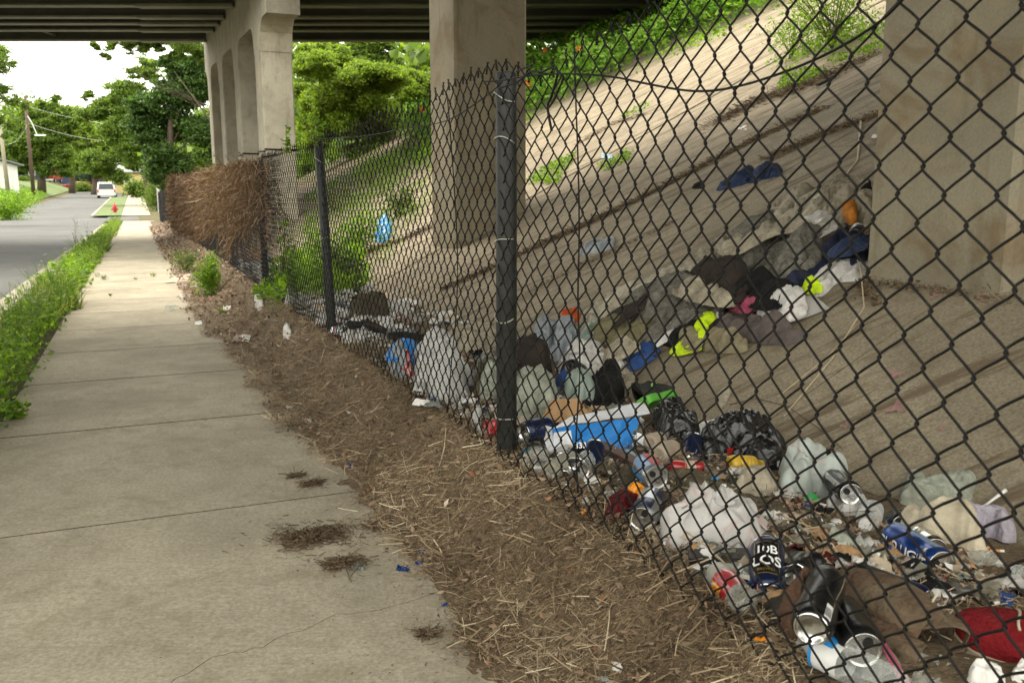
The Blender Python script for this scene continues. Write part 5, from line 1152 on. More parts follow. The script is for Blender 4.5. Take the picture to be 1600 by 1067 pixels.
def can(pa, pb, label, body='can_blue', r=.033, L=.122, lift=0, crush=.12, seed=1, roll=0, tilt=0, bands=(), texts=(), lidm='alu', name='drink_can', group='empty drink cans along the fence', pinch=None, bend=0, cut=None):
    """can whose base is towards pixel pa and whose lid is towards pixel pb"""
    crush = crush*1.5+.02; r *= 1.13; L *= 1.13; a, b, d = frame(pa, pb, r+lift); d = Vector((d.x, d.y, math.sin(tilt) + 0*d.z)).normalized() if tilt else d
    c = (a+b)/2 - d*L/2; root = empty(name, gz((a+b)/2, lift), label, 'can', group); Mx = zmat(c, d, 0); q_ = Mx.inverted() @ Vector((0, 0, CAMZ)); Mx = zmat(c, d, math.atan2(q_.y, q_.x) + roll); fn = dent(seed, crush, 20, bend, pinch)
    q = MB(); zs = np.linspace(.013, L-.016, 15)
    q.lathe([(r*.86, .004), (r*.95, .007)] + [(r, z) for z in zs] + [(r*.93, L-.009), (r*.83, L-.004)], Mx, 32, fn=fn); q.build('body', M[body], root, smooth=True)
    q = MB(); q.lathe([(r*.86, .0045), (r*.80, .0005), (r*.74, .0015), (r*.66, .006), (r*.40, .011), (.0012, .0125)], Mx, 32, fn=fn); q.build('base', M['alu'], root, smooth=True)
    q = MB(); rl = r*.83; q.lathe([(rl, L-.0045), (rl+.001, L-.002), (rl+.0008, L), (rl-.0008, L+.0002), (rl-.002, L-.0045), (rl-.004, L-.005), (.0012, L-.0038)], Mx, 32, fn=fn); lo = q.build('lid', M[lidm], root, smooth=True)
    q = MB(); V = [(0, 0)] + [(.010*math.cos(t)*.95, .0085*math.sin(t)) for t in np.linspace(0, 2*math.pi, 15)[:-1]]
    q.add([Mx @ Vector((x+rl*.46, y, L-.0030)) for x, y in V], [(0, i, i % 14+1) for i in range(1, 15)]); q.build('opening', M['hole'], root)
    q = MB()
    for t0, ra, rb in ((0, .0075, .0040),):
        V = []
        for t in np.linspace(0, 2*math.pi, 17)[:-1]:
            for rr, zz in ((ra, 0), (ra, .0012), (rb, .0012), (rb, 0)): V.append(Mx @ Vector((rr*math.cos(t)*1.35 - rl*.22, rr*math.sin(t), L-.0028+zz)))
        q.add(V, [(4*i+j, 4*i+(j+1) % 4, 4*((i+1) % 16)+(j+1) % 4, 4*((i+1) % 16)+j) for i in range(16) for j in range(4)])
    q.build('pull_tab', M['alu'], root)
    for bi, (a0, a1, z0, z1, mm) in enumerate(bands): patch(a0, a1, z0*L, z1*L, r, Mx, fn, mm, root, off=.00035*(min(bi, 3)+1), na=max(6, int(abs(a1-a0)*5)), nz=8)
    for (s, size, ac, zc, mm, al, *fl) in texts: wraptext(s, size, r, ac, zc*L, Mx, fn, mm, root, al, bool(fl and fl[0]))
    return root
def bottle(pa, pb, label, r=.032, L=.20, m='clear', lift=0, crush=.1, seed=1, roll=0, cap='white_plastic', ribs=True, band=None, neck=True, capr=.014, texts=(), shape=None, name='plastic_bottle', group='plastic bottles in the litter', tilt=0):
    a, b, d = frame(pa, pb, r+lift); d = Vector((d.x, d.y, math.sin(tilt))).normalized() if tilt else d
    c = (a+b)/2 - d*L/2; root = empty(name, gz((a+b)/2, lift), label, 'bottle' if 'bottle' in name else name.replace('_', ' ').split()[-1], group); Mx = zmat(c, d, 0); q_ = Mx.inverted() @ Vector((0, 0, CAMZ)); Mx = zmat(c, d, math.atan2(q_.y, q_.x) + roll); fn = dent(seed, crush, 18)
    prof = [(.0015, .008), (r*.45, .005), (r*.7, 0), (r*.93, .006), (r, .018)]
    zs = np.linspace(.022, L*.68, 30)
    for z in zs: prof.append((r*(1-.07*(math.sin(z*2*math.pi/.0135) > .2)) if ribs and not (band and band[0]*L < z < band[1]*L) else r*(.97 if band and band[0]*L < z < band[1]*L else 1), z))
    prof += [(r*.96, L*.72), (r*.80, L*.79), (r*.55, L*.85), (capr*.9, L*.90), (capr*.85, L*.97), (capr*.85, L-.006)] if neck else [(r, L*.9), (r*.9, L*.97), (r*.85, L)]
    if shape: prof = shape(r, L)
    q = MB(); q.lathe(prof, Mx, 32, fn=fn); q.build('body', M[m], root, smooth=True)
    if cap:
        q = MB(); q.lathe([(capr, L-.016), (capr, L-.001), (capr*.9, L), (.0015, L)], Mx, 20); q.build('cap', M[cap], root)
    if band: patch(0, 2*math.pi, band[0]*L, band[1]*L, r*.985, Mx, fn, band[2], root, na=28)
    for (s, size, ac, zc, mm, al, *fl) in texts: wraptext(s, size, r, ac, zc*L, Mx, fn, mm, root, al, bool(fl and fl[0]))
    return root, Mx, fn
def shoe(heel, toe, label, L=.29, wd=.10, H=.09, upper='red_canvas', sole='sole_cream', lift=0, roll=0, solet=.028, stripe=None, lace=None, tilt=0, collar=.5, name='shoe', group='discarded shoes', toecap=None, high=1.0):
    """heel and toe as photo pixels; roll turns it about its length"""
    a = P(*heel, lift+.02); b = P(*toe, lift+.02); x = Vector((b.x-a.x, b.y-a.y, (b.z-a.z) if not tilt else math.tan(tilt)*math.hypot(b.x-a.x, b.y-a.y))).normalized()
    y0 = Vector((0, 0, 1)).cross(x).normalized(); z0 = x.cross(y0); yy = y0*math.cos(roll)+z0*math.sin(roll); zz = x.cross(yy)
    c = (a+b)/2; c = gz(c, lift + abs(math.sin(roll))*wd*.45); root = empty(name, c, label, 'shoe', group)
    def T(u, v, w_): return c + x*((u-.5)*L) + yy*v + zz*w_
    def hw(u): return wd/2*(.70 + .10*math.sin(u*math.pi*1.0) + .22*math.exp(-((u-.72)/.2)**2))*(1-max(0, (u-.86)/.14)**2.6*.62)*(1-max(0, (.08-u)/.08)**2*.45)
    def top(u): return H*(high*(1.0 if u < .3 else 1.0-(u-.3)*.9) if u < .6 else (.73*high if high <= 1 else .73)-(u-.6)*.85)
    us = np.linspace(0, 1, 26); th = np.linspace(0, math.pi, 17)
    q = MB(); V = []
    for u in us:
        for t in th:
            co, si = math.cos(t), math.sin(t); w_ = hw(u)*(1-.25*si*si); h = max(.012, top(u)); zz_ = solet + (abs(si)**.75)*h*.95; vv = w_*co*(1.0 if si < .5 else 1)
            if .06 < u < collar and si > .80: zz_ = solet + h*.95*(.80**.75) - (si-.80)/.2*h*.55; 
            V.append(T(u, vv, zz_))
    q.add(V, [(i*17+j, i*17+j+1, (i+1)*17+j+1, (i+1)*17+j) for i in range(25) for j in range(16)]); q.build('upper', M[upper], root, smooth=True)
    q = MB(); V = []
    for u in us:
        w_ = hw(u)*1.05; sp = .012*max(0, (u-.8)/.2)**2; hs = solet*(1.15 if u < .25 else 1)
        V += [T(u, -w_, sp), T(u, -w_*1.0, hs+sp*.4), T(u, w_, hs+sp*.4), T(u, w_, sp)]
    q.add(V, [(i*4+j, i*4+(j+1) % 4, (i+1)*4+(j+1) % 4, (i+1)*4+j) for i in range(25) for j in range(4)] + [(0, 1, 2, 3), (103, 102, 101, 100)]); so = q.build('sole', M[sole], root)
    bevel(so, .003)
    q = MB(); V = [];
    uo = np.linspace(.09, collar-.02, 8)
    for u in uo: V += [T(u, -hw(u)*.55, solet+top(u)*.48), T(u, hw(u)*.55, solet+top(u)*.48)]
    q.add(V, [(2*i, 2*i+1, 2*i+3, 2*i+2) for i in range(7)]); q.build('insole', M['black_cloth'], root)
    if stripe:
        for (u0, u1, z0_, z1_, mm) in stripe:
            for sg in (-1, 1):
                V = []; 
                for k in range(9):
                    u = u0+(u1-u0)*k/8; tc = z0_+(z1_-z0_)*k/8
                    for dt in (-.10, .10):
                        t = tc+dt; co, si = math.cos(t), math.sin(t); V.append(T(u, sg*(hw(u)*(1-.25*si*si)*co+.0015), solet+(abs(si)**.75)*max(.012, top(u))*.95+.001))
                q = MB(); q.add(V, [(2*i, 2*i+1, 2*i+3, 2*i+2) for i in range(8)]); q.build('stripe', M[mm], root)
    if lace:
        for k in range(4):
            u = collar+.02+k*.055; V = []; q = MB(); q.tube([T(u+.01*math.sin(t*3), hw(u)*.5*t, solet+top(u)*(.97-.12*t*t)) for t in np.linspace(-1, 1, 7)], .0028, 5); q.build('lace', M[lace], root, smooth=True)
    return root
def densify(path, k=4):
    out = []
    for a, b in zip(path[:-1], path[1:]):
        for j in range(k): out.append(tuple(a[i]+(b[i]-a[i])*j/k for i in range(4)))
    return out + [path[-1]]
def loft(name, path, label, c, m, lift=0, seed=1, open_end=True, squash=.6, group=None, wob=.12, sides=20, inner='hole'):
    """path = [(px, py, halfwidth_m, extra height)]; a floppy tube such as a boot shaft or sleeve"""
    path = densify(path, 3); sides = 28
    C = [P(x, y, lift+w_*squash+h) for (x, y, w_, h) in path]; root = None; V = []; k = len(path); r = random.Random(seed)
    for i in range(k):
        t = (C[min(i+1, k-1)]-C[max(i-1, 0)]).normalized(); u = t.cross(Vector((0, 0, 1))).normalized(); v = u.cross(t); w_ = path[i][2]
        for j in range(sides):
            a = 2*math.pi*j/sides; f = 1+wob*(mn.noise(Vector((math.cos(a)*1.6, math.sin(a)*1.6, i*.3+seed)))*2.2 - abs(mn.noise(Vector((math.cos(a)*4, math.sin(a)*4, i*.9+seed))))*1.6); V.append(C[i] + u*math.cos(a)*w_*f + v*math.sin(a)*w_*squash*f)
    q = MB(); q.add(V, [(i*sides+j, i*sides+(j+1) % sides, (i+1)*sides+(j+1) % sides, (i+1)*sides+j) for i in range(k-1) for j in range(sides)] + [tuple(range(sides))[::-1]] + ([] if open_end else [tuple((k-1)*sides+j for j in range(sides))]))
    o = q.build(name, M[m], origin=gz(C[0], lift), smooth=True); s_ = o.modifiers.new('thickness', 'SOLIDIFY'); s_.thickness = .004; s_.offset = -1; sb = o.modifiers.new('smooth', 'SUBSURF'); sb.levels = 1; sb.render_levels = 1
    tag(o, label, c, group); return o
def butt(x, y, a, label, L=.028, lift=.005, group='cigarette butts on the earth'):
    c = P(x, y, lift); root = empty('cigarette_butt', c, label, 'cigarette butt', group); d = Vector((math.cos(a), math.sin(a), .08)).normalized()
    q = MB(); q.tube([c-d*L*.5, c+d*L*.35], .0038, 8); q.build('filter', M['filter'], root, smooth=False); q = MB(); q.tube([c+d*L*.352, c+d*L*.7], .0037, 8); q.build('paper_end', M['cig_paper'], root)
    return root
E = 'ellipse'
def ell(x0, y0, x1, y1, k=10, j=.06, seed=1, ang=0):
    r = random.Random(seed); cx, cy, a, b = (x0+x1)/2, (y0+y1)/2, (x1-x0)/2, (y1-y0)/2
    return [(cx + a*math.cos(t)*(1+r.uniform(-j, j)), cy - b*math.sin(t)*(1+r.uniform(-j, j))) for t in np.linspace(0, 2*math.pi, k+1)[:-1]]

# --- clothes pile on the slope, from the bottom of the heap up
H = heap
H('blanket', [(895, 520), (935, 480), (1000, 450), (1060, 425), (1130, 375), (1200, 335), (1290, 300), (1360, 290), (1362, 330), (1290, 350), (1180, 370), (1100, 420), (1060, 460), (980, 500), (930, 545)], .10, 'cream_cloth', 'long cream blanket twisted up the slope behind the grey one', 'blanket', 1, fold=(7, 34), amp=.6, ang=.55, cs=30, res=64, edge=.5)
H('cloth', [(1200, 335), (1240, 305), (1300, 288), (1362, 280), (1364, 352), (1300, 345), (1240, 352)], .11, 'beige_cloth', 'beige bedding bunched at the top of the clothes pile against the column', 'cloth', 2, lift=.03, fold=(8, 26), amp=.6, ang=.4, res=44)
H('blanket', [(960, 505), (985, 478), (1030, 450), (1075, 430), (1110, 448), (1135, 470), (1120, 492), (1075, 505), (1020, 512)], .13, 'grey_blanket', 'lower fold of the coarse grey blanket lying over the cream one', 'blanket', 3, lift=.02, fold=(5, 11), amp=.45, ang=.5, res=44, crumple=.12)
H('blanket', [(1085, 430), (1110, 395), (1150, 362), (1210, 345), (1270, 350), (1290, 380), (1262, 420), (1225, 438), (1180, 425), (1130, 420)], .17, 'grey_blanket', 'big coarse grey blanket heaped over the black clothes', 'blanket', 4, lift=.05, fold=(4, 9), amp=.45, ang=.6, res=48, crumple=.10)
H('jacket', [(1075, 425), (1100, 402), (1150, 400), (1170, 425), (1165, 465), (1130, 480), (1100, 462)], .09, 'dark_brown_cloth', 'dark brown jacket poking out between the two grey blankets', 'jacket', 5, lift=.09, fold=(6, 14), amp=.5, ang=-.3, res=34)
H('trousers', [(1140, 420), (1180, 418), (1235, 440), (1245, 470), (1200, 482), (1150, 470)], .08, 'black_cloth', 'black clothing under the edge of the big grey blanket', 'clothes', 6, lift=.06, fold=(6, 14), amp=.5, ang=.2, res=34)
H('hoodie', [(1205, 470), (1215, 430), (1260, 400), (1310, 368), (1356, 350), (1358, 395), (1310, 412), (1275, 438), (1240, 465)], .12, 'navy_cloth', 'dark navy hooded top lying below the grey blanket by the column', 'hoodie', 7, lift=.02, fold=(6, 15), amp=.5, ang=.5, res=44, crumple=.15)
H('cloth', [(1255, 462), (1280, 432), (1310, 408), (1350, 390), (1352, 432), (1310, 440), (1285, 462)], .06, 'white_cloth', 'white cloth between the navy top and the column', 'cloth', 8, fold=(7, 20), amp=.5, ang=.6)
H('high_visibility_vest', [(1252, 452), (1262, 430), (1282, 433), (1285, 455), (1265, 460)], .035, 'neon_cloth', 'small patch of neon yellow vest beside the white rag', 'vest', 9, lift=.03, fold=(12, 25), res=24)
H('high_visibility_vest', [(1083, 515), (1088, 497), (1112, 485), (1122, 490), (1108, 505), (1110, 522), (1092, 532)], .04, 'neon_cloth', 'upper neon yellow strip in the middle of the clothes', 'vest', 10, lift=.03, fold=(14, 25), res=24)
H('high_visibility_vest', [(1045, 550), (1060, 538), (1090, 530), (1096, 545), (1075, 552), (1055, 556)], .03, 'neon_cloth', 'lower neon yellow strip touching the paving', 'vest', 11, lift=.01, fold=(14, 25), res=24)
H('trousers', [(1020, 530), (1050, 505), (1085, 492), (1100, 510), (1075, 530), (1050, 545)], .06, 'black_cloth', 'black cloth under the neon yellow strips', 'clothes', 12, lift=.0, fold=(9, 18))
H('shirt', [(1140, 482), (1145, 463), (1165, 460), (1188, 468), (1186, 484), (1160, 490)], .05, 'pink_cloth', 'small crumpled pink shirt between grey blanket and white rag', 'shirt', 13, lift=.04, fold=(16, 22), res=28)
H('cloth', [(1120, 475), (1130, 460), (1160, 448), (1168, 455), (1140, 480)], .04, 'light_blue_cloth', 'pale blue strip of cloth above the pink shirt', 'cloth', 14, lift=.04, fold=(12, 25), res=24)
H('shirt', [(1120, 510), (1130, 490), (1175, 485), (1215, 498), (1255, 510), (1260, 525), (1225, 540), (1180, 535), (1140, 528)], .085, 'plum_grey_cloth', 'plum grey shirt spread in folds on the paving below the pile', 'shirt', 15, fold=(9, 20), amp=.6, ang=-.2, res=46)
H('trousers', [(1095, 545), (1100, 522), (1130, 515), (1165, 535), (1168, 548), (1135, 552)], .07, 'khaki_cloth', 'crumpled khaki trousers beside the neon strips', 'trousers', 16, fold=(12, 22), amp=.6, res=38)
H('rag', [(1182, 492), (1190, 462), (1225, 455), (1260, 462), (1262, 485), (1240, 502), (1205, 505)], .08, 'white_cloth', 'wrinkled white rag on top of the plum grey shirt', 'rag', 17, lift=.02, fold=(14, 30), amp=.6, ang=.2, res=44)
sheet('paper_sheet', [(1240, 502), (1297, 482), (1270, 460), (1235, 470)], [.01, .004, .02, .03], 'grey_paper', 'flat grey sheet of paper sticking out from under the white rag', 'paper', .003)
H('trousers', [(905, 545), (930, 520), (975, 500), (1020, 500), (1050, 505), (1035, 530), (1000, 560), (950, 575), (915, 565)], .11, 'olive_cloth', 'olive trousers in a heap at the lower end of the pile', 'trousers', 18, fold=(9, 18), amp=.6, ang=.4, res=48)
H('sheet', [(990, 545), (1010, 520), (1050, 500), (1105, 475), (1130, 470), (1125, 490), (1080, 510), (1040, 535), (1005, 552)], .05, 'white_cloth', 'long strip of white sheet running below the grey blanket', 'sheet', 19, lift=.02, fold=(8, 26), amp=.5, ang=.6, res=40)
H('jeans', [(960, 575), (975, 548), (1020, 535), (1035, 540), (1020, 560), (985, 582)], .05, 'denim', 'bright blue jeans at the lower right of the olive trousers', 'jeans', 20, lift=.01, fold=(12, 24), res=34)
H('cap', [(872, 505), (878, 487), (895, 480), (908, 490), (905, 505), (888, 510)], .06, 'orange_cloth', 'crumpled orange-red cloth at the lower tip of the cream blanket', 'cloth', 21, lift=.02, fold=(16, 20), res=28)
H('rag', [(1318, 340), (1316, 315), (1325, 305), (1336, 318), (1340, 345), (1330, 352)], .07, 'rust_cloth', 'rust orange rag standing up near the column', 'rag', 22, lift=.08, fold=(16, 20), res=28)
H('shoes', [(1285, 305), (1310, 290), (1350, 280), (1362, 285), (1358, 300), (1310, 306)], .05, 'black_cloth', 'black cloth at the very top of the pile by the column', 'cloth', 23, lift=.08, fold=(12, 20), res=26)
H('bag', [(905, 565), (900, 535), (925, 500), (942, 485), (935, 515), (925, 550)], .05, 'film_green', 'yellow-green mesh bag folded at the foot of the cream blanket', 'bag', 24, lift=.04, fold=(6, 30), ang=.8, res=28)
bottle((1278, 368), (1292, 340), 'clear white food tub tipped in the bedding by the column', .04, .07, 'clear_dirty', .10, .05, 5, cap=None, ribs=False, neck=False, name='food_tub')
bottle((1332, 372), (1345, 352), 'dark open cup lying on the navy top', .035, .07, 'black_plastic', .12, .02, 6, cap=None, ribs=False, neck=False, name='cup', group='cups')
bottle((1272, 318), (1284, 308), 'small glass jar in the beige bedding', .026, .06, 'clear_dirty', .12, .0, 7, cap='white_plastic', ribs=False, neck=False, capr=.022, name='jar')
# --- lone things up the slope
H('jeans', [(1118, 300), (1125, 285), (1160, 270), (1195, 258), (1218, 258), (1222, 268), (1190, 280), (1150, 292)], .07, 'dark_denim', 'dark denim jeans lying by themselves across the slope', 'jeans', 30, fold=(8, 26), amp=.6, ang=.5, res=40)
H('bag', [(905, 400), (915, 385), (940, 370), (962, 370), (958, 385), (935, 395)], .06, 'film_grey', 'small pale plastic bag alone on the slope', 'plastic bag', 31, fold=(12, 22), res=32)
H('sandal', [(1080, 296), (1088, 287), (1100, 284), (1098, 296)], .03, 'black_cloth', 'small dark scrap of cloth alone on the slope left of the jeans', 'scrap', 32, res=16)
shoe((1278, 136), (1308, 118), 'white sandal sole high on the slope under the bush', .26, .09, .02, 'black_cloth', 'shoe_white', solet=.02)
scrap(948, 244, 18, 8, 'light_blue_cloth', 'flat pale blue wrapper in the weeds on the slope', 33, c='wrapper', name='wrapper')
scrap(1160, 200, 14, 8, 'paper', 'white scrap high on the slope above the jeans', 34)
scrap(1372, 214, 22, 5, 'paper', 'white strip of paper by the near column', 35)
H('bag', [(585, 375), (590, 350), (600, 335), (612, 345), (610, 370), (598, 380)], .12, 'ink_blue', 'sky-blue plastic bag in the weeds of the sunlit slope', 'plastic bag', 36, fold=(8, 14), res=26)
H('rag', [(1117, 632), (1122, 612), (1132, 600), (1142, 605), (1136, 628), (1126, 638)], .03, 'beige_cloth', 'small knotted rag with straw on the bare paving', 'rag', 37, fold=(20, 40), res=22)

# --- middle of the litter line, behind and right of the near post
H('bag', [(832, 560), (835, 520), (855, 500), (885, 500), (905, 525), (900, 552), (865, 565)], .13, 'film_grey', 'grey and white crinkled plastic bag beside the near post', 'plastic bag', 40, fold=(12, 16), amp=.55, crumple=.5, cs=38, res=44)
H('rag', [(870, 575), (880, 545), (920, 535), (965, 550), (972, 575), (940, 600), (900, 598)], .09, 'white_cloth', 'off-white cloth spilling below the grey bag', 'rag', 41, fold=(12, 22), amp=.6, res=40)
H('rag', [(925, 590), (930, 560), (965, 552), (990, 575), (985, 602), (950, 612)], .07, 'beige_cloth', 'dirty beige cloth to the right of the off-white one', 'rag', 42, fold=(12, 22), amp=.6, res=36)
H('bag', [(875, 582), (885, 565), (910, 566), (922, 590), (900, 598)], .07, 'film_black', 'small shiny black bag on the off-white cloth', 'plastic bag', 43, lift=.03, fold=(14, 22), crumple=.5, res=32)
H('jacket', [(805, 592), (808, 555), (825, 542), (850, 555), (862, 575), (840, 600)], .13, 'dark_brown_cloth', 'dark brown stiff cloth standing up just right of the post', 'cloth', 44, fold=(9, 14), amp=.6, res=34)
H('bag', [(800, 675), (800, 615), (825, 585), (855, 588), (875, 620), (880, 655), (850, 680), (820, 685)], .17, 'grey_green_cloth', 'pale grey-green sack in upright folds beside the post', 'sack', 45, fold=(5, 17), amp=.6, ang=.1, res=48, crumple=.15)
H('bag', [(878, 640), (885, 605), (905, 590), (935, 592), (942, 615), (925, 640), (900, 648)], .13, 'film_green', 'pale green translucent bag right of the grey-green sack', 'plastic bag', 46, fold=(8, 16), amp=.5, res=40, crumple=.2)
H('boot', [(922, 640), (935, 600), (960, 580), (975, 600), (972, 635), (950, 648)], .13, 'black_cloth', 'black boot-like bundle standing behind the blue box', 'bundle', 47, fold=(8, 14), amp=.5, res=34)
H('jacket', [(868, 600), (878, 585), (890, 590), (885, 610)], .05, 'denim', 'small blue cloth under the off-white cloth', 'cloth', 48, lift=.04, res=20)
sheet('cardboard_flap', [(843, 662), (925, 655), (905, 622), (862, 624)], [.06, .07, .14, .14], 'card', 'tan cardboard flap propped over the blue box', 'cardboard', .006, .003, 3, crease=.004)
root = empty('cardboard_box', P(920, 700), 'crushed blue and white cardboard drinks box with black lettering', 'box')
sheet('box_top', [(865, 668), (1018, 645), (1005, 628), (890, 652)], [.115, .115, .125, .125], 'box_white', '', '', .006, .002, 4, parent=root, crease=.003)
sheet('box_front', [(868, 720), (985, 708), (1000, 652), (862, 668)], [.0, .0, .112, .112], 'box_blue', '', '', .006, .002, 5, parent=root, crease=.003)
sheet('box_side', [(862, 722), (868, 720), (862, 668), (842, 662)], [.0, .0, .11, .11], 'box_white', '', '', .004, .002, 6, parent=root)
sheet('white_panel', [(866, 712), (896, 706), (892, 672), (864, 676)], [.022, .03, .095, .095], 'box_white', '', '', .003, .002, 7, parent=root)
def flattext(s, size, px, py, dz, m, parent, yaw=0, pitch=R(60)):
    V, F = text_mesh(s, size); c = P(px, py, dz); Mx = Matrix.Translation(c) @ Matrix.Rotation(yaw, 4, 'Z') @ Matrix.Rotation(pitch, 4, 'X'); mb = MB(); mb.add([Mx @ v for v in V], F); return mb.build('lettering', M[m], parent)
for (px, py, s) in [(907, 702, '333'), (930, 697, '333')]: flattext(s, .026, px, py-6, .075, 'ink_white', root, R(12))
H('wrapper', [(900, 716), (905, 690), (945, 682), (950, 705), (930, 716)], .02, 'ink_black', 'black printed wrapper in front of the blue box', 'wrapper', 49, lift=.01, res=20)
# round tin with black and white lid
def tin(px, py, r, h, label, axis, lift, seed=1):
    c = P(px, py, lift); root = empty('round_tin', c, label, 'tin'); Mx = zmat(c, Vector(axis).normalized())
    q = MB(); q.lathe([(.0015, 0), (r, 0), (r, h)], Mx, 32); q.build('base', M['tan_plastic'], root, smooth=False)
    q = MB(); q.lathe([(r+.001, h*.6), (r+.001, h+.001), (r-.002, h+.002), (r-.003, h)], Mx, 32); q.build('rim', M['gold'], root)
    q = MB(); q.lathe([(r-.003, h+.0005), (.0015, h+.0008)], Mx, 32); q.build('lid', M['ink_black'], root)
    q = MB(); V = [Vector((0, 0, h+.0016))] + [Vector((math.cos(t)*r*.8, math.sin(t)*r*.8, h+.0016)) for t in np.linspace(-.6, 1.6, 9)]; q.add([Mx @ v for v in V], [(0, i, i+1) for i in range(1, 9)]); q.build('label', M['ink_white'], root)
    for (s, x, y, sz) in (('ICE', -.012, .012, .018), ('SP', -.006, -.016, .020)):
        V, F = text_mesh(s, sz); q = MB(); q.add([Mx @ (v + Vector((x, y, h+.0022))) for v in V], F); q.build('lettering', M['ink_white'], root)
tin(995, 690, .036, .014, 'round tin with black and white lid standing on edge by the blue box', (-.2, -1, .55), .035)
bottle((1015, 715), (1062, 700), 'dirty tan plastic tub lying below the green sneaker', .038, .13, 'tan_plastic', .0, .15, 9, cap=None, ribs=False, neck=False, name='plastic_tub')
bottle((1005, 694), (1040, 685), 'smaller tan tub behind the first one', .030, .08, 'tan_plastic', .03, .1, 10, cap=None, ribs=False, neck=False, name='plastic_tub')
q = MB(); a, b = P(935, 694, .04), P(1022, 736, .035); d = (b-a).normalized(); q.box((a+b)/2, ((b-a).length, .045, .018), d.to_track_quat('X', 'Z').to_matrix()); o = q.build('wood_board', M['wood_brown'], origin=(a+b)/2); bevel(o, .003); tag(o, 'short brown painted board lying across the cans', 'board')
shoe((985, 642), (1072, 622), 'black running shoe with bright green sole tilted on its side', .29, .10, .085, 'mesh_black', 'sole_green', .03, R(-38), .030, stripe=[(.35, .62, .5, 1.0, 'neon_cloth'), (.25, .4, .3, .6, 'sole_green')], lace='black_cloth', collar=.42)
sheet('food_tray', [(1078, 690), (1140, 690), (1140, 655), (1082, 660)], [.03, .03, .06, .05], 'white_plastic', 'white polystyrene tray between the black bags', 'tray', .005, .003, 8, crease=.004)
H('bag', [(1025, 670), (1030, 645), (1060, 640), (1085, 655), (1095, 690), (1070, 705), (1035, 695)], .09, 'film_black', 'shiny black bag left of the white tray', 'plastic bag', 50, fold=(12, 20), amp=.5, crumple=.4, cs=34, res=46)
H('bag', [(1085, 705), (1100, 680), (1145, 662), (1195, 668), (1225, 700), (1230, 728), (1200, 738), (1150, 722), (1110, 722)], .11, 'film_black', 'large shiny black bin bag behind the yellow bottle', 'plastic bag', 51, fold=(9, 20), amp=.5, ang=.2, crumple=.4, cs=30, res=56)
can((1078, 722), (1086, 686), 'small dark blue can standing among the black bags', 'can_navy', .027, .10, .01, .05, 50, tilt=R(60), bands=[(3.6, 5.4, .3, .5, 'ink_white')])
root, Mx, fn = bottle((1128, 726), (1200, 728), 'squat yellow plastic bottle with a white label, in front of the black bin bag', .033, .125, 'yellow_plastic', .0, .08, 12, cap='yellow_plastic', ribs=True, capr=.019)
patch(R(20), R(110), .02, .065, .033, Mx, fn, 'card_pale', root, na=8)
root, Mx, fn = bottle((1037, 730), (1106, 730), 'red bottle with a pale label band lying left of the yellow bottle', .022, .125, 'red_paint', .012, .03, 13, cap=None, ribs=False, neck=False, band=(.42, .68, 'card_pale'), shape=lambda r, L: [(.0015, 0), (r*.7, .002), (r*.95, .010), (r, .022), (r, L*.38), (r*.93, L*.42), (r*.93, L*.68), (r, L*.72), (r, L-.02), (r*.9, L-.008), (r*.5, L), (.0015, L)])
can((1003, 722), (1030, 752), 'silver, blue and red can with its open lid toward the camera', 'can_silver', .033, .122, .045, .06, 14, bands=[(-.4, .5, .12, .88, 'can_lblue'), (-1.3, -.45, .1, .9, 'ink_red'), (.9, 1.2, .1, .9, 'ink_blue'), (3.0, 4.2, .1, .9, 'can_lblue')], lidm='alu_dull')
can((1022, 775), (1000, 816), 'silver and navy energy drink can pointing toward the fence', 'can_silver', .033, .122, .02, .08, 15, bands=[(-1.6, .2, .05, .40, 'can_navy'), (-.2, 1.7, .60, .95, 'can_navy')], lidm='alu')
bottle((1005, 770), (985, 762), 'orange plastic cup end beside the silver cans', .021, .03, 'orange_plastic', .04, 0, 16, cap=None, ribs=False, neck=False, name='cup')
H('bag', [(938, 818), (935, 780), (955, 765), (1000, 768), (1003, 795), (985, 820), (960, 828)], .10, 'maroon_cloth', 'maroon and black nylon pouch left of the silver cans', 'pouch', 52, fold=(6, 16), amp=.35, crumple=.15, res=36)
H('pad', [(925, 825), (935, 802), (985, 804), (992, 822), (965, 838)], .05, 'black_rubber', 'black rubber flap under the maroon pouch', 'rubber flap', 53, lift=.0, fold=(8, 18), res=26)
H('sleeping_mat', [(945, 775), (960, 735), (1010, 735), (1100, 745), (1190, 775), (1250, 800), (1230, 850), (1190, 850), (1140, 790), (1040, 770)], .05, 'olive_brown_cloth', 'flat dirty brown-grey blanket half buried under the bottles', 'blanket', 54, fold=(5, 16), amp=.4, ang=-.2, res=44)
H('rag', [(1148, 765), (1155, 748), (1180, 738), (1215, 755), (1212, 772), (1180, 775)], .05, 'beige_cloth', 'crumpled tan napkin below the yellow bottle', 'napkin', 55, lift=.02, fold=(14, 26), res=30)
H('bag', [(1030, 848), (1035, 800), (1055, 775), (1100, 762), (1150, 768), (1180, 790), (1192, 830), (1190, 872), (1150, 866), (1110, 862), (1060, 868)], .21, 'film_white', 'big white plastic bag with faint red print right behind the fence', 'plastic bag', 56, fold=(6, 11), amp=.32, crumple=.3, cs=30, res=64, edge=.6)
H('plastic_strip', [(1000, 868), (1010, 856), (1045, 862), (1075, 880), (1060, 890), (1030, 882)], .03, 'film_plain', 'torn white plastic strip lying left of the big white bag', 'plastic strip', 57, fold=(10, 40), ang=-.5, res=28)
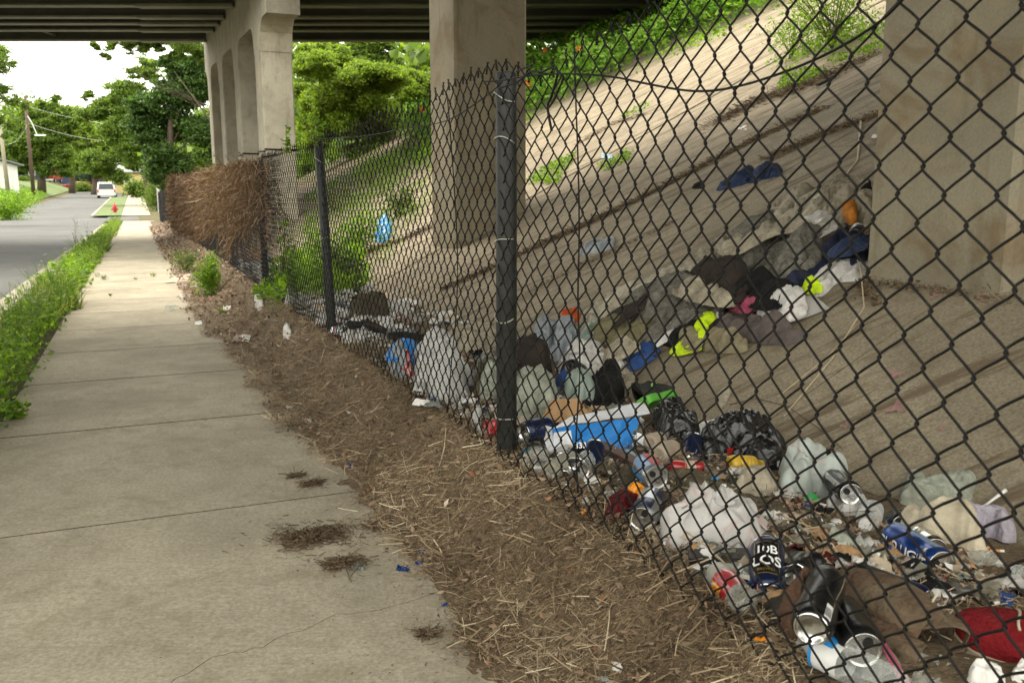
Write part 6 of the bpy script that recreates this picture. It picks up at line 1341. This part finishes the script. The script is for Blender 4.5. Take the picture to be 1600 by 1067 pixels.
H('bag', [(1216, 770), (1218, 735), (1245, 708), (1270, 700), (1290, 725), (1312, 770), (1318, 790), (1290, 780), (1255, 785)], .13, 'film_mint', 'white, red and green shopping bag in front of the bare paving', 'plastic bag', 58, fold=(6, 12), amp=.4, crumple=.5, cs=26, res=52)
can((1262, 792), (1268, 778), 'crushed green can under the shopping bag', 'green_plastic', .024, .05, .0, .3, 17, lidm='green_plastic')
H('bag', [(1290, 800), (1300, 775), (1340, 785), (1360, 800), (1330, 815)], .05, 'film_plain', 'tail of the shopping bag under the silver can', 'plastic film', 59, fold=(8, 20), res=28)
can((1298, 745), (1335, 778), 'tall silver and black can leaning behind the ribbed bottle', 'can_black', .033, .15, .035, .12, 18, bands=[(-.1, .35, .1, .95, 'alu'), (.9, 1.1, .1, .9, 'alu'), (-1.2, -.9, .1, .9, 'alu')])
bottle((1370, 780), (1343, 840), 'clear ribbed plastic bottle with a white cap toward the camera', .034, .20, 'clear', .0, .12, 19, cap='white_plastic', capr=.017)
H('cloth', [(1408, 792), (1410, 755), (1440, 740), (1475, 745), (1500, 728), (1525, 740), (1520, 775), (1490, 790), (1450, 800)], .07, 'grey_green_cloth', 'grey-green cloth with white edging beside the tan towel', 'cloth', 60, fold=(7, 14), amp=.5, crumple=.3, res=44)
H('towel', [(1400, 808), (1425, 795), (1470, 790), (1490, 800), (1500, 815), (1540, 845), (1540, 865), (1500, 868), (1475, 850), (1440, 826)], .09, 'towel', 'dirty tan terry towel behind the blue can', 'towel', 61, lift=.015, fold=(9, 18), amp=.6, ang=-.5, crumple=.25, res=52)
H('cloth', [(1485, 812), (1490, 788), (1510, 790), (1540, 812), (1580, 818), (1590, 845), (1570, 848), (1545, 835), (1525, 850), (1505, 830)], .06, 'lavender_cloth', 'lavender-grey socks twisted right of the towel', 'socks', 62, lift=.01, fold=(10, 22), amp=.6, ang=-.3, res=44)
# plastic spoon
a, b = P(1522, 802, .02), P(1572, 765, .035); root = empty('plastic_spoon', gz(a), 'white plastic spoon sticking up from the socks', 'spoon')
q = MB(); d = (b-a); q.tube([a+d*.30, a+d*.6, a+d*.9, b], [.0035, .004, .0055, .006], 8); q.build('handle', M['white_plastic'], root, smooth=True)
q = MB(); sx = d.cross(Vector((0, 0, 1))).normalized(); V = []
for i in range(9):
    t = i/8; w_ = .016*math.sin(math.pi*min(1, t*.85+.12))**.7
    for j in range(5):
        v = j/2-1; V.append(a + d*(.34*t-.02) + sx*(w_*v) - Vector((0, 0, .007*(1-v*v)*math.sin(math.pi*t))))
q.add(V, [(i*5+j, i*5+j+1, i*5+j+6, i*5+j+5) for i in range(8) for j in range(4)]); q.build('bowl', M['white_plastic'], root, smooth=True)
# the bright blue can in front
can((1388, 835), (1478, 888), 'bright blue crumpled beer can with big white letters', 'can_blue', .036, .175, .004, .10, 20, roll=R(0), bands=[(-.5, .5, .80, .87, 'alu'), (-1.4, -.9, .05, .9, 'can_lblue')], texts=[('BUD LIGHT', .034, .45, .52, 'ink_white', True, False), ('BUD LIGHT', .034, 3.4, .52, 'ink_white', True, False)], pinch=(.14, .22, .6))
can((1400, 808), (1412, 822), 'small dark can half hidden behind the bright blue can', 'can_black', .028, .06, .0, .05, 21)
can((1436, 838), (1460, 858), 'silver can pressed between the towel and the bright blue can', 'alu', .03, .10, .0, .2, 22)
can((1350, 905), (1438, 938), 'black and deep blue can lying in the dirt before the bright blue one', 'can_navy', .029, .135, .0, .05, 23, bands=[(-1.8, 1.8, .03, .55, 'can_black'), (-.25, -.12, .15, .42, 'ink_white')])
sheet('clear_tray', [(1505, 880), (1570, 888), (1556, 862), (1488, 862)], [.012, .012, .022, .022], 'clear_dirty', 'clear plastic tray behind the end of the blue can', 'tray', .004, .002, 9, crease=.006)
q = MB(); Mx = Matrix.Translation(P(1433, 901, .004)); q.lathe([(.0015, .004), (.013, .004), (.014, .002), (.014, -.003)], Mx, 20); tag(q.build('bottle_cap', M['green_plastic'], origin=P(1433, 901, .004)), 'small green bottle cap below the blue can', 'bottle cap')
bottle((1612, 905), (1588, 892), 'small clear bottle with a white cap at the right edge', .02, .08, 'clear', 0, .05, 24, cap='white_plastic', capr=.014)
# brown paper
H('tape_roll', [(1262, 872), (1275, 862), (1310, 845), (1325, 852), (1335, 868), (1370, 875), (1380, 898), (1355, 902), (1320, 890), (1285, 898)], .035, 'card', 'torn brown cardboard and tape crumpled behind the brown boots', 'cardboard', 63, fold=(9, 16), amp=.5, crumple=.9, cs=22, smooth=False, res=22)
bottle((1266, 842), (1276, 824), 'small blue lighter lying in the straw', .006, .06, 'ink_blue', 0, 0, 25, cap='alu', capr=.006, ribs=False, neck=False, name='lighter', group='lighters')
# foreground cans and boots
q = MB(); a, b = P(1076, 872, .03), P(1172, 872, .03); d = (b-a).normalized(); root = empty('black_box', gz((a+b)/2), 'long narrow black box in front of the big white bag', 'box'); q.box((a+b)/2, ((b-a).length, .055, .028), d.to_track_quat('X', 'Z').to_matrix()); bevel(q.build('carton', M['black_plastic'], root), .002)
a2, b2 = P(1080, 884, .026), P(1170, 886, .026); q = MB(); V, F = text_mesh('pulse', .02)
q = MB(); q.tube([a2, b2], .0025, 4); q.build('white_edge', M['ink_white'], root)
can((1200, 912), (1196, 868), 'navy can with a round gold and white emblem facing up', 'can_navy', .033, .122, .01, .04, 26, tilt=R(28), bands=[(-.75, .75, .20, .84, 'gold'), (-.70, .70, .215, .825, 'can_black')], texts=[('10B', .030, 0, .66, 'ink_white', False), ('LOS', .036, 0, .44, 'ink_white', False), ('BREWED', .010, .0, .27, 'gold', False)])
can((1236, 900), (1272, 872), 'black can half flattened behind the brown boot', 'can_black', .03, .12, .01, .35, 27, roll=1)
root, Mx, fn = bottle((1120, 905), (1160, 950), 'dirty bottle with a torn red and yellow label beside the fence', .032, .19, 'clear_dirty', .0, .1, 28, cap=None, band=(.25, .62, 'red_paint'), ribs=False)
patch(R(30), R(120), .055, .095, .0335, Mx, fn, 'orange_plastic', root)
H('plastic_film', [(1095, 1000), (1105, 960), (1118, 935), (1130, 930), (1138, 950), (1125, 985), (1112, 1005)], .035, 'film_dirty', 'dirty twisted clear plastic hanging through the fence bottom', 'plastic film', 64, fold=(10, 30), ang=.6, crumple=.8, res=34)
H('plastic_film', [(1065, 910), (1075, 888), (1110, 876), (1150, 880), (1165, 895), (1120, 905), (1085, 918)], .04, 'film_dirty', 'dirty clear film crumpled under the black box', 'plastic film', 65, fold=(10, 24), crumple=.8, res=34)
H('boot_toe', [(1175, 985), (1180, 935), (1205, 905), (1250, 892), (1290, 900), (1300, 940), (1280, 985), (1240, 1003), (1200, 1000)], .12, 'dark_leather', 'dark olive leather shoe toe beside the black can', 'shoe', 66, fold=(3, 6), amp=.25, crumple=.05, res=44, edge=.9)
H('boot_toe', [(1205, 985), (1212, 940), (1235, 915), (1270, 908), (1288, 930), (1278, 975), (1250, 998), (1222, 1000)], .13, 'brown_leather', 'rounded brown leather shoe resting on the olive one', 'shoe', 67, lift=.025, fold=(4, 9), amp=.25, crumple=.06, res=44, edge=.9)
can((1262, 1000), (1296, 905), 'tall black can with a white barcode strip across the brown shoe', 'can_black', .033, .155, .075, .06, 29, bands=[(.35, .75, .03, .30, 'ink_white'), (.72, .80, .30, .97, 'alu')]+[(.36+.035*k, .375+.035*k, .06, .22, 'ink_black') for k in range(10)])
for k in range(7): pass
loft('boot', [(1310, 905, .045, .03), (1340, 915, .058, .02), (1380, 935, .066, .015), (1420, 960, .066, .01), (1460, 985, .058, 0), (1470, 1000, .05, 0)], 'scuffed brown suede boot shaft lying folded in the dirt', 'boot', 'suede', 0, 3, True, .62, wob=.12)
loft('sleeve', [(1345, 975, .030, .0), (1390, 1000, .034, .0), (1425, 1018, .032, 0), (1440, 1026, .027, 0)], 'smaller brown suede cuff with an open end in front of the boot', 'boot', 'suede', 0.0, 5, True, .6, wob=.10)
can((1310, 955), (1346, 1012), 'black can with shiny silver lid and opened mouth facing the camera', 'can_black', .034, .13, .02, .05, 31, roll=R(-70))
root, Mx, fn = bottle((1375, 1062), (1275, 1012), 'clear bottle with a blue and white label at the bottom edge', .033, .21, 'clear', .0, .1, 32, cap=None, band=(.50, .76, 'ink_white'), ribs=True)
patch(0, 2*math.pi, .155, .162, .0335, Mx, fn, 'ink_blue', root, na=24); patch(R(20), R(120), .12, .155, .0335, Mx, fn, 'ink_blue', root, off=.0009)
H('zip_bag', [(1345, 1067), (1355, 1000), (1375, 1005), (1410, 1040), (1430, 1075), (1380, 1085)], .03, 'film_dirty', 'clear zip bag standing at the bottom edge', 'zip bag', 68, fold=(10, 20), crumple=.6, res=30)
sheet('bag_zip', [(1362, 985), (1372, 985), (1425, 1070), (1412, 1075)], [.06, .06, .02, .02], 'pink_cloth', 'pink zip edge of the clear bag at the bottom edge', 'plastic strip', .003, .0015, 11)
sheet('clear_tray', [(1420, 1075), (1500, 1080), (1515, 1032), (1440, 1022)], [.008, .01, .018, .016], 'clear_dirty', 'flattened clear plastic box at the bottom edge', 'tray', .004, .002, 12, crease=.007)
H('tissue', [(1505, 1075), (1512, 1048), (1540, 1046), (1562, 1062), (1570, 1090), (1530, 1095)], .04, 'paper', 'crumpled white tissue at the bottom right below the red shoe', 'tissue', 69, fold=(16, 24), crumple=.7, res=28)
H('tissue', [(1572, 1080), (1575, 1050), (1600, 1045), (1640, 1060), (1630, 1090)], .04, 'paper', 'second white tissue in the bottom right corner', 'tissue', 70, fold=(16, 24), crumple=.7, res=28)
shoe((1700, 1040), (1530, 1000), 'dark red canvas shoe with a cream sole and eyelet tab at the right edge', 0.27, .125, .085, 'red_canvas', 'sole_cream', .0, R(-14), .024, lace='sole_cream', collar=.45)
# pile right of the post foot
can((852, 668), (826, 674), 'can with a bright silver lid facing the camera beside the post', 'can_navy', .033, .09, .055, .05, 40, roll=2)
can((835, 735), (862, 742), 'dull silver can lying below the post', 'alu_dull', .032, .10, .0, .12, 41, lidm='alu_dull')
can((880, 722), (905, 735), 'crushed silver can next to the clear bottle', 'alu', .031, .10, .02, .3, 42)
can((850, 758), (835, 742), 'silver can end in the straw under the fence', 'alu_dull', .031, .07, .0, .1, 43)
bottle((820, 745), (842, 705), 'clear plastic cup squashed against the post', .036, .10, 'clear_dirty', .0, .15, 44, cap=None, ribs=False, neck=False, name='plastic_cup', group='cups')
bottle((900, 745), (930, 700), 'clear plastic bottle standing against the blue box', .032, .15, 'clear', .01, .12, 45, cap='white_plastic')
bottle((862, 735), (905, 715), 'clear cloudy bottle lying right of the post', .033, .15, 'film_dirty', .03, .2, 46, cap=None, ribs=False)
can((925, 735), (932, 700), 'small navy can with white lettering near the blue box', 'can_navy', .027, .10, .01, .03, 47, tilt=R(65), texts=[('ALE', .016, 4.6, .5, 'ink_white', True), ('ALE', .016, 5.6, .5, 'ink_white', True)])
H('film', [(900, 800), (895, 760), (905, 735), (918, 745), (922, 790), (912, 808)], .03, 'film_plain', 'white plastic strip drooping through the fence by the post', 'plastic strip', 71, fold=(10, 34), res=26)
H('film', [(940, 715), (945, 700), (990, 712), (1000, 730), (965, 735)], .03, 'light_blue_cloth', 'pale blue plastic film under the brown board', 'plastic film', 72, fold=(10, 24), res=26)
for i, (x0, y0, x1, y1, m, lab) in enumerate([(812, 700, 836, 722, 'teal', 'scrap of teal plastic at the foot of the post'), (985, 655, 1010, 668, 'paper', 'white scrap on the top of the blue box'), (1060, 695, 1075, 712, 'paper', 'white scrap beside the small dark can'),
     (905, 690, 935, 716, 'clear_dirty', 'clear film scrap before the box'), (1200, 725, 1222, 745, 'black_cloth', 'dark scrap at the end of the bin bag'), (1276, 700, 1300, 722, 'black_cloth', 'dark lump at the edge of the paving behind the shopping bag'), (1378, 816, 1400, 838, 'alu_dull', 'crushed foil under the blue can'), (855, 790, 880, 806, 'deadleaf', 'curled brown leaf under the fence')]):
    H('litter_scrap', ell(x0, y0, x1, y1, 8, .2, i), .025, m, lab, 'scrap', 80+i, fold=(16, 26), crumple=.7, res=18)

# --- left of the near post
H('bag', [(630, 648), (628, 600), (640, 560), (670, 540), (705, 545), (735, 580), (738, 620), (715, 640), (690, 650), (655, 640)], .17, 'film_plain', 'large white plastic bag pressed against the fence left of the near post', 'plastic bag', 90, fold=(5, 10), amp=.4, crumple=.45, cs=24, res=56, edge=.6)
H('bag', [(655, 660), (670, 630), (715, 628), (742, 650), (735, 690), (700, 700), (690, 680)], .08, 'film_plain', 'lower torn part of white plastic hanging out under the fence', 'plastic film', 91, fold=(7, 18), amp=.5, crumple=.7, res=42)
H('bag', [(590, 610), (595, 570), (615, 550), (632, 558), (632, 600), (615, 615)], .13, 'film_grey', 'dark grey plastic bag left of the large white bag', 'plastic bag', 92, fold=(10, 14), amp=.5, crumple=.5, res=36)
H('bag', [(556, 580), (562, 562), (585, 555), (595, 565), (585, 578)], .06, 'film_mint', 'small blue and white bag left of the grey bag', 'plastic bag', 93, fold=(12, 20), res=26)
H('carton', [(600, 568), (605, 545), (650, 540), (655, 555), (640, 572)], .06, 'box_blue', 'blue and red printed carton behind the grey bag', 'carton', 94, lift=.05, crumple=.4, smooth=False, res=16)
H('rag', [(625, 575), (630, 555), (640, 558), (640, 590), (632, 600)], .06, 'red_paint', 'strip of red plastic between the grey and white bags', 'plastic strip', 95, lift=.06, res=20)
H('bag', [(610, 548), (620, 530), (650, 520), (675, 530), (672, 545), (640, 545)], .06, 'black_cloth', 'black cloth behind the large white bag', 'cloth', 96, lift=.01, res=26)
H('cloth', [(690, 552), (700, 520), (740, 505), (785, 510), (788, 545), (745, 558)], .11, 'beige_cloth', 'pale brown garment lying behind the near post', 'garment', 97, fold=(8, 16), amp=.5, res=40)
H('bag', [(545, 505), (550, 480), (575, 468), (605, 480), (608, 505), (575, 512)], .14, 'olive_brown_cloth', 'brown fur-like bundle on the far side of the litter', 'bundle', 98, fold=(10, 16), res=34, crumple=.4)
H('pillow', [(598, 490), (602, 476), (622, 472), (645, 485), (645, 500), (625, 500)], .10, 'white_cloth', 'white and dark red shoe-like cushion beside the brown bundle', 'cushion', 99, fold=(4, 6), amp=.2, res=28, crumple=.1)
H('stripe', [(602, 496), (618, 496), (645, 500), (640, 508), (612, 506)], .05, 'ink_red', 'dark red strip along the front of the white cushion', 'strip', 100, res=18)
shoe((538, 522), (598, 528), 'black shoe lying sole outward behind the leaning post', .29, .10, .06, 'black_cloth', 'black_rubber', .0, R(-60), .02)
shoe((655, 540), (612, 530), 'black shoe left of the large white bag', .28, .10, .06, 'black_cloth', 'black_rubber', .03, R(20), .02)
H('garment', [(740, 660), (742, 620), (765, 600), (785, 610), (788, 650), (770, 665)], .14, 'grey_green_cloth', 'grey-green sack pressed against the left side of the near post', 'sack', 101, fold=(7, 18), res=36)
H('hair', [(738, 618), (742, 592), (770, 582), (785, 595), (782, 618), (755, 625)], .10, 'olive_brown_cloth', 'brown shaggy cloth left of the near post', 'cloth', 102, lift=.02, fold=(20, 30), crumple=.7, res=34)
H('wrapper', [(738, 700), (742, 672), (765, 662), (785, 675), (780, 695), (758, 702)], .06, 'red_paint', 'bright red food wrapper at the foot of the near post', 'wrapper', 103, fold=(10, 18), crumple=.6, res=30)
H('tissue', [(740, 722), (745, 695), (770, 690), (785, 705), (775, 725)], .05, 'paper', 'white crumpled paper under the red wrapper', 'paper', 104, fold=(14, 24), crumple=.8, res=26)
H('bag', [(745, 590), (750, 565), (785, 560), (790, 580), (765, 598)], .05, 'film_smoke', 'dark striped bag scrap just left of the near post', 'plastic film', 105, lift=.04, res=26)
H('bag', [(692, 600), (700, 578), (735, 575), (742, 592), (720, 605)], .05, 'grey_paper', 'grey paper bag beside the large white bag', 'paper', 106, lift=.04, res=26)
can((503, 524), (536, 522), 'striped can at the foot of the leaning post', 'can_silver', .033, .12, .0, .05, 60, bands=[(0, 6.2, .35, .5, 'ink_red'), (0, 6.2, .6, .7, 'green_plastic')])
# white litter drifting along the far fence
lr = random.Random(12)
for i in range(46):
    t = lr.random(); x = 400+150*t+lr.uniform(-20, 20); y = 395+115*t+lr.uniform(-12, 28)
    if i > 36: x = lr.uniform(640, 780); y = lr.uniform(560, 640)
    m_ = lr.choice(['paper', 'paper', 'film_plain', 'grey_paper', 'white_plastic', 'film_smoke'])
    if i <= 36: scrap(x, y, lr.uniform(14, 34), lr.uniform(5, 11), m_, 'pale paper or plastic scrap in the drift of litter behind the far fence', 200+i, .03, 'scrap', 'litter_scrap', 'pale scraps drifted behind the far fence', .01, .02)
    else: scrap(x, y, lr.uniform(14, 30), lr.uniform(6, 12), m_, 'pale scrap lodged between the white bag and the near post', 200+i, .05, 'scrap', 'litter_scrap', 'pale scraps beside the white bag', .006, .01)
# --- things on the sidewalk side
scrap(377, 528, 30, 12, 'paper', 'white torn paper on the leaves beside the sidewalk', 301); scrap(288, 462, 20, 5, 'paper', 'small folded white paper by the flat cardboard', 302); scrap(355, 482, 12, 7, 'paper', 'white scrap left of the bright weed', 303)
scrap(310, 505, 12, 6, 'paper', 'small white scrap on the slab edge', 304); scrap(480, 658, 14, 5, 'paper', 'white chip at the litter edge by the slab', 305); scrap(452, 636, 12, 4, 'paper', 'tiny white chip farther along the litter edge', 306)
sheet('flat_cardboard', [(258, 442), (292, 440), (298, 428), (270, 432)], [.01, .01, .02, .02], 'card_pale', 'flat piece of tan cardboard on the dead leaves', 'cardboard', .004, .003, 20)
bottle((258, 482), (280, 478), 'clear crushed plastic bottle on the edge of the sidewalk', .033, .17, 'clear', 0, .35, 70, cap=None, name='plastic_bottle')
bottle((148, 431), (156, 427), 'clear and white plastic cup on the left side of the sidewalk', .035, .09, 'clear_dirty', 0, .1, 71, cap=None, ribs=False, neck=False, name='plastic_cup', group='cups')
H('plastic_scrap', ell(92, 460, 108, 470, 8, .2, 3), .04, 'film_plain', 'white plastic scrap caught in the weeds', 'scrap', 120, lift=.04, res=16)
H('plastic_scrap', ell(52, 496, 68, 503, 8, .2, 4), .03, 'film_plain', 'second white scrap lower in the weeds', 'scrap', 121, lift=.05, res=16)
H('stone', ell(398, 458, 412, 486, 9, .08, 5), .09, 'white_cloth', 'pale rounded stone at the foot of the third post', 'stone', 122, fold=(3, 3), amp=.1, crumple=.1, res=20, edge=.9)
H('stone', ell(441, 504, 455, 530, 9, .08, 6), .07, 'paper', 'upright white cup-shaped scrap by the fence bottom', 'scrap', 123, fold=(3, 3), amp=.1, res=20, edge=.9)
for i, (x, y, w_) in enumerate([(630, 888, 22), (655, 880, 12), (660, 862, 9), (695, 945, 8), (752, 957, 8), (545, 727, 14)]):
    scrap(x, y, w_, w_*.45, 'can_blue', ['largest dark blue foil shard beside the straw', 'dark blue foil shard next to the largest one', 'small blue foil chip above the largest shard', 'blue chip at the end of the crack', 'blue chip in the straw right of the crack', 'blue and white chip at the upper litter edge'][i], 310+i, .003, 'foil shard', 'foil_shard', 'blue foil shards on the slab', .004, .004)
scrap(560, 885, 22, 10, 'film_smoke', 'grey plastic scrap in the small debris clump', 320, .004); scrap(965, 1042, 14, 16, 'paper', 'torn white bit in the straw near the bottom edge', 321, .02); scrap(945, 1060, 16, 8, 'light_blue_cloth', 'pale blue chip near the bottom edge', 322, .02)
scrap(912, 802, 12, 8, 'orange_plastic', 'orange chip in the straw left of the maroon pouch', 323, .02); scrap(1188, 998, 22, 5, 'orange_plastic', 'orange plastic strip under the fence', 324, .025)
for i, (x, y, a, lab) in enumerate([(1517, 795, .4, 'cigarette butt by the lavender socks'), (1541, 856, .5, 'cigarette butt right of the tan towel'), (1556, 860, -.3, 'second butt right of the towel, pointing the other way'), (1355, 878, -1.2, 'cigarette butt beside the brown cardboard'), (1372, 876, 0, 'butt lying level beside the cardboard'),
      (1412, 898, 1.4, 'butt left of the green bottle cap'), (1497, 928, 1.3, 'lone butt in the dirt below the blue can'), (1362, 888, .3, 'butt just below the level one'), (1190, 985, .2, 'butt in the straw by the fence bottom')]): butt(x, y, a, lab)
# small mixed litter too fine to name
r_ = np.random.default_rng(31)
def confetti(name, m, N, label, seed, s0=1.3, s1=9, k=1.0):
    r = np.random.default_rng(seed); s = s0*(s1/s0)**r.uniform(0, 1, N); n = r.normal(1.45, .28, N).clip(1.05, 2.1)
    C = np.concatenate([nsW(n, s), (groundz(n, s) + r.uniform(.01, .05, N))[:, None]], -1); v = leafs(C, r.uniform(.010, .034, N)*k, flat=.55, asp=.9, rng=r); V, F, q = v
    o_ = C.mean(0); me = mesh_np(name, V-o_, F); me.materials.append(M[m]); o = bpy.data.objects.new(name, me); COL.objects.link(o); o.location = o_; tag(o, label, 'litter', kind='stuff')
for i, (m_, n_, w_) in enumerate([('paper', 260, 'white'), ('card_pale', 200, 'tan'), ('grey_paper', 160, 'grey'), ('black_plastic', 110, 'black'), ('alu', 60, 'silver'), ('red_paint', 30, 'red'), ('ink_blue', 36, 'blue')]): confetti('fine_litter', m_, n_, w_ + ' shreds of fine litter strewn behind the fence', 60+i)

for i, (m_, n_, w_) in enumerate([('paper', 300, 'white'), ('film_plain', 160, 'clear white'), ('grey_paper', 120, 'grey'), ('card_pale', 100, 'tan')]): confetti('drifted_litter', m_, n_, w_ + ' litter drifted along the far part of the fence', 90+i, 6.0, 11.0, 3.6)

# crumpled bits of paper, film and cloth packed along the fence: far too many to count
def crumples(m, N, label, seed, s0=1.25, s1=9, n0=1.12, n1=1.75, k0=.008, k1=.035):
    r = np.random.default_rng(seed); s = s0*(s1/s0)**r.uniform(0, 1, N); n = n0 + (n1-n0)*r.uniform(0, 1, N)**1.3; d = fbm(np.stack([n*4, s*2.5, s*0], -1), 55, 2); k = d > -.12; n, s = n[k], s[k]; N = len(n)
    g = 7; u, v = np.meshgrid(np.linspace(-1, 1, g), np.linspace(-1, 1, g)); u = u.ravel(); v = v.ravel(); sz = k0 + (k1-k0)*r.uniform(0, 1, N)**2
    off = r.uniform(0, 99, (N, 1)); q = np.stack([u[None]*1.3+off, v[None]*1.3+off*.7, np.zeros((N, g*g))], -1)
    a = r.uniform(0, 6.3, N)[:, None]; X = u[None]*np.cos(a) - v[None]*np.sin(a)*.7 + .35*fbm(q, 1, 2); Y = u[None]*np.sin(a) + v[None]*np.cos(a)*.7 + .35*fbm(q+50, 2, 2)
    Z = .9*np.abs(fbm(q*1.4, 3, 3)) + .35*(1-(u**2+v**2)[None]*.5) + r.uniform(-.1, .5, (N, 1))*u[None]
    C = np.concatenate([nsW(n, s), (groundz(n, s) + r.uniform(0, .03, N))[:, None]], -1); V = C[:, None] + np.stack([X, Y, Z], -1)*sz[:, None, None]
    i = (np.arange(g-1)[:, None]*g + np.arange(g-1)[None]).ravel(); F = np.stack([i, i+1, i+g+1, i+g], -1)[None] + (np.arange(N)*g*g)[:, None, None]
    o_ = C.mean(0); me = mesh_np('crumpled_litter', (V.reshape(-1, 3)-o_), F.reshape(-1, 4)); me.materials.append(M[m]); o = bpy.data.objects.new('crumpled_litter', me); COL.objects.link(o); o.location = o_; tag(o, label, 'litter', kind='stuff')
for i, (m_, n_, w_) in enumerate([('paper', 330, 'white paper'), ('film_plain', 260, 'white plastic'), ('card_pale', 240, 'tan card'), ('grey_paper', 200, 'grey paper'), ('film_dirty', 260, 'dirty clear film'), ('black_cloth', 200, 'black'), ('olive_brown_cloth', 320, 'brown cloth'), ('grey_green_cloth', 140, 'grey-green'), ('denim', 60, 'blue'), ('maroon_cloth', 60, 'dark red'), ('alu_dull', 90, 'foil'), ('card', 140, 'cardboard')]):
    crumples(m_, int(n_*1.7), 'crumpled ' + w_ + ' scraps packed along the inside of the fence', 700+i, k1=.042)
for i, (m_, n_, w_) in enumerate([('paper', 200, 'white paper'), ('film_plain', 140, 'white plastic'), ('card_pale', 60, 'tan card'), ('film_smoke', 60, 'grey film')]):
    crumples(m_, n_, 'crumpled ' + w_ + ' drifted behind the far part of the fence', 800+i, 5.0, 12, 1.1, 2.2, .03, .10)

# faint pink paint spots left on the paving
for (x, y, w_) in [(1398, 585, 16), (1400, 638, 22), (1462, 462, 14), (1320, 665, 12), (1535, 466, 12), (1470, 670, 9)]:
    c = P(x, y, .004); r = random.Random(x); q = MB(); k = 18; a_ = w_/2*c.length/1400; V = [c + Vector((0, 0, .002))]
    for j in range(k):
        t = 2*math.pi*j/k; rr = a_*(1+.55*math.sin(3*t+x)+r.uniform(-.35, .35)); e = gz((c.x+math.cos(t)*rr, c.y+math.sin(t)*rr*1.2), .006); V.append(e)
    q.add(V, [(0, j+1, (j+1) % k+1) for j in range(k)]); q.build('paint_spot', M['pink_spot'], slope)

for i, (poly, H_, m, lab, ang, lift) in enumerate([
    ([(935, 508), (985, 470), (1060, 428), (1085, 425), (1065, 445), (1000, 485), (955, 515)], .04, 'dark_brown_cloth', 'thin dark fold running between the cream blanket and the lower grey fold', .55, .10),
    ([(1050, 455), (1085, 435), (1125, 450), (1150, 478), (1120, 480), (1080, 470)], .05, 'beige_cloth', 'beige lining showing below the dark brown jacket', .3, .12),
    ([(1120, 395), (1180, 350), (1250, 340), (1275, 352), (1210, 365), (1150, 400)], .05, 'beige_cloth', 'beige edge turned over along the top of the big grey blanket', .6, .17),
    ([(1230, 352), (1262, 330), (1300, 335), (1310, 352), (1280, 372), (1245, 372)], .05, 'white_cloth', 'white cloth tucked beside the food tub', .5, .12),
    ([(1000, 520), (1030, 500), (1090, 480), (1095, 490), (1050, 512), (1010, 535)], .035, 'grey_blanket', 'narrow grey strip above the long white sheet', .6, .07),
    ([(1170, 478), (1200, 470), (1235, 446), (1250, 440), (1235, 470), (1200, 486)], .04, 'black_cloth', 'black sleeve between the navy top and the white rag', .5, .08),
    ([(1290, 402), (1330, 372), (1358, 366), (1356, 385), (1320, 402)], .04, 'dark_denim', 'dark blue fold at the column end of the navy top', .5, .10),
    ([(1060, 520), (1085, 512), (1100, 528), (1090, 548), (1068, 545)], .04, 'khaki_cloth', 'khaki pocket cloth left of the khaki trousers', .2, .04),
    ([(940, 560), (955, 538), (985, 528), (1000, 540), (975, 558), (950, 572)], .05, 'beige_cloth', 'pale knot of cloth on the olive trousers', .4, .08)]):
    H('cloth', poly, H_, m, lab, 'cloth', 400+i, lift=lift, fold=(9, 26), amp=.6, ang=ang, res=34)
